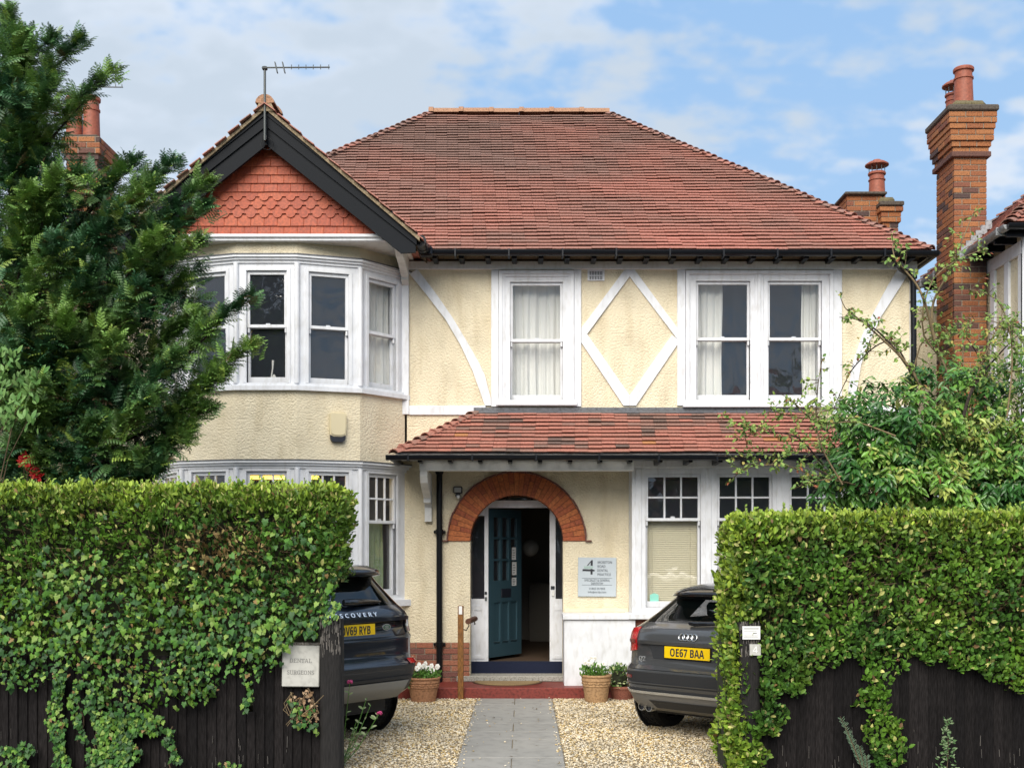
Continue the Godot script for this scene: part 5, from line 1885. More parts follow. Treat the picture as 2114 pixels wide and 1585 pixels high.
# what stands across the road and shows only as reflections in the panes
func build_across_the_road() -> void:
	var o := thing("house_across_the_road", "brown roofed house whose dark outline is mirrored in the panes of the upstairs double window", "house", Vector3(10.5, 0, 33.0))
	var b := MB.new()
	b.box(Vector3(-5, 0, -4), Vector3(5, 5.4, 4))
	put("wall", b, M.brick_4, o)
	b = MB.new()
	hipped(b, -5.4, 5.4, -4.4, 4.4, 5.4, 0.75)
	put("roof", b, M.tile_5, o)
	for x in [-3.6, -0.8, 2.0]:
		for y in [1.0, 3.4]:
			b = MB.new()
			b.panel(Transform3D(), x, x + 1.5, y, y + 1.4, -4.06, -3.95, [Rect2(x + 0.1, y + 0.1, 0.6, 1.2), Rect2(x + 0.8, y + 0.1, 0.6, 1.2)])
			var w := put("window", b, M.white_paint, o)
			b = MB.new()
			b.box(Vector3(x + 0.05, y + 0.05, -4.02), Vector3(x + 1.45, y + 1.35, -4.01))
			put("pane", b, M.gloss_black, w)
	b = MB.new()
	b.box(Vector3(-34, 0, 17.5), Vector3(34, 1.35, 17.8))
	lone("garden_wall", b, M.brick_4, "dark brick garden wall across the road, mirrored faintly in the ground floor panes", "wall")
	var leaf := leaf_shape(0.55, 1.0, 0.2)
	for e in [[-10.2, 30.0, 14.5, 2.7, "tall dark evergreen mirrored in the black frontal pane of the upper bay"], [1.5, 27.0, 5.2, 3.2, "broad dark tree mirrored in the panes beside the porch"], [-3.5, 29.0, 5.6, 2.6, "low dark tree mirrored in the ground floor panes"]]:
		var t := thing("tree_across_the_road", e[4], "tree", Vector3(e[0], 0, e[1]))
		b = MB.new()
		b.tube([Vector3.ZERO, Vector3(0, e[2] * 0.5, 0), Vector3(0, e[2] * 0.85, 0)], [0.25, 0.17, 0.06], 8)
		put("trunk", b, M.bark, t)
		var where := []
		var tints := []
		for k in 2600:
			var v := Vector3(rf(-1, 1), rf(-1, 1), rf(-1, 1))
			if v.length() > 1.0:
				continue
			v = v.normalized() * pow(v.length(), 0.4)
			var p := Vector3(v.x * e[3] * (1.0 + 0.2 * sin(v.y * 9.0)), e[2] * 0.54 + v.y * e[2] * 0.44, v.z * e[3])
			var s := rf(0.35, 0.7)
			where.append(Transform3D(Basis.from_euler(Vector3(rf(0, TAU), rf(0, TAU), rf(0, TAU))).scaled(Vector3(s, s, s)), p))
			var g := Vector3(0.02, 0.045, 0.015) * rf(0.7, 1.5)
			tints.append(Color(g.x, g.y, g.z))
		scatter("crown", leaf, M.leaf, where, tints, t)

# ---------------------------------------------------------------- fences, posts, signs, small things by the porch
func fence(called: String, label: String, x0: float, x1: float, z: float, top: float, gap_at: float) -> void:
	var f := thing(called, label, "fence", Vector3(x0, 0, z))
	var b := MB.new()
	for y in [0.25, 0.75]:
		b.cbox(Vector3(0, y, -0.10), Vector3(x1 - x0, y + 0.08, -0.03), 0.005)
	put("rail", b, M.fence_0, f)
	var x := 0.0
	var k := 0
	while x < x1 - x0 - 0.02:
		var w := rf(0.071, 0.079)
		b = MB.new()
		var h := top + rf(-0.012, 0.012)
		var y0 := 0.02
		# feather-edged board: thick along one side, thin under its neighbour
		var skip := absf(x0 + x - gap_at) < 0.035
		if skip:
			h = 0.52
		var p := PackedVector2Array([Vector2(-0.022, 0.006), Vector2(-0.022, 0.0), Vector2(w, 0.0), Vector2(w, 0.019), Vector2(w - 0.004, 0.021)])
		var t := Transform3D(Basis(Vector3(1, 0, 0), Vector3(0, 0, 1), Vector3(0, 1, 0)), Vector3(x, y0, -0.022)) * Transform3D(Basis(Vector3(0, 0, 1), 0.035), Vector3.ZERO)
		b.prism(p, t, 0.0, h - y0)
		put("board", b, M["fence_%d" % rng.randi_range(0, 3)], f, Transform3D(Basis(Vector3(0, 0, 1), rf(-0.006, 0.006)), Vector3(0, 0, 0)))
		x += w
		k += 1
	b = MB.new()      # pale scuffs and scratches low on the boards
	for j in 80:
		var sx := rf(0.05, x1 - x0 - 0.05)
		var sh := pow(rng.randf(), 2.0) * 0.35 + 0.04
		b.xbox(Transform3D(Basis(Vector3(0, 0, 1), rf(-0.06, 0.06)), Vector3(sx, sh, 0.001)), Vector3(rf(0.002, 0.005), rf(0.02, 0.11), 0.006), 0.001)
	put("scuffs", b, M.scuff, f)

func gate_post(label: String, x0: float, x1: float, z: float, top: float) -> void:
	var o := thing("gate_post", label, "gate post", Vector3((x0 + x1) * 0.5, 0, z), 0.0, "")
	var b := MB.new()
	var w := x1 - x0
	var rows := []
	for j in 13:
		var y := top * j / 12.0
		var row := []
		for i in 16:
			var g := TAU * (i + 0.5) / 16.0
			var c := cos(g)
			var s := sin(g)
			var r := 1.0 / pow(pow(absf(c), 10.0) + pow(absf(s), 10.0), 0.1)
			row.append(Vector3(c * r * w * 0.5 * (1.0 + 0.012 * sin(i * 2.7 + j)), y, s * r * w * 0.5 * (1.0 + 0.012 * cos(i * 1.9 + j))))
		rows.append(row)
	b.grid(rows, false, true)
	for i in 16:
		b.tri(Vector3(0, top + 0.012, 0), rows[12][i], rows[12][(i + 1) % 16], Vector3.UP)
	put("post", b, M.post_wood, o)
	b = MB.new()
	for k in 70:
		var x := rf(-w * 0.48, w * 0.46)
		var y := top + 0.03 - pow(rng.randf(), 2.2) * 0.24
		b.xbox(Transform3D(Basis(Vector3(0, 0, 1), rf(-0.1, 0.1)), Vector3(x, y - 0.05, w * 0.5)), Vector3(rf(0.002, 0.007), rf(0.03, 0.10), 0.006), 0.001)
	put("bleached_grain", b, M.weathered, o)

func build_front() -> void:
	fence("board_fence", "black feather-edged board fence under the ivied hedge at the left of the gateway", -6.2, -1.60, 5.78, 0.98, wx(512, 5.78))
	fence("board_fence", "black feather-edged board fence under the hedge at the right of the gateway", 1.87, 6.2, 5.78, 0.99, -99.0)
	gate_post("black weathered gate post beside the stone dental surgeons plate", wx(660, 5.85), wx(705, 5.85), 5.78, wy(1279, 5.85))
	gate_post("weathered gate post with a white notice and number 4, wrapped by the right hedge", wx(1527, 5.85), wx(1570, 5.85), 5.78, wy(1286, 5.85))
	var zs := 5.80
	# stone plate
	var s := thing("name_plate", "pale stone plate with worn lettering fixed to the fence beside the left gate post", "sign", wp(621.5, 1374, zs) + Vector3(0, 0, 0.02))
	s.rotation = Vector3(0, 0.03, -0.015)
	var b := MB.new()
	b.cbox(Vector3(-0.147, -0.165, -0.02), Vector3(0.147, 0.165, 0.008), 0.006)
	put("plate", b, M.sign_stone, s)
	b = MB.new()
	b.cbox(Vector3(-0.15, 0.165, -0.03), Vector3(0.15, 0.185, 0.012), 0.004)
	put("moulding", b, M.weathered, s)
	lettering("lettering", "DENTAL", 0.032, M.faded_ink, s, Transform3D(Basis(), Vector3(0, 0.043, 0.0085)), "Droid Serif")
	lettering("lettering", "SURGEONS", 0.032, M.faded_ink, s, Transform3D(Basis(), Vector3(0, -0.05, 0.0085)), "Droid Serif", false, 0.92)
	# notice and number on the right post
	s = thing("notice", "small white notice with faint lines of print at the top of the right gate post", "sign", wp(1551, 1306, 5.87) + Vector3(0, 0, 0.012))
	b = MB.new()
	b.cbox(Vector3(-0.070, -0.052, -0.004), Vector3(0.070, 0.052, 0.002), 0.001)
	put("plate", b, M.paper, s)
	for e in [[-0.058, 0.030, 0.115, 0.006], [-0.058, 0.014, 0.10, 0.003], [0.012, -0.006, 0.03, 0.007], [-0.058, -0.024, 0.11, 0.003], [-0.058, -0.038, 0.112, 0.003]]:
		b = MB.new()
		b.box(Vector3(e[0], e[1], 0.002), Vector3(e[0] + e[2], e[1] + e[3], 0.0028))
		put("print", b, M.faded_ink, s)
	s = thing("house_number", "small grey plate with a white number 4 below the notice on the right gate post", "sign", wp(1559, 1341, 5.87) + Vector3(0, 0, 0.012))
	b = MB.new()
	b.cbox(Vector3(-0.044, -0.044, -0.004), Vector3(0.044, 0.044, 0.002), 0.001)
	put("plate", b, M.sign_stone, s)
	lettering("number", "4", 0.052, M.paper, s, Transform3D(Basis(), Vector3(0.0, 0.0, 0.0022)))
	# practice plaque beside the porch
	var pc := wp(1233, 1191, 0.03)
	s = thing("practice_sign", "square pale grey dental practice sign on the cream wall right of the arch", "sign", pc)
	s.rotation.z = -0.008
	b = MB.new()
	b.cbox(Vector3(-0.247, -0.252, -0.024), Vector3(0.247, 0.252, 0.0), 0.004)
	put("plate", b, M.grey_plate, s)
	var L := func(txt: String, x: float, y: float, h: float, m: Material, font: String, bold: bool, sq: float) -> void:
		lettering("lettering", txt, h, m, s, Transform3D(Basis(), Vector3(x, y, 0.001)), font, bold, sq)
	b = MB.new()
	var q := PackedVector2Array([Vector2(-0.075, 0.218), Vector2(-0.058, 0.218), Vector2(-0.058, 0.146), Vector2(-0.086, 0.146), Vector2(-0.086, 0.19), Vector2(-0.118, 0.146), Vector2(-0.134, 0.146)])
	b.prism(q, Transform3D(), 0.0, 0.003)
	b.prism(PackedVector2Array([Vector2(-0.19, 0.098), Vector2(-0.175, 0.102), Vector2(-0.086, 0.098), Vector2(-0.086, 0.104), Vector2(-0.060, 0.104), Vector2(-0.060, 0.096), Vector2(-0.034, 0.094), Vector2(-0.034, 0.074), Vector2(-0.060, 0.074), Vector2(-0.060, 0.032), Vector2(-0.086, 0.032), Vector2(-0.086, 0.074), Vector2(-0.19, 0.076)]), Transform3D(), 0.0, 0.003)
	put("numeral", b, M.ink, s)
	L.call("MRDP", -0.112, 0.124, 0.030, M.ink_green, "Droid Serif", false, 1.0)
	var lines := ["MORETON", "ROAD", "DENTAL", "PRACTICE"]
	var wd := [0.205, 0.118, 0.15, 0.19]
	for k in 4:
		L.call(lines[k], -0.005 + wd[k] * 0.5, 0.190 - k * 0.0525, 0.031, M.ink_grey, "Droid Sans", false, 0.95)
	L.call("SPECIALIST & GENERAL", 0.0, -0.042, 0.029, M.ink_grey, "Droid Sans", false, 0.80)
	L.call("DENTISTRY", 0.0, -0.083, 0.026, M.ink_grey, "Droid Sans", false, 0.9)
	L.call("01865 557808", 0.0, -0.150, 0.024, M.ink_grey, "Droid Sans", false, 1.0)
	L.call("info@mrdp.com", 0.0, -0.195, 0.024, M.ink_grey, "Droid Sans", false, 1.0)
	for y in [-0.017, -0.105]:
		b = MB.new()
		b.box(Vector3(-0.195, y, 0.0), Vector3(0.195, y + 0.004, 0.0012))
		put("rule", b, M.ink_grey, s)
	# floodlight
	s = thing("floodlight", "small black floodlight with a movement sensor on the wall left of the arch", "light fitting", wp(945, 1012, 0.06))
	b = MB.new()
	b.cbox(Vector3(-0.058, -0.04, -0.05), Vector3(0.058, 0.05, 0.02), 0.012)
	put("housing", b, M.dark_plastic, s)
	b = MB.new()
	b.cbox(Vector3(-0.046, -0.028, 0.015), Vector3(0.046, 0.038, 0.026), 0.006)
	put("lamp_glass", b, M.lamp_glass, s)
	b = MB.new()
	b.cbox(Vector3(-0.03, -0.09, -0.03), Vector3(0.035, -0.045, 0.02), 0.01)
	b.tube([Vector3(0, 0, -0.05), Vector3(0, 0.0, -0.062)], [0.03], 10)
	put("bracket", b, M.dark_plastic, s)
	b = MB.new()
	b.lathe([Vector2(0.001, -0.02), Vector2(0.016, -0.016), Vector2(0.02, 0.0), Vector2(0.02, 0.02)], 12, Transform3D(Basis(), Vector3(0.005, -0.085, 0.02)))
	put("sensor", b, M.paper, s)
	# handrail post
	s = thing("handrail", "varnished wooden handrail post with a short rail standing on the step left of the porch", "handrail", Vector3(wx(951, 0.74), 0.0, 0.74))
	b = MB.new()
	b.cbox(Vector3(-0.035, 0, -0.035), Vector3(0.035, wy(1250, 0.76), 0.035), 0.006)
	put("post", b, M.oiled_wood, s)
	b = MB.new()
	b.cbox(Vector3(-0.022, wy(1268, 0.76), 0.034), Vector3(0.020, wy(1251, 0.76), 0.039), 0.002)
	put("tag", b, M.paper, s)
	b = MB.new()
	var r0 := wp(966, 1283, 0.70) - s.position
	var r1 := wp(981, 1277, 0.10) - s.position
	b.tube([r0, r0.lerp(r1, 0.5), r1], [0.034], 14)
	put("rail", b, M.rail_wood, s)
	b = MB.new()
	b.tube([Vector3(0.03, 0.86, 0.0), Vector3(0.07, 0.85, 0.0), r0 + Vector3(0.01, -0.055, -0.03), r0 + Vector3(0.01, -0.02, -0.03)], [0.007], 6)
	b.tube([r0.lerp(r1, 0.9) + Vector3(0, -0.03, 0), r0.lerp(r1, 0.9) + Vector3(0, -0.07, -0.03), r0.lerp(r1, 1.0) + Vector3(0, -0.07, -0.10)], [0.007], 6)
	put("bracket", b, M.black_iron, s)
	# half-round mat on the step
	b = MB.new()
	var mp := PackedVector2Array()
	var me := PackedVector2Array()
	for k in 25:
		var g := PI * k / 24.0
		mp.append(Vector2(cos(g) * 0.42, sin(g) * 0.44))
		me.append(Vector2(cos(g) * 0.45, sin(g) * 0.475 - 0.02))
	var flat := Transform3D(Basis(Vector3(1, 0, 0), Vector3(0, 0, 1), Vector3(0, 1, 0)), Vector3.ZERO)
	s = thing("doormat", "half-round tan doormat on the red step before the open door", "doormat", Vector3(wx(1047, 0.3), 0.141, 0.09))
	b.prism(me, flat, 0.0, 0.010)
	put("border", b, M.brown_rubber, s)
	b = MB.new()
	b.prism(mp, flat, 0.006, 0.018)
	put("pile", b, M.coir, s)
	# flower pots and what grows in them
	planter("terracotta flower pot of white pansies between the dark blue car and the down pipe", wx(874, 0.93), 0.93, 0.205, 0.30, M.terracotta)
	planter("tan terracotta flower pot of small white pansies in front of the white boxed panel", wx(1231, 0.98), 0.98, 0.185, 0.335, M.terracotta_pale)
	pansies("bunch of large white pansies in the terracotta pot left of the porch", Vector3(wx(878, 0.93), 0.28, 0.93), 0.17, 0.19, 17, 0.032)
	pansies("spindly small white pansies in the tan pot right of the path", Vector3(wx(1226, 0.98), 0.31, 0.98), 0.16, 0.23, 16, 0.028)
	variegated("round variegated ivy bush beside the tan flower pot and the grey car", Vector3(wx(1279, 0.8), 0.24, 0.72), 0.17, 520)
	variegated("small variegated plant at the left edge of the terracotta pot", Vector3(wx(846, 0.9), 0.26, 0.98), 0.105, 260)
	s = thing("plant_pot", "low brown pot under the round variegated bush", "plant pot", Vector3(wx(1285, 0.8), 0.0, 0.72))
	b = MB.new()
	b.lathe([Vector2(0.11, 0), Vector2(0.15, 0.14), Vector2(0.16, 0.14), Vector2(0.16, 0.17), Vector2(0.14, 0.17), Vector2(0.13, 0.13), Vector2(0.001, 0.13)], 24, Transform3D(), false)
	put("pot", b, M.brick_1, s)

func planter(label: String, x: float, z: float, r: float, h: float, m: Material) -> void:
	var s := thing("flower_pot", label, "flower pot", Vector3(x, 0.0, z), 0.0, "flower pots by the step")
	var b := MB.new()
	var pr := [Vector2(0.001, 0.0), Vector2(r * 0.70, 0.0), Vector2(r * 0.73, h * 0.05), Vector2(r * 0.86, h * 0.56), Vector2(r * 0.91, h * 0.60), Vector2(r * 0.90, h * 0.64), Vector2(r * 0.93, h * 0.76), Vector2(r * 0.97, h * 0.79), Vector2(r * 0.96, h * 0.83), Vector2(r * 0.95, h * 0.90), Vector2(r * 1.0, h * 0.92), Vector2(r * 1.02, h * 0.96), Vector2(r * 1.0, h), Vector2(r * 0.9, h), Vector2(r * 0.86, h * 0.9)]
	b.lathe(pr, 40, Transform3D(), false)
	put("pot", b, m, s)
	b = MB.new()
	for k in 26:      # garland in relief round the neck
		var g := TAU * k / 26.0
		b.xbox(Transform3D(Basis(Vector3.UP, -g) * Basis(Vector3(1, 0, 0), 0.5 if k % 2 == 0 else -0.5), Vector3(cos(g) * r * 0.92, h * 0.70, sin(g) * r * 0.92)), Vector3(0.012, 0.018, 0.034), 0.005)
	put("relief_band", b, m, s)
	b = MB.new()
	b.lathe([Vector2(0.001, h * 0.93), Vector2(r * 0.88, h * 0.90)], 24, Transform3D(), false)
	put("soil", b, M.soil, s)

func pansies(label: String, at: Vector3, r: float, h: float, n: int, size: float) -> void:
	var s := thing("pansy_plant", label, "flowers", at)
	var where := []
	var tints := []
	for k in 420:
		var g := rf(0, TAU)
		var d := sqrt(rng.randf()) * r * 1.05
		var y := rf(0.0, h * 0.72) * (1.0 - 0.35 * d / r)
		var sc := rf(0.028, 0.05)
		where.append(Transform3D(Basis.from_euler(Vector3(rf(-0.3, 1.3), rf(0, TAU), rf(-0.5, 0.5))).scaled(Vector3(sc, sc, sc)), Vector3(cos(g) * d, y, sin(g) * d)))
		var c := Vector3(0.06, 0.17, 0.025).lerp(Vector3(0.14, 0.27, 0.05), rng.randf())
		tints.append(Color(c.x, c.y, c.z))
	scatter("leaves", leaf_shape(0.5, 1.0, 0.15), M.leaf, where, tints, s)
	# one flower: five rounded petals, a yellow eye
	var petal := MB.new()
	for k in 5:
		var a: float = [0.55, -0.55, 1.75, -1.75, PI][k]
		var c := Vector3(sin(a), cos(a), 0) * 0.5
		var sz: float = [0.55, 0.55, 0.5, 0.5, 0.62][k]
		for i in 8:
			var g0 := TAU * i / 8.0
			var g1 := TAU * (i + 1) / 8.0
			petal.tri(c + Vector3(0, 0, 0.10 - 0.02 * k), c + Vector3(cos(g0), sin(g0), 0) * sz + Vector3(0, 0, -0.05 - 0.03 * k), c + Vector3(cos(g1), sin(g1), 0) * sz + Vector3(0, 0, -0.05 - 0.03 * k), Vector3(0, 0, 1))
	var pm := petal.mesh()
	var eye := MB.new()
	eye.lathe([Vector2(0.001, 0.16), Vector2(0.13, 0.12)], 8, Transform3D(Basis(Vector3(1, 0, 0), PI / 2), Vector3(0, -0.08, 0.02)), false)
	var em := eye.mesh()
	var dark := MB.new()
	dark.prism(PackedVector2Array([Vector2(-0.2, -0.02), Vector2(0.2, -0.02), Vector2(0.10, -0.36), Vector2(-0.10, -0.36)]), Transform3D(), 0.11, 0.125)
	var dm := dark.mesh()
	for k in n:
		var g := rf(0, TAU)
		var d := sqrt(rng.randf()) * r * 0.95
		var y := h * rf(0.62, 1.05) * (1.0 - 0.22 * d / r)
		var p := Vector3(cos(g) * d, y, sin(g) * d * 0.8 + 0.02)
		var st := MB.new()
		st.tube([Vector3(p.x * 0.5, 0, p.z * 0.5), Vector3(p.x * 0.8, y * 0.6, p.z * 0.8), p - Vector3(0, 0.0, 0.01)], [0.0025], 5)
		var fl := put("flower", pm, M.petal_white, s, Transform3D(Basis.from_euler(Vector3(rf(-0.5, 0.15), rf(-0.7, 0.7), rf(-0.3, 0.3))).scaled(Vector3(size, size, size)), p))
		put("eye", em, M.petal_eye, fl)
		if k % 3 == 0:
			put("blotch", dm, M.petal_dark, fl)
		put("stem", st, M.ivy_1, s)

func variegated(label: String, at: Vector3, r: float, n: int) -> void:
	var s := thing("variegated_plant", label, "plant", at)
	var where := []
	var tints := []
	for k in n:
		var v := Vector3(rf(-1, 1), rf(-0.8, 1), rf(-1, 1))
		v = v.normalized() * rf(0.72, 1.03)
		var sc := rf(0.026, 0.046)
		var out := v.normalized()
		var bs := Basis.looking_at(-out if absf(out.y) < 0.95 else Vector3(0.1, -1, 0), Vector3.UP) * Basis.from_euler(Vector3(rf(0.6, 2.0), rf(-0.6, 0.6), rf(-1.2, 1.2)))
		where.append(Transform3D(bs.scaled(Vector3(sc, sc, sc)), Vector3(v.x * r, v.y * r * 1.0 + r * 0.2, v.z * r)))
		var c := Vector3(0.10, 0.20, 0.05) if rng.randf() < 0.5 else Vector3(0.40, 0.45, 0.22)
		if rng.randf() < 0.2:
			c = Vector3(0.05, 0.12, 0.03)
		tints.append(Color(c.x, c.y, c.z))
	scatter("leaves", leaf_shape(0.75, 1.0, 0.1), M.leaf, where, tints, s)
	var b := MB.new()
	b.lathe([Vector2(0.001, -r * 0.7), Vector2(r * 0.5, -r * 0.5), Vector2(r * 0.62, 0.2 * r), Vector2(r * 0.4, r * 0.7), Vector2(0.001, r * 0.85)], 10, Transform3D())
	put("stems", b, M.hedge_core, s)

# ---------------------------------------------------------------- cars
# A body is a stack of level outlines: each row holds height, how far the tail and the nose draw in, and the half width. Tail towards +z.
class Shell:
	var rows := []
	var length := 4.2
	var n := 5.0
	var cols := []      # unit outline (x, z)

	func _init(r: Array, l: float, power: float) -> void:
		rows = r
		length = l
		n = power
		var h := [0.0, 0.12, 0.25, 0.38, 0.5, 0.6, 0.68, 0.75, 0.81, 0.86, 0.90, 0.935, 0.96, 0.98]
		var quarter := []
		for x in h:
			quarter.append(Vector2(x, pow(1.0 - pow(x, n), 1.0 / n)))
		for z in [0.56, 0.44, 0.32, 0.20, 0.10, 0.0]:
			quarter.append(Vector2(pow(1.0 - pow(z, n), 1.0 / n), z))
		var right := quarter.duplicate()
		for k in range(quarter.size() - 2, -1, -1):
			right.append(Vector2(quarter[k].x, -quarter[k].y))
		cols = right.duplicate()
		for k in range(right.size() - 2, 0, -1):
			cols.append(Vector2(-right[k].x, right[k].y))

	func at(y: float) -> Array:
		var k := 0
		while k < rows.size() - 2 and rows[k + 1][0] < y:
			k += 1
		var t := clampf((y - rows[k][0]) / (rows[k + 1][0] - rows[k][0]), 0.0, 1.0)
		var o := []
		for i in 4:
			o.append(lerpf(rows[k][i], rows[k + 1][i], t))
		return o

	func point(r: Array, c: Vector2) -> Vector3:
		var z: float = c.y * (length * 0.5 - (r[1] if c.y >= 0.0 else r[3]))
		return Vector3(c.x * r[2], r[0], z)

	func tail(x: float, y: float) -> Vector3:
		var r := at(y)
		var u := clampf(absf(x) / r[2], 0.0, 0.995)
		return point(r, Vector2(u * signf(x), pow(1.0 - pow(u, n), 1.0 / n)))

	func normal(x: float, y: float) -> Vector3:
		var a := tail(x + 0.012, y) - tail(x - 0.012, y)
		var b := tail(x, y + 0.012) - tail(x, y - 0.012)
		return a.cross(b).normalized()

	# a sheet that follows the tail: corners given as (x, y), lifted by off, with a rim
	func patch(b: MB, c: Array, nx: int, ny: int, off: float, sink := -0.012) -> void:
		var g := []
		for j in ny + 1:
			var row := []
			for i in nx + 1:
				var u := i / float(nx)
				var v := j / float(ny)
				var q: Vector2 = c[0].lerp(c[1], u).lerp(c[3].lerp(c[2], u), v)
				row.append(tail(q.x, q.y) + normal(q.x, q.y) * off)
			g.append(row)
		b.grid(g)
		var loop := []
		for i in nx + 1:
			loop.append([0, i])
		for j in range(1, ny + 1):
			loop.append([j, nx])
		for i in range(nx - 1, -1, -1):
			loop.append([ny, i])
		for j in range(ny - 1, 0, -1):
			loop.append([j, 0])
		var mid: Vector3 = g[ny / 2][nx / 2]
		for k in loop.size():
			var p: Vector3 = g[loop[k][0]][loop[k][1]]
			var q2: Vector3 = g[loop[(k + 1) % loop.size()][0]][loop[(k + 1) % loop.size()][1]]
			var d := Vector3(0, 0, sink)
			b.quad(p, q2, q2 + d, p + d, p - mid)

	# splits the shell into body and glass: window rows lie between y0 and y1
	func build(body: MB, rear: MB, side: MB, front: MB, y0: float, y1: float, rear_frac: float) -> void:
		var g := []
		for r in rows:
			var row := []
			for c in cols:
				row.append(point(r, c))
			g.append(row)
		var w := cols.size()
		var h := rows.size()
		var nn := []
		for i in h:
			var row := []
			for j in w:
				var du: Vector3 = g[mini(i + 1, h - 1)][j] - g[maxi(i - 1, 0)][j]
				var dv: Vector3 = g[i][(j + 1) % w] - g[i][(j - 1 + w) % w]
				var k := dv.cross(du)
				k = k.normalized() if k.length_squared() > 1e-12 else Vector3.UP
				var o: Vector3 = g[i][j]
				if k.dot(Vector3(o.x * 3.0, 0.25, o.z)) < 0.0:
					k = -k
				row.append(k)
			nn.append(row)
		for i in h - 1:
			for j in w:
				var j2: int = (j + 1) % w
				var m: Vector2 = (cols[j] + cols[j2]) * 0.5
				var b := body
				if rows[i][0] > y0 - 0.001 and rows[i + 1][0] < y1 + 0.001:
					if absf(m.x) < rear_frac and m.y > 0.5:
						b = rear
					elif absf(m.x) < 0.86 and m.y < -0.5:
						b = front
					elif absf(m.y) < 0.50 and absf(m.y - 0.15) > 0.05 and absf(m.x) > 0.9:
						b = side
				b.tri_n(g[i][j], g[i][j2], g[i + 1][j2], nn[i][j], nn[i][j2], nn[i + 1][j2])
				b.tri_n(g[i][j], g[i + 1][j2], g[i + 1][j], nn[i][j], nn[i + 1][j2], nn[i + 1][j])
		for e in [0, h - 1]:
			var mid := Vector3(0, rows[e][0] + (0.012 if e else 0.0), 0)
			for j in w:
				body.tri(mid, g[e][j], g[e][(j + 1) % w], Vector3.DOWN if e == 0 else Vector3.UP)

func car_wheel(car: Node3D, at: Vector3, r: float, out: float) -> void:
	var t := Transform3D(Basis(Vector3(0, 0, 1), PI / 2 * -out), at)
	var b := MB.new()
	b.lathe([Vector2(r * 0.66, -0.11), Vector2(r * 0.80, -0.118), Vector2(r * 0.95, -0.11), Vector2(r * 0.99, -0.085), Vector2(r, -0.06), Vector2(r, 0.06), Vector2(r * 0.99, 0.085), Vector2(r * 0.95, 0.11), Vector2(r * 0.80, 0.118), Vector2(r * 0.66, 0.11)], 40, t, false)
	for k in 40:      # tread blocks
		var g := TAU * k / 40.0
		for y in [-0.055, 0.0, 0.055]:
			b.xbox(t * Transform3D(Basis(Vector3.UP, -g), Vector3(cos(g) * r, y, sin(g) * r)), Vector3(0.012, 0.042, 0.035))
	var w := put("wheel", b, M.rubber, car)
	b = MB.new()
	b.lathe([Vector2(r * 0.68, -0.10), Vector2(r * 0.62, -0.02), Vector2(r * 0.60, 0.06), Vector2(r * 0.67, 0.105), Vector2(r * 0.69, 0.10)], 32, t, false)
	for k in 10:
		var g := TAU * k / 10.0
		b.xbox(t * Transform3D(Basis(Vector3.UP, -g), Vector3(cos(g) * r * 0.36, 0.075, sin(g) * r * 0.36)), Vector3(r * 0.56, 0.025, 0.045), 0.006)
	b.lathe([Vector2(0.001, 0.10), Vector2(r * 0.16, 0.095), Vector2(r * 0.18, 0.06)], 16, t, false)
	put("rim", b, M.alloy, w)

func number_plate(car: Node3D, s: Shell, y: float, words: String, band: bool) -> void:
	var p := s.tail(0.0, y)
	var nr := s.normal(0.0, y)
	nr = Vector3(0, nr.y * 0.25, nr.z).normalized()
	var t := Transform3D(Basis(Vector3.RIGHT, nr.cross(Vector3.RIGHT), nr), p + nr * 0.02)
	var b := MB.new()
	b.cbox(Vector3(-0.27, -0.064, -0.02), Vector3(0.27, 0.064, -0.001), 0.004)
	put("plate_holder", b, M.gloss_black, car, t)
	b = MB.new()
	b.cbox(Vector3(-0.26, -0.0555, -0.006), Vector3(0.26, 0.0555, 0.001), 0.001)
	var pl := put("number_plate", b, M.plate_yellow, car, t)
	if band:
		b = MB.new()
		b.box(Vector3(-0.258, -0.053, 0.0), Vector3(-0.215, 0.053, 0.0016))
		put("blue_band", b, M.plate_blue, pl)
	lettering("registration", words, 0.078, M.ink, pl, Transform3D(Basis(), Vector3(0.018 if band else 0.0, 0.0, 0.0012)), "Droid Sans", true, 0.76 if band else 0.80)

func car_interior(car: Node3D, w: float, belt: float) -> void:
	var b := MB.new()
	b.box(Vector3(-w, 0.30, -1.5), Vector3(w, 0.42, 1.6))
	b.box(Vector3(-w, 0.30, -1.55), Vector3(w, belt - 0.05, -1.15))
	put("cabin_floor", b, M.seat_cloth, car)
	for e in [[-0.37, -0.15], [0.37, -0.15], [-0.42, 0.72], [0.42, 0.72]]:
		b = MB.new()
		b.xbox(Transform3D(Basis(Vector3(1, 0, 0), 0.25), Vector3(e[0], belt - 0.28, e[1] + 0.08)), Vector3(0.48, 0.62, 0.13), 0.05)
		b.xbox(Transform3D(Basis(), Vector3(e[0], belt - 0.55, e[1] - 0.2)), Vector3(0.5, 0.16, 0.5), 0.05)
		b.xbox(Transform3D(Basis(Vector3(1, 0, 0), 0.15), Vector3(e[0], belt + 0.10, e[1] + 0.17)), Vector3(0.25, 0.17, 0.09), 0.035)
		put("seat", b, M.seat_cloth, car)

func build_cars() -> void:
	grey_car()
	blue_car()

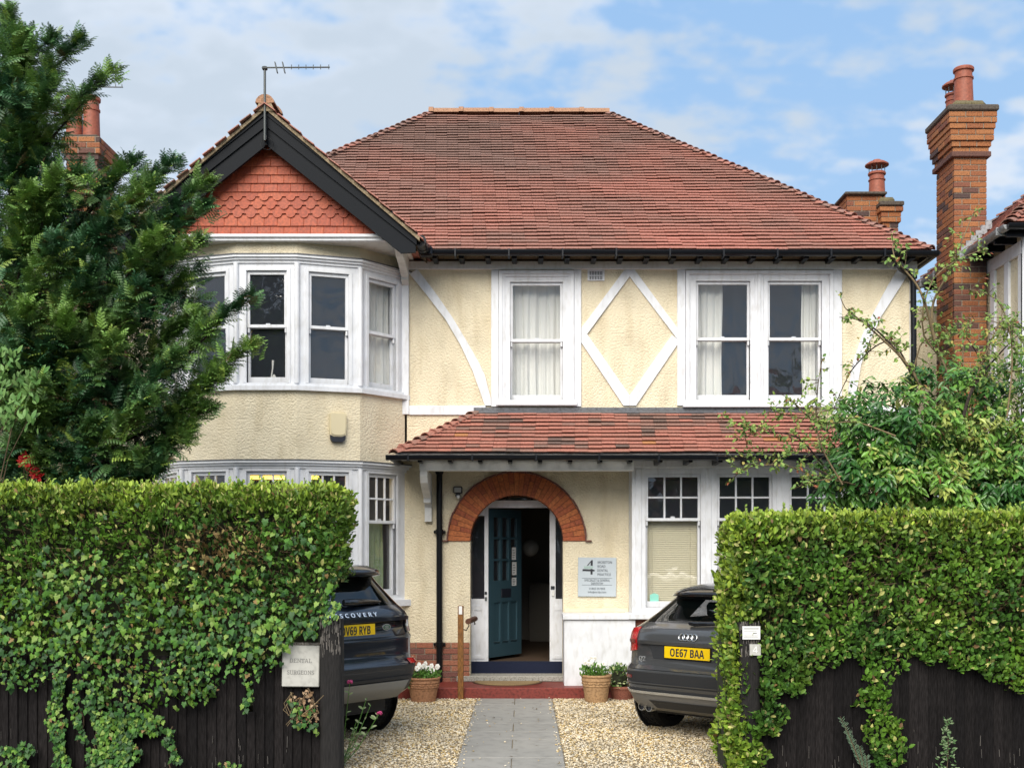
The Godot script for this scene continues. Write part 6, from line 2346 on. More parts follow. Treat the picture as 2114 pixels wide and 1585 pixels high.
func grey_car() -> void:
	var turn := deg_to_rad(-43.0)
	var pl := Vector3(wx(1416, 4.0), 0, 4.0)
	var c := thing("parked_car", "dark grey crossover car parked nose to the house, half behind the right hedge", "car", pl - Vector3(sin(turn), 0, cos(turn)) * 2.06, turn)
	var rows := [
		[0.24, 0.26, 0.76, 0.22], [0.27, 0.17, 0.83, 0.14], [0.34, 0.10, 0.865, 0.06], [0.44, 0.045, 0.885, 0.01], [0.50, 0.02, 0.893, 0.0], [0.52, 0.025, 0.893, 0.0], [0.58, 0.01, 0.895, 0.0],
		[0.635, 0.0, 0.895, 0.0], [0.66, 0.004, 0.895, 0.0], [0.672, 0.02, 0.893, 0.01], [0.70, 0.06, 0.892, 0.02], [0.80, 0.068, 0.890, 0.04], [0.90, 0.075, 0.886, 0.09], [0.925, 0.06, 0.885, 0.12], [0.945, 0.06, 0.884, 0.15],
		[1.00, 0.075, 0.878, 0.30], [1.045, 0.10, 0.868, 0.60], [1.07, 0.145, 0.852, 0.95], [1.095, 0.20, 0.835, 1.2], [1.115, 0.245, 0.82, 1.30],
		[1.16, 0.32, 0.79, 1.40], [1.22, 0.415, 0.75, 1.52], [1.28, 0.505, 0.71, 1.64], [1.335, 0.58, 0.675, 1.74], [1.36, 0.60, 0.66, 1.78], [1.41, 0.64, 0.63, 1.86], [1.455, 0.74, 0.58, 1.96], [1.485, 0.95, 0.50, 2.02], [1.50, 1.25, 0.38, 2.05],
	]
	for r in rows:
		r[3] = minf(r[3], 1.9)
	var s := Shell.new(rows, 4.19, 7.0)
	var body := MB.new()
	var rg := MB.new()
	var sg := MB.new()
	var fg := MB.new()
	s.build(body, rg, sg, fg, 1.115, 1.335, 0.84)
	put("body", body, M.grey_metallic, c)
	put("rear_window", rg, M.car_glass, c)
	put("side_windows", sg, M.car_glass, c)
	put("windscreen", fg, M.car_glass, c)
	car_interior(c, 0.78, 1.10)
	# black spoiler over the rear window
	var b := MB.new()
	var sp := []
	for e in [[1.350, 0.0], [1.355, 0.10], [1.395, 0.085], [1.425, 0.06], [1.44, 0.0]]:
		var row := []
		for i in 15:
			var x := lerpf(-0.62, 0.62, i / 14.0)
			var q := s.tail(x * (1.0 - (e[0] - 1.35) * 0.6), e[0])
			row.append(q + Vector3(0, 0.012, e[1] * (1.0 - pow(absf(x) / 0.66, 4.0) * 0.5)))
		sp.append(row)
	b.grid(sp)
	put("spoiler", b, M.gloss_black, c)
	# lamps, lower bumper, trims
	for k in [-1.0, 1.0]:
		b = MB.new()
		s.patch(b, [Vector2(k * 0.615, 0.845), Vector2(k * 0.775, 0.815), Vector2(k * 0.845, 1.03), Vector2(k * 0.605, 1.06)], 8, 6, 0.014)
		var lamp := put("tail_light", b, M.lens_red, c)
		b = MB.new()
		s.patch(b, [Vector2(k * 0.62, 0.925), Vector2(k * 0.80, 0.92), Vector2(k * 0.805, 0.94), Vector2(k * 0.62, 0.95)], 6, 2, 0.018)
		put("lens_band", b, M.lens_dark, lamp)
		b = MB.new()
		s.patch(b, [Vector2(k * 0.64, 0.575), Vector2(k * 0.79, 0.575), Vector2(k * 0.79, 0.605), Vector2(k * 0.64, 0.605)], 6, 1, 0.010)
		put("reflector", b, M.lens_dark, c)
		b = MB.new()
	b = MB.new()
	s.patch(b, [Vector2(-0.885, 0.465), Vector2(0.885, 0.465), Vector2(0.885, 0.640), Vector2(-0.885, 0.640)], 30, 3, 0.004)
	put("bumper_cladding", b, M.cladding, c)
	b = MB.new()
	s.patch(b, [Vector2(-0.885, 0.528), Vector2(0.885, 0.528), Vector2(0.885, 0.540), Vector2(-0.885, 0.540)], 30, 1, 0.013)
	put("bumper_crease", b, M.grey_metallic, c)
	b = MB.new()
	s.patch(b, [Vector2(-0.86, 0.29), Vector2(0.86, 0.29), Vector2(0.885, 0.452), Vector2(-0.885, 0.452)], 30, 3, 0.012)
	put("skid_panel", b, M.skid_grey, c)
	b = MB.new()
	s.patch(b, [Vector2(-0.885, 0.438), Vector2(0.885, 0.438), Vector2(0.885, 0.463), Vector2(-0.885, 0.463)], 30, 1, 0.022)
	put("skid_trim", b, M.bright_strip, c)
	b = MB.new()
	s.patch(b, [Vector2(-0.40, 0.30), Vector2(0.40, 0.30), Vector2(0.46, 0.375), Vector2(-0.46, 0.375)], 12, 1, 0.018)
	put("diffuser", b, M.cladding, c)
	b = MB.new()
	s.patch(b, [Vector2(-0.885, 0.664), Vector2(0.885, 0.664), Vector2(0.885, 0.700), Vector2(-0.885, 0.700)], 30, 1, 0.010)
	put("bumper_ledge", b, M.grey_metallic, c)
	# number plate recess and crease
	b = MB.new()
	s.patch(b, [Vector2(-0.40, 0.775), Vector2(0.40, 0.775), Vector2(0.46, 0.915), Vector2(-0.46, 0.915)], 10, 2, 0.003)
	put("plate_recess", b, M.cladding, c)
	b = MB.new()
	s.patch(b, [Vector2(-0.55, 0.918), Vector2(0.55, 0.918), Vector2(0.56, 0.942), Vector2(-0.56, 0.942)], 16, 1, 0.016)
	put("tailgate_lip", b, M.grey_metallic, c)
	number_plate(c, s, 0.846, "OE67 BAA", false)
	# badge of four linked rings, model letters
	var base := s.tail(0.0, 0.995)
	var nr := s.normal(0.0, 0.995)
	var bt := Transform3D(Basis(Vector3.RIGHT, nr.cross(Vector3.RIGHT).normalized(), nr), base + nr * 0.004)
	b = MB.new()
	for k in 4:
		var cc := Vector3((k - 1.5) * 0.048, 0, 0.002 * (k % 2))
		var ring := []
		for i in 25:
			var g := TAU * i / 24.0
			ring.append(bt * (cc + Vector3(cos(g) * 0.032, sin(g) * 0.032, 0.0)))
		b.tube(ring, [0.0055], 6, false)
	put("badge", b, M.chrome, c)
	var mt := s.tail(-0.545, 0.765)
	var mn := s.normal(-0.545, 0.765)
	var mx := Vector3.UP.cross(mn).normalized()
	lettering("model_letters", "Q2", 0.05, M.bright_strip, c, Transform3D(Basis(mx, mn.cross(mx), mn), mt + mn * 0.004), "Droid Sans", true, 1.0)
	# wiper
	b = MB.new()
	var w0 := s.tail(0.0, 1.10) + Vector3(0, 0.0, 0.01)
	var w1 := s.tail(0.40, 1.125) + Vector3(0, 0.012, 0.02)
	b.tube([w0 + Vector3(-0.06, 0.025, 0.01), w0 + Vector3(0.0, 0.02, 0.022), w0.lerp(w1, 0.5) + Vector3(0, 0.01, 0.012), w1], [0.022, 0.026, 0.02, 0.012], 8)
	put("wiper", b, M.gloss_black, c)
	# twin tail pipes
	for x in [-0.62, -0.51]:
		b = MB.new()
		var p := s.tail(x, 0.285) + Vector3(0, -0.005, 0.0)
		b.lathe([Vector2(0.032, 0.05), Vector2(0.04, 0.05), Vector2(0.042, 0.0), Vector2(0.042, -0.12)], 16, Transform3D(Basis(Vector3(1, 0, 0), PI / 2), p + Vector3(0, 0, -0.02)), false)
		put("tail_pipe", b, M.chrome, c)
		b = MB.new()
		b.lathe([Vector2(0.001, 0.02), Vector2(0.034, 0.02)], 16, Transform3D(Basis(Vector3(1, 0, 0), PI / 2), p + Vector3(0, 0, -0.02)), false)
		put("pipe_mouth", b, M.ink, c)
	for z in [1.32, -1.28]:
		for k in [-1.0, 1.0]:
			b = MB.new()
			b.lathe([Vector2(0.001, 0.0), Vector2(0.385, 0.0), Vector2(0.40, -0.03)], 32, Transform3D(Basis(Vector3(0, 0, 1), -PI / 2 * k), Vector3(k * 0.893, 0.36, z)), false)
			put("wheel_arch", b, M.cladding, c)
			car_wheel(c, Vector3(k * 0.785, 0.335, z), 0.335, k)
	b = MB.new()
	b.box(Vector3(-0.6, 0.20, 0.2), Vector3(0.6, 0.27, 1.7))
	b.tube([Vector3(-0.7, 0.3, 1.32), Vector3(0.7, 0.3, 1.32)], [0.05], 8)
	put("underbody", b, M.cladding, c)
	for k in [-1.0, 1.0]:
		b = MB.new()
		b.xbox(Transform3D(Basis(), Vector3(k * 1.0, 1.08, -0.62)), Vector3(0.2, 0.14, 0.1), 0.045)
		b.xbox(Transform3D(Basis(), Vector3(k * 0.86, 1.04, -0.62)), Vector3(0.14, 0.05, 0.05), 0.01)
		put("mirror", b, M.grey_metallic, c)
		b = MB.new()
		b = MB.new()
		b.xbox(Transform3D(Basis(), Vector3(k * 0.62, 0.72, -1.93)), Vector3(0.3, 0.13, 0.12), 0.03)
		put("headlight", b, M.lens_clear, c)

func blue_car() -> void:
	var turn := deg_to_rad(51.0)
	var pl := Vector3(wx(739, 4.40), 0, 4.40)
	var c := thing("parked_car", "dark navy blue family off-roader parked at the left behind the gate post", "car", pl - Vector3(sin(turn), 0, cos(turn)) * 2.27, turn)
	var rows := [
		[0.40, 0.30, 0.80, 0.24], [0.43, 0.16, 0.87, 0.14], [0.48, 0.09, 0.91, 0.06], [0.56, 0.05, 0.925, 0.02], [0.66, 0.015, 0.94, 0.0], [0.70, 0.0, 0.945, 0.0], [0.735, 0.0, 0.948, 0.0],
		[0.76, 0.012, 0.948, 0.0], [0.775, 0.05, 0.946, 0.01], [0.85, 0.062, 0.945, 0.02], [0.96, 0.062, 0.943, 0.05], [1.00, 0.05, 0.942, 0.08], [1.03, 0.075, 0.940, 0.10], [1.08, 0.095, 0.936, 0.16],
		[1.155, 0.095, 0.930, 0.30], [1.175, 0.075, 0.926, 0.36], [1.23, 0.10, 0.910, 0.62], [1.275, 0.145, 0.888, 1.00], [1.30, 0.18, 0.872, 1.30],
		[1.36, 0.24, 0.84, 1.42], [1.44, 0.315, 0.80, 1.55], [1.52, 0.385, 0.755, 1.68], [1.57, 0.42, 0.73, 1.75], [1.61, 0.43, 0.715, 1.80], [1.65, 0.46, 0.68, 1.88], [1.685, 0.60, 0.61, 1.95], [1.705, 0.85, 0.52, 2.0], [1.72, 1.2, 0.40, 2.05],
	]
	var s := Shell.new(rows, 4.59, 8.0)
	var body := MB.new()
	var rg := MB.new()
	var sg := MB.new()
	var fg := MB.new()
	s.build(body, rg, sg, fg, 1.30, 1.57, 0.82)
	put("body", body, M.navy_metallic, c)
	put("rear_window", rg, M.car_glass, c)
	put("side_windows", sg, M.car_glass, c)
	put("windscreen", fg, M.car_glass, c)
	car_interior(c, 0.82, 1.27)
	var b := MB.new()
	var sp := []
	for e in [[1.555, 0.0], [1.575, 0.135], [1.625, 0.14], [1.665, 0.10], [1.70, 0.0]]:
		var row := []
		for i in 15:
			var x := lerpf(-0.70, 0.70, i / 14.0)
			var q := s.tail(x * (1.0 - (e[0] - 1.58) * 0.6), e[0])
			row.append(q + Vector3(0, 0.012, e[1] * (1.0 - pow(absf(x) / 0.75, 6.0) * 0.4)))
		sp.append(row)
	b.grid(sp)
	put("spoiler", b, M.navy_metallic, c)
	for k in [-1.0, 1.0]:
		b = MB.new()
		s.patch(b, [Vector2(k * 0.70, 1.035), Vector2(k * 0.87, 1.045), Vector2(k * 0.865, 1.185), Vector2(k * 0.68, 1.185)], 8, 4, 0.012)
		var lamp := put("tail_light", b, M.lens_clear, c)
		b = MB.new()
		s.patch(b, [Vector2(k * 0.705, 1.042), Vector2(k * 0.865, 1.05), Vector2(k * 0.865, 1.095), Vector2(k * 0.70, 1.09)], 6, 2, 0.016)
		put("lens_band", b, M.lens_dark, lamp)
		b = MB.new()
		s.patch(b, [Vector2(k * 0.69, 1.03), Vector2(k * 0.706, 1.03), Vector2(k * 0.688, 1.19), Vector2(k * 0.67, 1.19)], 1, 2, 0.016)
		put("lens_edge", b, M.gloss_black, lamp)
		b = MB.new()
		s.patch(b, [Vector2(k * 0.66, 0.742), Vector2(k * 0.85, 0.742), Vector2(k * 0.85, 0.785), Vector2(k * 0.66, 0.778)], 6, 1, 0.022)
		put("reflector", b, M.lens_red, c)
	b = MB.new()
	s.patch(b, [Vector2(-0.93, 0.415), Vector2(0.93, 0.415), Vector2(0.945, 0.738), Vector2(-0.945, 0.738)], 30, 4, 0.008)
	put("bumper_cladding", b, M.cladding, c)
	b = MB.new()
	s.patch(b, [Vector2(-0.60, 0.445), Vector2(0.60, 0.445), Vector2(0.655, 0.60), Vector2(-0.655, 0.60)], 20, 3, 0.028, -0.03)
	put("skid_panel", b, M.skid_silver, c)
	b = MB.new()
	s.patch(b, [Vector2(-0.72, 0.612), Vector2(0.72, 0.612), Vector2(0.70, 0.640), Vector2(-0.70, 0.640)], 20, 1, 0.024, -0.03)
	put("bumper_rib", b, M.cladding, c)
	b = MB.new()
	s.patch(b, [Vector2(-0.66, 1.012), Vector2(0.66, 1.012), Vector2(0.70, 1.17), Vector2(-0.70, 1.17)], 14, 3, 0.003)
	put("plate_recess", b, M.gloss_black, c)
	b = MB.new()
	s.patch(b, [Vector2(-0.72, 1.168), Vector2(0.72, 1.168), Vector2(0.72, 1.186), Vector2(-0.72, 1.186)], 16, 1, 0.018)
	put("tailgate_lip", b, M.navy_metallic, c)
	number_plate(c, s, 1.085, "OV69 RYB", true)
	var base := s.tail(0.0, 1.222)
	var nr := s.normal(0.0, 1.222)
	lettering("model_letters", "D I S C O V E R Y", 0.043, M.chrome, c, Transform3D(Basis(Vector3.RIGHT, nr.cross(Vector3.RIGHT).normalized(), nr), base + nr * 0.010), "Droid Sans", true, 1.35)
	base = s.tail(0.42, 1.10)
	nr = s.normal(0.42, 1.10)
	var bx := Vector3.UP.cross(nr).normalized()
	var bt := Transform3D(Basis(bx, nr.cross(bx), nr), base + nr * 0.008)
	b = MB.new()
	var ov := PackedVector2Array()
	var ov2 := PackedVector2Array()
	for k in 24:
		var g := TAU * k / 24.0
		ov.append(Vector2(cos(g) * 0.052, sin(g) * 0.030))
		ov2.append(Vector2(cos(g) * 0.046, sin(g) * 0.024))
	b.prism(ov, Transform3D(), -0.004, 0.004)
	var bd := put("badge", b, M.bright_strip, c, bt)
	b = MB.new()
	b.prism(ov2, Transform3D(), 0.003, 0.0055)
	put("badge_field", b, mat("badge_green", lin(0.01, 0.06, 0.03), 0.4), bd)
	b = MB.new()
	b.xbox(Transform3D(Basis(Vector3(0, 0, 1), 0.45), Vector3(0, 0, 0.005)), Vector3(0.05, 0.006, 0.004))
	b.xbox(Transform3D(Basis(Vector3(0, 0, 1), 0.2), Vector3(-0.012, 0.009, 0.005)), Vector3(0.034, 0.006, 0.004))
	b.xbox(Transform3D(Basis(Vector3(0, 0, 1), 0.2), Vector3(0.012, -0.009, 0.005)), Vector3(0.034, 0.006, 0.004))
	put("badge_mark", b, M.bright_strip, bd)
	b = MB.new()
	var w0 := s.tail(0.0, 1.31) + Vector3(0, 0.0, 0.01)
	var w1 := s.tail(0.44, 1.335) + Vector3(0, 0.0, 0.025)
	b.tube([w0 + Vector3(-0.05, 0.03, 0.015), w0 + Vector3(0.02, 0.03, 0.03), w0.lerp(w1, 0.5) + Vector3(0, 0.02, 0.016), w1], [0.03, 0.034, 0.026, 0.012], 8)
	put("wiper", b, M.gloss_black, c)
	for z in [1.42, -1.32]:
		for k in [-1.0, 1.0]:
			b = MB.new()
			b.lathe([Vector2(0.001, 0.0), Vector2(0.42, 0.0), Vector2(0.44, -0.03)], 32, Transform3D(Basis(Vector3(0, 0, 1), -PI / 2 * k), Vector3(k * 0.945, 0.40, z)), false)
			put("wheel_arch", b, M.cladding, c)
			car_wheel(c, Vector3(k * 0.83, 0.365, z), 0.365, k)
	b = MB.new()
	b.box(Vector3(-0.7, 0.26, 0.2), Vector3(0.7, 0.42, 1.9))
	b.tube([Vector3(-0.75, 0.34, 1.42), Vector3(0.75, 0.34, 1.42)], [0.06], 8)
	put("underbody", b, M.cladding, c)
	for k in [-1.0, 1.0]:
		b = MB.new()
		b.xbox(Transform3D(Basis(), Vector3(k * 1.06, 1.24, -0.75)), Vector3(0.22, 0.17, 0.11), 0.05)
		b.xbox(Transform3D(Basis(), Vector3(k * 0.92, 1.20, -0.75)), Vector3(0.14, 0.05, 0.06), 0.01)
		put("mirror", b, M.navy_metallic, c)
		b = MB.new()
		b.xbox(Transform3D(Basis(), Vector3(k * 0.66, 0.86, -2.12)), Vector3(0.32, 0.14, 0.14), 0.03)
		put("headlight", b, M.lens_clear, c)

# ---------------------------------------------------------------- planting
# a leaf one unit long, growing along +y and facing +z
func leaf_shape(w: float, l: float, fold: float, droop := 0.12) -> ArrayMesh:
	var b := MB.new()
	var ts := [0.0, 0.22, 0.5, 0.78, 1.0]
	var ws := [0.04, 0.36, 0.5, 0.34, 0.0]
	var mid := []
	var le := []
	var ri := []
	for k in 5:
		var z: float = -droop * ts[k] * ts[k] * l
		mid.append(Vector3(0, ts[k] * l, z))
		le.append(Vector3(-ws[k] * w, ts[k] * l, z + fold * ws[k] * w * 2.0))
		ri.append(Vector3(ws[k] * w, ts[k] * l, z + fold * ws[k] * w * 2.0))
	for k in 4:
		b.quad(mid[k], ri[k], ri[k + 1], mid[k + 1], Vector3(0, 0, 1))
		b.quad(mid[k], le[k], le[k + 1], mid[k + 1], Vector3(0, 0, 1))
	return b.mesh()

func ivy_shape() -> ArrayMesh:
	var b := MB.new()
	var out := [Vector2(0, -0.02), Vector2(-0.20, -0.16), Vector2(-0.42, -0.10), Vector2(-0.36, 0.12), Vector2(-0.50, 0.30), Vector2(-0.31, 0.44), Vector2(-0.21, 0.66), Vector2(0, 0.98), Vector2(0.21, 0.66), Vector2(0.31, 0.44), Vector2(0.50, 0.30), Vector2(0.36, 0.12), Vector2(0.42, -0.10), Vector2(0.20, -0.16)]
	var c := Vector3(0, 0.24, 0.045)
	for k in out.size():
		var p: Vector2 = out[k]
		var q: Vector2 = out[(k + 1) % out.size()]
		b.tri(c, Vector3(p.x, p.y, -0.10 * p.length() * p.length() + 0.05 * absf(p.x)), Vector3(q.x, q.y, -0.10 * q.length() * q.length() + 0.05 * absf(q.x)), Vector3(0, 0, 1))
	return b.mesh()

func leaf_basis(out: Vector3, grow: Vector3, spread: float, size: float) -> Basis:
	var y := (grow + Vector3(rf(-1, 1), rf(-1, 1), rf(-1, 1)) * spread).normalized()
	var z := (out + Vector3(rf(-1, 1), rf(-1, 1), rf(-1, 1)) * spread * 0.8)
	z = z - y * z.dot(y)
	if z.length() < 0.05:
		z = y.cross(Vector3.RIGHT)
	z = z.normalized()
	return Basis(y.cross(z), y, z).scaled_local(Vector3(size, size, size))

func line_at(poly: Array, px: float) -> float:
	for k in poly.size() - 1:
		if px <= poly[k + 1][0]:
			return lerpf(poly[k][1], poly[k + 1][1], clampf((px - poly[k][0]) / (poly[k + 1][0] - poly[k][0]), 0, 1))
	return poly[poly.size() - 1][1]

var hn := FastNoiseLite.new()

func hedge_tint(p: Vector3, young: float) -> Color:
	var a := hn.get_noise_3d(p.x * 1.0, p.y * 1.0, p.z)
	var c := Vector3(0.085, 0.190, 0.020).lerp(Vector3(0.042, 0.110, 0.018), clampf(0.5 - a * 1.6, 0, 1))
	c = c.lerp(Vector3(0.27, 0.37, 0.042), clampf(young * rf(0.1, 1.2), 0, 1))
	var r := rng.randf()
	if r < 0.06:
		c = Vector3(0.46, 0.46, 0.16)
	elif r < 0.08:
		c = Vector3(0.20, 0.12, 0.05)
	c *= rf(0.55, 1.45)
	return Color(c.x, c.y, c.z)

# surface of a clipped hedge: a random point on front, top or gate end, with its outward direction
func hedge_point(x0: float, x1: float, z0: float, z1: float, top: float, low: Callable, end: float) -> Array:
	for attempt in 50:
		var r := rng.randf()
		var p: Vector3
		var o: Vector3
		if r < 0.60:
			p = Vector3(rf(x0, x1), rf(0.0, top), z1)
			o = Vector3(0, 0.12, 1)
		elif r < 0.84:
			p = Vector3(rf(x0, x1), top, rf(z0, z1))
			o = Vector3(0, 1, 0.1)
		elif end != 0.0:
			p = Vector3(x1 if end > 0.0 else x0, rf(0.0, top), rf(z0, z1))
			o = Vector3(end, 0.1, 0.15)
		else:
			p = Vector3(rf(x0, x1), rf(1.0, top), z0)
			o = Vector3(0, 0.1, -1)
		if p.y < low.call(p.x, p.z):
			continue
		# rounded shoulders and an uneven clip
		var edge := 0.13
		var dy := maxf(p.y - (top - edge), 0.0)
		if o.z > 0.9:
			p.z -= dy * dy / edge * 0.55
		if end != 0.0:
			var ex := maxf((p.x - (x1 - edge)) if end > 0.0 else ((x0 + edge) - p.x), 0.0)
			if o.y > 0.9:
				p.y -= ex * ex / edge * 0.6
			elif o.z > 0.9:
				p.z -= ex * ex / edge * 0.5
			elif absf(o.x) > 0.9:
				p.x -= end * dy * dy / edge * 0.5
		p += o.normalized() * (0.085 * hn.get_noise_3d(p.x * 1.8, p.y * 1.8, p.z * 1.8) + 0.05 * hn.get_noise_3d(p.x * 4.5, p.y * 4.5, p.z * 4.5) - 0.012)
		return [p, o.normalized()]
	return [Vector3(x0, top, z0), Vector3.UP]

# single shoots that have outgrown the last clip
func stray_shoots(h: Node3D, leaf: Mesh, x0: float, x1: float, z0: float, z1: float, top: float) -> void:
	var where := []
	var tints := []
	var b := MB.new()
	for k in 120:
		var p := Vector3(rf(x0, x1), top - 0.04, rf(z0 + 0.1, z1 - 0.05))
		var d := Vector3(rf(-0.4, 0.4), 1.0, rf(-0.3, 0.3))
		if k % 3 == 0:
			p = Vector3(rf(x0, x1), rf(1.2, top - 0.1), z1 - 0.05)
			d = Vector3(rf(-0.5, 0.5), rf(-0.2, 0.7), 1.0)
		d = d.normalized()
		var l := rf(0.07, 0.16)
		b.tube([p - h.position, p + d * l - h.position], [0.0025, 0.0012], 4, false)
		for j in 7:
			where.append(Transform3D(leaf_basis(Vector3(0, 0.5, 0.8), d * 0.7 + Vector3(rf(-0.8, 0.8), 0.1, rf(-0.8, 0.8)), 0.3, rf(0.022, 0.042)), p + d * l * (0.25 + j * 0.12) - h.position))
			var c := Vector3(0.22, 0.34, 0.05) * rf(0.6, 1.25)
			tints.append(Color(c.x, c.y, c.z))
	scatter("stray_shoots", leaf, M.leaf, where, tints, h)
	put("shoot_stems", b, M.cane, h)

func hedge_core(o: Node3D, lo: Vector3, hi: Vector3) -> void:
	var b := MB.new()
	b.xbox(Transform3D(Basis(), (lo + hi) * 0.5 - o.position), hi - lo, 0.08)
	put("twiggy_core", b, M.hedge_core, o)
	b = MB.new()
	for k in 520:
		var x := rf(lo.x, hi.x)
		var y := rf(1.22, hi.y)
		var p := Vector3(x, y, hi.z - 0.02) - o.position
		b.tube([p, p + Vector3(rf(-0.1, 0.1), rf(0.0, 0.16), rf(0.02, 0.09)), p + Vector3(rf(-0.16, 0.16), rf(0.02, 0.26), rf(0.06, 0.15))], [0.006, 0.0045, 0.002], 5, false)
	put("twigs", b, M.cane, o)

func build_planting() -> void:
	hn.seed = 77
	hn.frequency = 1.1
	hn.fractal_octaves = 3
	left_hedge()
	right_hedge()
	yew()
	shrub()
	small_plants()

func left_hedge() -> void:
	var z1 := 5.90
	var z0 := 5.05
	var x0 := -5.0
	var x1 := -1.43
	var top := 2.315
	var oval := leaf_shape(0.50, 1.0, 0.14)
	var ivy := ivy_shape()
	var edge := [[-400.0, 1400.0], [0.0, 1400.0], [60.0, 1425.0], [95.0, 1400.0], [150.0, 1385.0], [185.0, 1425.0], [250.0, 1500.0], [300.0, 1490.0], [335.0, 1440.0], [380.0, 1462.0], [440.0, 1440.0], [470.0, 1375.0], [560.0, 1388.0], [590.0, 1335.0], [655.0, 1300.0], [665.0, 1272.0], [740.0, 1262.0]]
	var low := func(x: float, z: float) -> float: return 1.12 if z < 5.5 else wy(line_at(edge, 1080.0 + x * FOCAL / (AWAY - 5.9)), 5.9)
	var h := thing("ivied_hedge", "clipped privet hedge overgrown with ivy at the left of the gateway", "hedge", Vector3(-3.2, 0, 5.4))
	var where := []
	var tints := []
	for k in 40000:
		var e := hedge_point(x0, x1, z0, z1, top, low, 1.0)
		var p: Vector3 = e[0]
		var o: Vector3 = e[1]
		var ivied: float = smoothstep(1.75, 1.2, p.y + 0.6 * hn.get_noise_3d(p.x * 1.3, p.y * 1.3, 4.0))
		if o.z > 0.8 and rng.randf() < ivied * 0.62:
			continue
		if p.x > lerpf(-1.54, -1.41, smoothstep(1.3, 1.75, p.y)):
			continue
		var depth := rf(0.0, 1.0)
		var hole := hn.get_noise_3d(p.x * 4.0, p.y * 4.6, p.z * 4.0 + 30.0)
		if hole > 0.10:
			if rng.randf() < 0.35 and o.y < 0.9:
				continue
			p -= o * 0.09
		p -= o * depth * depth * 0.17
		var young := clampf((p.y - top + 0.30) / 0.34, 0, 1) * 0.9 + (0.25 if o.x > 0.8 else 0.0) + maxf(hn.get_noise_3d(p.x * 1.6, p.y * 1.6, 9.0), 0.0) * 0.7
		var c := hedge_tint(p, young)
		# a dying patch
		var q := Vector2((1080.0 + p.x * FOCAL / (AWAY - p.z) - 455.0) / 95.0, (1141.0 - (p.y - EYE) * FOCAL / (AWAY - p.z) - 1140.0) / 60.0).length()
		if q < 1.0 and rng.randf() < 0.75 - q * 0.4:
			c = Color(0.17, 0.115, 0.045) if rng.randf() < 0.6 else Color(0.34, 0.26, 0.11)
		where.append(Transform3D(leaf_basis(o + Vector3(0, 0.5, 0), o * 0.8 + Vector3(0, 0.55, 0), 0.75, rf(0.024, 0.062)), p - h.position))
		tints.append(c)
	scatter("leaves", oval, M.leaf, where, tints, h)
	# whole sprigs of new growth standing above the clip
	where = []
	tints = []
	for k in 1500:
		var p := Vector3(rf(x0, x1 - 0.06), top + rf(-0.05, 0.045) * (0.6 + hn.get_noise_2d(k * 0.37, 1.0)), rf(z0, z1 - 0.05))
		where.append(Transform3D(leaf_basis(Vector3(0, 0.4, 1), Vector3(0, 1, 0.1), 0.6, rf(0.030, 0.046)), p - h.position))
		var c := Vector3(0.26, 0.36, 0.045) * rf(0.7, 1.2)
		tints.append(Color(c.x, c.y, c.z))
	scatter("new_shoots", oval, M.leaf, where, tints, h)
	stray_shoots(h, oval, x0, x1 - 0.1, z0, z1, top)
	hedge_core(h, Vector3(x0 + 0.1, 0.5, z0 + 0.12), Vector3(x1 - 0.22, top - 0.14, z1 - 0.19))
	# ivy hanging over the fence: its larger leaves lie flat and point down
	var iv := thing("ivy", "dark green ivy hanging from the left hedge down over the black fence boards", "ivy", Vector3(-3.0, 0, 5.9))
	where = []
	tints = []
	var spots := []
	for k in 6500:
		var x := rf(x0, x1 + 0.02)
		var px := 1080.0 + x * FOCAL / (AWAY - 5.9)
		var ylow := wy(line_at(edge, px) + 14.0 * sin(px * 0.11) + 8.0 * sin(px * 0.37), 5.9)
		var p := Vector3(x, rf(ylow, 2.2), 5.92)
		var dens: float = smoothstep(2.0, 1.2, p.y + 0.6 * hn.get_noise_3d(p.x * 1.3, p.y * 1.3, 4.0))
		if rng.randf() > dens * 0.72 + 0.03 or p.x > lerpf(-1.54, -1.42, smoothstep(1.35, 1.75, p.y)):
			continue
		p.z += 0.05 * hn.get_noise_3d(p.x * 2.4, p.y * 2.4, 5.9) + rf(-0.05, 0.03) - maxf(p.x - (x1 - 0.12), 0.0)
		spots.append([p, rf(0.024, 0.062) * (0.8 if p.y < 1.0 else 1.0)])
	# trails on the boards, given as strips of the fence: centre, half width, top, bottom
	for s in [[122.0, 20.0, 1390.0, 1590.0, 260], [160.0, 13.0, 1400.0, 1530.0, 90], [200.0, 26.0, 1420.0, 1590.0, 260], [245.0, 48.0, 1480.0, 1590.0, 480], [300.0, 40.0, 1470.0, 1515.0, 150], [355.0, 11.0, 1505.0, 1572.0, 60], [622.0, 20.0, 1455.0, 1500.0, 34], [608.0, 14.0, 1445.0, 1475.0, 22], [650.0, 9.0, 1492.0, 1515.0, 14], [25.0, 34.0, 1540.0, 1595.0, 150], [55.0, 12.0, 1530.0, 1560.0, 24], [470.0, 22.0, 1572.0, 1592.0, 30], [508.0, 12.0, 1380.0, 1470.0, 40], [685.0, 16.0, 1240.0, 1285.0, 50]]:
		for k in s[4]:
			var v := rng.randf()
			var py: float = lerpf(s[2], s[3], v)
			var px: float = s[0] + s[1] * rf(-1, 1) * (0.75 + 0.35 * sin(v * 11.0 + s[0])) + 8.0 * sin(v * 5.0 + s[0])
			var p := wp(px, py, 5.86)
			p.z = 5.84 + rf(0.0, 0.05)
			if px > 640 and py < 1300:
				p.z = 5.93
			spots.append([p, rf(0.024, 0.048)])
	spots.shuffle()
	var order := range(spots.size())
	order.sort_custom(func(a: int, b: int) -> bool: return spots[a][1] > spots[b][1])
	var singles := 0
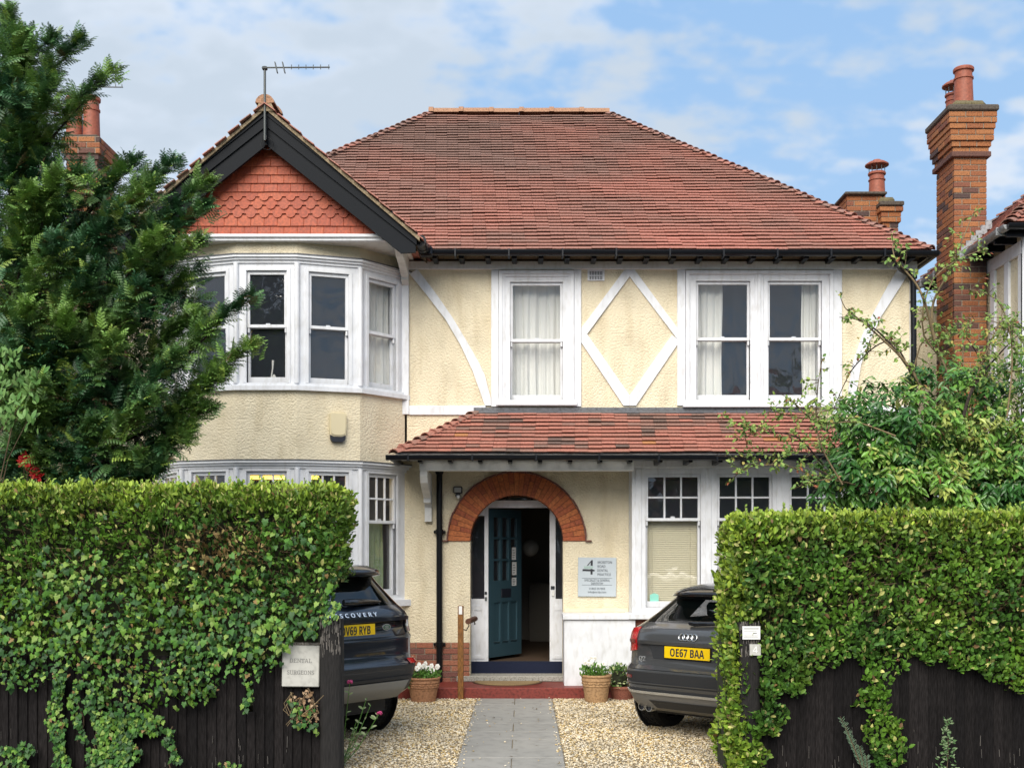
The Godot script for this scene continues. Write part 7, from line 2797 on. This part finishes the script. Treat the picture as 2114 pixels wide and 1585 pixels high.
	for i in order:
		var p: Vector3 = spots[i][0]
		var size: float = spots[i][1]
		var t := Transform3D(leaf_basis(Vector3(0, 0.35, 1), Vector3(0, -0.75, 0.25), 0.55, size), p - iv.position)
		var inview := p.x > -4.1 and p.z > 5.88
		var k := rng.randi_range(0, 4)
		var young := hn.get_noise_2d(p.x * 2.2, p.y * 2.2) > 0.12
		if young and rng.randf() < 0.6:
			k = [2, 4, 1][rng.randi_range(0, 2)]
		elif rng.randf() < 0.5:
			k = [0, 3][rng.randi_range(0, 1)]
		if inview and singles < 300:
			singles += 1
			put("leaf", ivy, M["ivy_%d" % k], iv, t)
		else:
			var g: Vector3 = M.greens[k] * rf(0.7, 1.2)
			if rng.randf() < 0.03:
				g = Vector3(0.26, 0.17, 0.07)
			where.append(t)
			tints.append(Color(g.x, g.y, g.z))
	scatter("leaves", ivy, M.leaf, where, tints, iv)
	var b := MB.new()
	for s in [[122.0, 1390.0, 1600.0], [200.0, 1420.0, 1600.0], [248.0, 1480.0, 1600.0], [165.0, 1400.0, 1530.0], [355.0, 1500.0, 1590.0], [640.0, 1420.0, 1510.0]]:
		var pts := []
		for k in 9:
			var v := k / 8.0
			var q := wp(s[0] + 7.0 * sin(v * 9.0 + s[0]), lerpf(s[1], s[2], v), 5.83)
			q.z = 5.822
			pts.append(q - iv.position)
		b.tube(pts, [0.006], 5, false)
	put("stems", b, M.twig, iv)
	# dead brown ivy under the stone plate
	var dd := thing("dead_ivy", "tangle of dead brown ivy stems just below the stone name plate", "dead plant", wp(628, 1450, 5.84))
	where = []
	tints = []
	for k in 160:
		var p := Vector3(rf(-0.14, 0.12), rf(-0.16, 0.10), rf(-0.01, 0.05))
		if absf(p.x + p.y * 0.35) > 0.10 or rng.randf() < 0.3:
			continue
		where.append(Transform3D(leaf_basis(Vector3(0, 0, 1), Vector3(0, -0.6, 0.1), 0.9, rf(0.015, 0.035)), p))
		var g := Vector3(0.22, 0.12, 0.055).lerp(Vector3(0.42, 0.30, 0.19), rng.randf())
		tints.append(Color(g.x, g.y, g.z))
	scatter("leaves", ivy, M.leaf, where, tints, dd)
	b = MB.new()
	for k in 16:
		var p := Vector3(rf(-0.12, 0.10), rf(-0.05, 0.10), 0.0)
		b.tube([p, p + Vector3(rf(-0.06, 0.06), -0.08, 0.03), p + Vector3(rf(-0.1, 0.1), rf(-0.2, -0.1), 0.03)], [0.0035, 0.003, 0.002], 5, false)
	b.tube([Vector3(-0.02, -0.10, 0.03), Vector3(0.07, -0.03, 0.06), Vector3(0.17, 0.07, 0.10)], [0.006, 0.005, 0.003], 5, false)
	put("stems", b, M.cane, dd)

func right_hedge() -> void:
	var z1 := 5.88
	var z0 := 5.0
	var x0 := 1.67
	var x1 := 5.0
	var top := 2.085
	var oval := leaf_shape(0.56, 1.0, 0.12)
	var edge := [[1400.0, 1700.0], [1530.0, 1700.0], [1531.0, 1285.0], [1572.0, 1285.0], [1574.0, 1430.0], [1630.0, 1425.0], [1690.0, 1388.0], [1745.0, 1368.0], [1790.0, 1372.0], [1815.0, 1395.0], [1860.0, 1382.0], [1900.0, 1362.0], [1960.0, 1372.0], [2010.0, 1390.0], [2060.0, 1402.0], [2090.0, 1432.0], [2114.0, 1424.0], [2600.0, 1420.0]]
	var low := func(x: float, z: float) -> float:
		if x < x0 + 0.1:
			return 0.0
		if z < 5.5:
			return 1.05
		return wy(line_at(edge, 1080.0 + x * FOCAL / (AWAY - 5.9)) + 9.0 * sin(x * 26.0), 5.9)
	var h := thing("clipped_hedge", "clipped bright green oval-leaved hedge at the right of the gateway", "hedge", Vector3(3.2, 0, 5.4))
	var pts := []
	for k in 40000:
		var e := hedge_point(x0, x1, z0, z1, top, low, -1.0)
		pts.append(e)
	# the end of the hedge comes down to the ground beside the post
	for k in 5200:
		var p := Vector3(rf(1.63, 1.765), rf(0.0, 1.55), rf(5.55, 5.86))
		var o := Vector3(rf(-0.8, 0.3), 0.1, 1.0).normalized()
		if p.x > 1.70 and p.y > 0.62 and p.z > 5.68:
			continue
		p.x += 0.05 * hn.get_noise_2d(p.y * 3.0, 2.0)
		pts.append([p, o])
	# growth that spills over the boards
	for s in [[1592.0, 34.0, 1420.0, 1520.0, 420], [1560.0, 24.0, 1500.0, 1590.0, 220], [1818.0, 34.0, 1390.0, 1590.0, 620], [1790.0, 22.0, 1420.0, 1460.0, 70], [1850.0, 24.0, 1480.0, 1590.0, 160], [1640.0, 30.0, 1410.0, 1435.0, 120]]:
		for k in s[4]:
			var v := rng.randf()
			var p := wp(s[0] + s[1] * rf(-1, 1) * (0.7 + 0.4 * sin(v * 9.0 + s[0])), lerpf(s[2], s[3], v), 5.88)
			p.z = 5.84 + rf(0.0, 0.09)
			pts.append([p, Vector3(rf(-0.2, 0.2), 0.2, 1)])
	var where := []
	var tints := []
	var singles := 0
	for e in pts:
		var p: Vector3 = e[0]
		var o: Vector3 = e[1]
		if p.x > 1.69 and p.x < 1.86 and p.y > 0.93 and p.y < 1.24 and p.z > 5.6:
			continue      # the notice and the number stay clear
		var depth := rng.randf()
		var hole := hn.get_noise_3d(p.x * 4.0, p.y * 4.6, p.z * 4.0 + 30.0)
		if hole > 0.11 and o.y < 0.9 and p.y > 1.2:
			if rng.randf() < 0.4:
				continue
			p -= o * 0.07
		if p.y > 0.6 or o.x < -0.5:
			p -= o * depth * depth * 0.17
		var young := clampf((p.y - top + 0.26) / 0.32, 0, 1) * 0.95 + (0.55 if o.x < -0.5 else 0.0) + maxf(hn.get_noise_3d(p.x * 1.6, p.y * 1.6, 9.0), 0.0) * 0.8 + (0.45 if p.x < 1.76 else 0.0)
		var c := hedge_tint(p, young)
		var size := rf(0.026, 0.064)
		var t := Transform3D(leaf_basis(o + Vector3(0, 0.45, 0), o * 0.7 + Vector3(0, 0.5, 0), 0.75, size), p - h.position)
		if singles < 300 and size > 0.058 and depth < 0.3 and o.z > 0.8 and p.x < 3.95 and p.z > 5.8:
			singles += 1
			put("leaf", oval, M["ivy_%d" % [1, 2, 4, 2, 0][rng.randi_range(0, 4)]], h, t)
		else:
			where.append(t)
			tints.append(c)
	scatter("leaves", oval, M.leaf, where, tints, h)
	where = []
	tints = []
	for k in 1600:
		var p := Vector3(rf(x0 + 0.05, x1), top + rf(-0.05, 0.045) * (0.6 + hn.get_noise_2d(k * 0.37, 1.0)), rf(z0, z1 - 0.05))
		where.append(Transform3D(leaf_basis(Vector3(0, 0.4, 1), Vector3(0, 1, 0.1), 0.6, rf(0.034, 0.05)), p - h.position))
		var c := Vector3(0.28, 0.38, 0.048) * rf(0.7, 1.2)
		tints.append(Color(c.x, c.y, c.z))
	scatter("new_shoots", oval, M.leaf, where, tints, h)
	stray_shoots(h, oval, x0 + 0.1, x1, z0, z1, top)
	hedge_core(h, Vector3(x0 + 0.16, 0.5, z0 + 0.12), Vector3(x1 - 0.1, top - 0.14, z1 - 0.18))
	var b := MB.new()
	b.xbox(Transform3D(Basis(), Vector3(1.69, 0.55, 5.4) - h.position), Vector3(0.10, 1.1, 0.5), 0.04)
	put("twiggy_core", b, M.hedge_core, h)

# one yew spray, a unit long along +y in the xy plane: needled twigs, drooping at their ends
func yew_spray() -> ArrayMesh:
	var b := MB.new()
	for k in 11:
		var t := 0.05 + 0.93 * k / 10.0
		var side := 1.0 if k % 2 == 0 else -1.0
		var root := Vector3(0, t, -0.14 * t * t)
		var l := 0.46 * (1.0 - 0.5 * t) * (1.0 + 0.15 * sin(k * 2.7))
		var dir := Vector3(side * 0.86, 0.52, -0.08).normalized()
		if k == 10:
			dir = Vector3(0, 1, -0.35).normalized()
			l = 0.24
		var across := dir.cross(Vector3(0, 0, 1)).normalized()
		var w := 0.058
		var prev_l := root - across * w * 0.4
		var prev_r := root + across * w * 0.4
		for j in range(1, 5):
			var q := j / 4.0
			var p := root + dir * l * q + Vector3(0, 0, -0.26 * q * q * l)
			var ww := w * (1.0 if j < 3 else (0.75 if j == 3 else 0.0))
			# toothed edges
			var nl := p - across * ww - dir * 0.01
			var nr := p + across * ww - dir * 0.01
			b.tri(prev_l, prev_r, nr, Vector3(0, 0, 1))
			b.tri(prev_l, nr, nl, Vector3(0, 0, 1))
			if j < 4:
				b.tri(p - across * ww * 0.6, p - dir * 0.035 - across * ww * 0.6, p - across * (ww + 0.045) + dir * 0.02, Vector3(0, 0.1, 1))
				b.tri(p + across * ww * 0.6, p - dir * 0.035 + across * ww * 0.6, p + across * (ww + 0.045) + dir * 0.02, Vector3(0, 0.1, 1))
			prev_l = p - across * ww * 0.55
			prev_r = p + across * ww * 0.55
	b.tri(Vector3(-0.012, 0, 0), Vector3(0.012, 0, 0), Vector3(0, 1, -0.14), Vector3(0, 0, 1))
	return b.mesh()

func yew() -> void:
	var z := 3.9
	var base := Vector3(wx(14, z), 0, z)
	var o := thing("yew_tree", "tall dark green yew with feathery drooping sprays at the left edge", "tree", base)
	var shape := yew_spray()
	var where := []
	var tints := []
	var branches := MB.new()
	var trunk_top := Vector3(0.05, 6.6, 0)
	# plumes: tip in the photograph, depth, length, thickness
	var tips := [[12, 2, 3.9, 1.3, 0.20], [-60, -60, 3.7, 1.5, 0.3], [60, 52, 4.1, 1.2, 0.18], [172, 68, 4.2, 1.3, 0.17], [128, 66, 3.8, 1.1, 0.15], [242, 132, 4.2, 1.15, 0.16], [110, 150, 4.6, 1.2, 0.22], [40, 180, 4.7, 1.2, 0.25], [170, 345, 4.5, 0.7, 0.12], [292, 320, 4.3, 1.0, 0.15], [372, 322, 4.2, 1.05, 0.14], [330, 365, 4.6, 1.1, 0.2], [440, 362, 4.5, 1.0, 0.12], [437, 415, 4.5, 0.9, 0.13], [425, 480, 4.5, 1.0, 0.15],
		[400, 560, 4.3, 1.0, 0.18], [340, 470, 4.8, 1.1, 0.25], [250, 420, 4.9, 1.2, 0.28], [120, 350, 4.9, 1.0, 0.2], [415, 640, 4.4, 1.0, 0.17], [528, 600, 4.6, 1.15, 0.12], [530, 700, 4.7, 1.15, 0.14], [475, 760, 4.7, 1.0, 0.17], [440, 830, 4.6, 1.0, 0.18], [400, 880, 4.6, 1.0, 0.18], [345, 950, 4.6, 1.1, 0.18], [300, 930, 4.8, 1.1, 0.2], [250, 975, 4.6, 1.1, 0.2], [170, 965, 4.6, 1.1, 0.2], [330, 800, 5.0, 1.2, 0.28], [250, 690, 5.0, 1.2, 0.28], [380, 720, 4.9, 1.1, 0.22], [300, 580, 5.0, 1.2, 0.28], [200, 540, 5.0, 1.2, 0.28], [120, 480, 5.0, 1.2, 0.3], [60, 380, 4.9, 1.2, 0.3], [140, 640, 5.0, 1.2, 0.28], [60, 620, 5.0, 1.1, 0.28], [200, 860, 4.9, 1.2, 0.26], [100, 900, 4.8, 1.1, 0.22], [90, 780, 5.0, 1.1, 0.28], [30, 900, 4.6, 1.0, 0.2], [-40, 700, 4.7, 1.1, 0.3], [-60, 400, 4.6, 1.1, 0.3], [-50, 200, 4.4, 1.1, 0.3], [-120, 560, 4.2, 1.3, 0.35], [-140, 850, 4.2, 1.2, 0.3]]
	var sprays := func(p: Vector3, dir: Vector3, size: float, age: float) -> void:
		var y := (dir * 0.8 + Vector3(0, 0.25, 0.1) + Vector3(rf(-1, 1), rf(-0.9, 0.8), rf(-1, 1)) * 0.85).normalized()
		var zz := (Vector3(0, 1, 0.35) + Vector3(rf(-1, 1), rf(-1, 1), rf(-1, 1)) * 0.55)
		zz = (zz - y * zz.dot(y)).normalized()
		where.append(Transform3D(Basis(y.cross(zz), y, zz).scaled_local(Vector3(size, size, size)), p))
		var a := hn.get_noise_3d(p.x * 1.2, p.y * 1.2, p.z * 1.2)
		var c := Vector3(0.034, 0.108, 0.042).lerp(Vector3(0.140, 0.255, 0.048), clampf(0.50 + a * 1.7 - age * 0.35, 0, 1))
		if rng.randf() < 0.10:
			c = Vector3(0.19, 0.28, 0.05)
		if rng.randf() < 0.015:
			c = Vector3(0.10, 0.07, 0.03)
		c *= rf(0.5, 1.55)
		tints.append(Color(c.x, c.y, c.z))
	for e in tips:
		var tip := wp(e[0], e[1], e[2]) - base
		var l: float = e[3]
		var wide: float = e[4]
		var hub := Vector3(0.06, clampf(tip.y - 0.15 - 0.35 * Vector2(tip.x, tip.z).length(), 1.9, 6.6), 0)
		var dir := (tip - hub).normalized()
		dir = (dir + Vector3(0, 0.25, 0)).normalized()
		var root := tip - dir * l - Vector3(0, 0.08, 0)
		var mid := hub.lerp(root, 0.55) + Vector3(0, -0.05, 0)
		branches.tube([hub, mid, root, root.lerp(tip, 0.6)], [0.045, 0.03, 0.017, 0.005], 6, false)
		var n := int(125.0 * l + wide * 560.0)
		for k in n:
			var t := pow(rng.randf(), 0.8)
			var c := root.lerp(tip, t) + Vector3(0, 0.05 * sin(t * PI), 0)
			var r := wide * (1.0 - t) * 1.25 + 0.02
			var v := Vector3(rf(-1, 1), rf(-1, 0.8), rf(-1, 1)).normalized() * sqrt(rng.randf()) * r
			var d2 := (dir * (0.5 + t) + v.normalized() * (1.0 - t) * 0.8 + Vector3(0, -0.12, 0)).normalized()
			var size := rf(0.75, 1.25) * lerpf(0.165, 0.115, t)
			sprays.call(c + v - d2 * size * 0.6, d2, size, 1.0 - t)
		for k in 10:      # fine ends that reach up and out
			var d3 := (dir * 0.7 + Vector3(rf(-0.35, 0.45), rf(-0.2, 0.75), rf(-0.3, 0.3))).normalized()
			sprays.call(tip - d3 * 0.13 + Vector3(rf(-0.05, 0.05), rf(-0.08, 0.03), 0), d3, 0.15, 0.0)
	# inner body of the crown, left open in places
	for e in [[40, 210, 75, 120], [50, 420, 90, 110], [200, 470, 150, 110], [260, 590, 160, 120], [290, 700, 150, 110], [210, 790, 190, 95], [230, 880, 150, 75], [80, 600, 130, 190], [100, 820, 130, 90]]:
		for k in 1200:
			var v := Vector3(rf(-1, 1), rf(-1, 1), rf(-1, 1))
			if v.length() > 1.0:
				continue
			v = v.normalized() * pow(v.length(), 0.55)
			var p := wp(e[0], e[1], z) + Vector3(v.x * e[2] / 216.0, v.y * e[3] / 216.0, v.z * 0.85) - base
			if hn.get_noise_3d(p.x * 1.7 + 3.0, p.y * 1.7, p.z * 1.7) > 0.12:
				continue
			sprays.call(p, (v + Vector3(0.25, -0.1, 0.2)).normalized(), rf(0.14, 0.19), 0.6)
	scatter("foliage", shape, M.needle, where, tints, o)
	put("branches", branches, M.bark, o)
	var b := MB.new()
	b.tube([Vector3(0, 0, 0), Vector3(0.04, 1.2, 0), Vector3(0.12, 2.0, 0.02), Vector3(0.08, 3.4, 0), trunk_top], [0.17, 0.14, 0.12, 0.09, 0.02], 12)
	b.tube([Vector3(0.06, 1.5, 0), Vector3(0.5, 2.2, 0.1), Vector3(0.95, 3.0, 0.15), Vector3(1.3, 4.2, 0.2)], [0.09, 0.06, 0.045, 0.015], 8)
	b.tube([Vector3(0.02, 1.3, 0), Vector3(-0.4, 2.1, 0.1), Vector3(-0.6, 3.6, 0.1)], [0.08, 0.06, 0.02], 8)
	b.tube([Vector3(1.15, 0.0, -0.25), Vector3(1.18, 2.1, -0.22), Vector3(1.2, 3.2, -0.1)], [0.05, 0.045, 0.02], 8)
	put("trunk", b, M.bark, o)

func shrub() -> void:
	var z := 3.7
	var base := Vector3(wx(1985, z), 0, z)
	var o := thing("climbing_shrub", "tangled rose-like shrub with long bare arching canes behind the right hedge", "shrub", base)
	var oval := leaf_shape(0.55, 1.0, 0.12)
	var canes := [[[1985, 1060], [1978, 900], [1962, 800], [1948, 745], [1915, 705], [1905, 660], [1925, 580], [1990, 530], [2040, 515]], [[1990, 860], [2010, 800], [2060, 735], [2120, 675]], [[1965, 850], [1930, 700], [1905, 705], [1880, 790], [1870, 830]], [[1915, 835], [1880, 760], [1800, 680], [1745, 635], [1735, 610]], [[1905, 800], [1830, 700], [1770, 660], [1733, 655]], [[1940, 745], [1925, 640], [1960, 560], [1998, 470], [2010, 440]], [[1930, 700], [1900, 600], [1850, 535], [1845, 500]], [[1880, 770], [1840, 705], [1780, 740], [1745, 790], [1720, 850]], [[1870, 850], [1800, 830], [1720, 845], [1640, 860], [1590, 850], [1570, 880], [1530, 910]], [[1850, 900], [1760, 870], [1690, 875], [1640, 830], [1615, 815]], [[1830, 960], [1740, 940], [1640, 935], [1560, 945], [1475, 940]], [[1830, 990], [1700, 985], [1620, 960], [1545, 965], [1520, 975]], [[1900, 1050], [1800, 1010], [1700, 990], [1640, 1010]], [[1850, 1060], [1760, 1020], [1690, 960]], [[2000, 820], [2040, 720], [2070, 640], [2050, 610]], [[2000, 850], [1990, 700], [2030, 660], [2100, 690], [2125, 740]], [[2060, 900], [2040, 780], [1990, 690], [1960, 690]], [[1740, 1000], [1690, 900], [1690, 790], [1700, 740]], [[1985, 800], [1960, 690], [1915, 660], [1900, 640]], [[1700, 960], [1640, 900], [1560, 890], [1500, 870], [1480, 870]], [[2080, 860], [2090, 720], [2060, 620], [2000, 600]]]
	var where := []
	var tints := []
	var dark := MB.new()
	for ci in canes.size():
		var c: Array = canes[ci]
		var cv := Curve3D.new()
		var dz := 0.55 * sin(ci * 2.3)
		for k in c.size():
			var p := wp(c[k][0], c[k][1], z + dz + 0.1 * sin(k * 1.3 + ci)) - base
			var a: Array = c[maxi(k - 1, 0)]
			var e: Array = c[mini(k + 1, c.size() - 1)]
			var tan := (wp(e[0], e[1], z + dz) - wp(a[0], a[1], z + dz)) * 0.2
			cv.add_point(p, -tan, tan)
		var l := cv.get_baked_length()
		var pts := []
		var rad := []
		var thick: float = 0.017 if ci < 7 else 0.009
		for k in 23:
			var t := k / 22.0
			pts.append(cv.sample_baked(l * t, true))
			rad.append(lerpf(thick, 0.003, t))
		var b := MB.new()
		b.tube(pts, rad, 6, false)
		put("cane", b, M.cane if ci % 3 != 1 else M.bark, o)
		# side shoots with leaves
		var n := int(l * (19.0 if ci > 6 else 13.0))
		for k in n:
			var t := rf(0.25, 1.0)
			var p: Vector3 = cv.sample_baked(l * t, true)
			var d := Vector3(rf(-1, 1), rf(-0.5, 1.0), rf(-0.6, 1)).normalized()
			var sl := rf(0.06, 0.20)
			dark.tube([p, p + d * sl * 0.6, p + d * sl + Vector3(0, -0.02, 0)], [0.004, 0.003, 0.0015], 4, false)
			for j in rng.randi_range(4, 9):
				var q := p + d * sl * rf(0.2, 1.05) + Vector3(rf(-0.02, 0.02), rf(-0.02, 0.02), rf(-0.02, 0.02))
				where.append(Transform3D(leaf_basis(Vector3(0, 0.7, 0.7), d * 0.5 + Vector3(0, -0.4, 0.1), 0.8, rf(0.030, 0.055)), q))
				var g := Vector3(0.09, 0.19, 0.04).lerp(Vector3(0.28, 0.37, 0.09), rng.randf())
				if rng.randf() < 0.03:
					g = Vector3(0.30, 0.10, 0.05)
				elif rng.randf() < 0.06:
					g = Vector3(0.36, 0.30, 0.08)
				g *= rf(0.8, 1.2)
				tints.append(Color(g.x, g.y, g.z))
	# loose growth towards the right edge
	for k in 13000:
		var p := wp(rf(1760, 2180), rf(575, 1000), z + rf(-0.6, 0.6)) - base
		var px := p.x
		if hn.get_noise_3d(p.x * 2.6, p.y * 2.6, p.z * 2.6) < lerpf(-0.22, 0.10, clampf((p.y - 2.9) / 1.0, 0, 1)) - 0.14 * clampf(p.x, 0, 1):
			continue
		if p.y > 3.45 + p.x * 0.75:
			continue
		where.append(Transform3D(leaf_basis(Vector3(0, 0.7, 0.7), Vector3(0, -0.3, 0.3), 0.9, rf(0.03, 0.055)), p))
		var g := Vector3(0.10, 0.20, 0.04).lerp(Vector3(0.30, 0.38, 0.10), rng.randf()) * rf(0.75, 1.3)
		tints.append(Color(g.x, g.y, g.z))
	scatter("leaves", oval, M.leaf, where, tints, o)
	put("shoots", dark, M.twig, o)
	# dense glossy evergreen below the canes
	var e2 := thing("evergreen_shrub", "dense glossy evergreen bush with drooping leaves above the right hedge", "shrub", Vector3(wx(2010, z), 0, 3.75))
	var lance := leaf_shape(0.34, 1.0, 0.18, 0.28)
	where = []
	tints = []
	var blobs := [[1850, 890, 140, 105], [1795, 985, 110, 70], [1960, 860, 130, 120], [2000, 985, 150, 90], [2085, 900, 110, 180], [1880, 990, 140, 75], [1815, 915, 80, 70], [2100, 1015, 100, 70], [1950, 1020, 150, 60]]
	for e in blobs:
		for k in 290:
			var v := Vector3(rf(-1, 1), rf(-1, 1), rf(-1, 1))
			if v.length() > 1.0 or v.z < -0.6:
				continue
			v = v.normalized() * pow(v.length(), 0.4)
			var c := wp(e[0], e[1], 3.75) + Vector3(v.x * e[2] / 213.0, v.y * e[3] / 213.0, v.z * 0.55)
			c += v * 0.16 * hn.get_noise_3d(c.x * 3.0, c.y * 3.0, c.z * 3.0)
			var out := (v.normalized() + Vector3(0, 0.25, 0.2)).normalized()
			var a := hn.get_noise_3d(c.x * 1.8, c.y * 1.8, 2.0)
			var pale := a > 0.2 and rng.randf() < 0.4
			var tone := clampf(0.4 + a * 1.5 + rf(-0.2, 0.2), 0, 1)
			for j in rng.randi_range(11, 19):      # one drooping sprig
				var g2 := rf(0, TAU)
				var q := Vector3(cos(g2), rf(-0.2, 0.5), sin(g2))
				var p := c + Vector3(rf(-0.05, 0.05), rf(-0.06, 0.05), rf(-0.05, 0.05))
				where.append(Transform3D(leaf_basis(out + Vector3(0, 0.5, 0.3), out * 0.5 + q * 0.75 + Vector3(0, -0.75, 0), 0.25, rf(0.06, 0.105)), p - e2.position))
				var g := Vector3(0.036, 0.125, 0.022).lerp(Vector3(0.14, 0.30, 0.042), tone)
				if pale:
					g = Vector3(0.30, 0.36, 0.08)
				if rng.randf() < 0.008:
					g = Vector3(0.30, 0.15, 0.06)
				g *= rf(0.75, 1.25)
				tints.append(Color(g.x, g.y, g.z))
	scatter("leaves", lance, M.glossy_leaf, where, tints, e2)
	var st := MB.new()
	st.tube([Vector3(0, 0, 0), Vector3(-0.1, 1.6, 0), Vector3(-0.5, 2.4, 0.1), Vector3(-1.1, 2.75, 0.1)], [0.06, 0.05, 0.035, 0.012], 8)
	st.tube([Vector3(-0.1, 1.5, 0), Vector3(-0.9, 2.25, 0.2), Vector3(-1.6, 2.6, 0.2)], [0.045, 0.03, 0.01], 8)
	st.tube([Vector3(-0.05, 1.6, 0), Vector3(0.2, 2.5, 0.0), Vector3(0.35, 3.1, 0.1)], [0.04, 0.03, 0.01], 8)
	put("stems", st, M.bark, e2)

func small_plants() -> void:
	var oval := leaf_shape(0.42, 1.0, 0.1)
	# red valerian by the left gate post
	var v := thing("valerian", "straggling valerian with two pink flower heads at the foot of the left gate post", "flowers", Vector3(wx(700, 5.3), 0.0, 5.3))
	var st := MB.new()
	var where := []
	var tints := []
	var flower := MB.new()
	flower.lathe([Vector2(0.001, -0.4), Vector2(0.4, -0.2), Vector2(0.5, 0.2), Vector2(0.25, 0.5), Vector2(0.001, 0.55)], 7, Transform3D(), false)
	var fm := flower.mesh()
	for e in [[722.0, 1408.0, 5.45, true], [783.0, 1472.0, 5.35, true], [757.0, 1440.0, 5.1, false], [735.0, 1490.0, 5.4, false], [765.0, 1455.0, 5.0, false]]:
		var p := wp(e[0], e[1], e[2]) - v.position
		var mid := Vector3(p.x * 0.45, p.y * 0.35, p.z * 0.5)
		st.tube([Vector3(0, 0, 0), mid, p], [0.005, 0.004, 0.003], 5, false)
		for k in 14:
			var q := Vector3.ZERO.lerp(mid, rng.randf()) if rng.randf() < 0.4 else mid.lerp(p, rng.randf())
			where.append(Transform3D(leaf_basis(Vector3(0, 0.6, 0.8), Vector3(rf(-1, 1), 0.4, rf(-0.3, 0.6)), 0.3, rf(0.03, 0.06)), q))
			var g := Vector3(0.12, 0.20, 0.07).lerp(Vector3(0.30, 0.36, 0.20), rng.randf())
			tints.append(Color(g.x, g.y, g.z))
		if e[3]:
			var head := put("flower_head", fm, M.petal_pink, v, Transform3D(Basis.from_scale(Vector3(0.03, 0.022, 0.03)), p))
			for k in 26:
				var d := Vector3(rf(-1, 1), rf(-0.5, 1), rf(-1, 1)).normalized()
				put("floret", fm, M.petal_pink, head, Transform3D(Basis.from_scale(Vector3(0.42, 0.5, 0.42)), d * 0.7))
	scatter("leaves", oval, M.leaf, where, tints, v)
	put("stems", st, M.ivy_1, v)
	# laurel sprays at the very left
	var la := thing("laurel", "pale green laurel sprays in front of the yew at the left edge", "shrub", Vector3(wx(-40, 4.9), 0, 4.95))
	where = []
	tints = []
	st = MB.new()
	for e in [[15, 730, 26], [45, 765, 16], [0, 790, 30], [80, 765, 12], [70, 800, 22], [10, 850, 30], [35, 830, 24], [-20, 900, 30], [60, 860, 12]]:
		var tip := wp(e[0], e[1], 5.0 + rf(-0.15, 0.1)) - la.position
		st.tube([Vector3(-0.4, 0, -0.1), Vector3(tip.x - 0.25, tip.y - 0.35, -0.1), tip], [0.005, 0.004, 0.003], 5, false)
		for k in e[2]:
			var q := tip + Vector3(rf(-0.07, 0.07), rf(-0.17, 0.03), rf(-0.06, 0.06))
			where.append(Transform3D(leaf_basis(Vector3(0, 0.6, 0.8), Vector3(rf(-0.8, 0.8), 0.75, rf(0, 0.4)), 0.35, rf(0.06, 0.095)), q))
			var g := Vector3(0.08, 0.20, 0.045).lerp(Vector3(0.17, 0.30, 0.09), rng.randf())
			tints.append(Color(g.x, g.y, g.z))
	scatter("leaves", oval, M.leaf, where, tints, la)
	put("stems", st, M.twig, la)
	# red blooms in the gap under the yew
	var rb := thing("red_blooms", "deep red blooms showing under the yew just above the left hedge", "flowers", Vector3(wx(65, 4.6), 0, 4.6))
	st = MB.new()
	for e in [[55, 945], [66, 962], [48, 955], [72, 978], [80, 985], [62, 950]]:
		var p := wp(e[0], e[1], 4.6) - rb.position
		st.tube([Vector3(0, 0, 0), Vector3(p.x * 0.5, p.y * 0.6, 0), p], [0.008, 0.006, 0.004], 5, false)
		for k in 9:
			put("petal", oval, M.petal_red, rb, Transform3D(leaf_basis(Vector3(0, 0.4, 1), Vector3(rf(-1, 1), rf(-1, 1), 0.4), 0.4, rf(0.05, 0.075)), p))
	put("stems", st, M.twig, rb)
	# weeds at the foot of the right fence
	var ro := thing("rosemary_sprig", "grey-green needle-leaved sprig against the right fence", "plant", Vector3(wx(1790, 5.9), 0, 5.86))
	where = []
	tints = []
	st = MB.new()
	for e in [[1735, 1478], [1752, 1515], [1775, 1540], [1745, 1495], [1790, 1560]]:
		var p := wp(e[0], e[1], 5.88) - ro.position
		var root := Vector3(0.02, 0.0, 0.0)
		st.tube([root, root.lerp(p, 0.5), p], [0.005, 0.004, 0.002], 5, false)
		for k in 60:
			var t := rf(0.35, 1.0)
			var sd := -1.0 if rng.randf() < 0.5 else 1.0
			where.append(Transform3D(leaf_basis(Vector3(0, 0.3, 1), (p - root).normalized() * 0.6 + Vector3(sd * 0.8, 0.1, rf(-0.2, 0.5)), 0.15, rf(0.025, 0.04)), root.lerp(p, t)))
			var g := Vector3(0.10, 0.16, 0.10) * rf(0.8, 1.3)
			tints.append(Color(g.x, g.y, g.z))
	scatter("leaves", leaf_shape(0.14, 1.0, 0.1), M.leaf, where, tints, ro)
	put("stems", st, M.twig, ro)
	var we := thing("weed", "small variegated seedling at the foot of the right fence", "plant", Vector3(wx(1955, 5.88), 0, 5.87))
	where = []
	tints = []
	for k in 130:
		var y := rng.randf()
		var p := Vector3(rf(-1, 1) * 0.085 * (1.0 - y * 0.8), 0.08 + y * 0.42, rf(0, 0.05))
		where.append(Transform3D(leaf_basis(Vector3(0, 0.4, 1), Vector3(rf(-1, 1), 0.3, 0.3), 0.5, rf(0.022, 0.036)), p))
		var g := Vector3(0.07, 0.16, 0.05).lerp(Vector3(0.30, 0.36, 0.22), rng.randf() * rng.randf())
		tints.append(Color(g.x, g.y, g.z))
	scatter("leaves", oval, M.leaf, where, tints, we)
	st = MB.new()
	st.tube([Vector3.ZERO, Vector3(0.01, 0.25, 0.02), Vector3(0, 0.5, 0.03)], [0.004, 0.003, 0.001], 5, false)
	put("stem", st, M.twig, we)
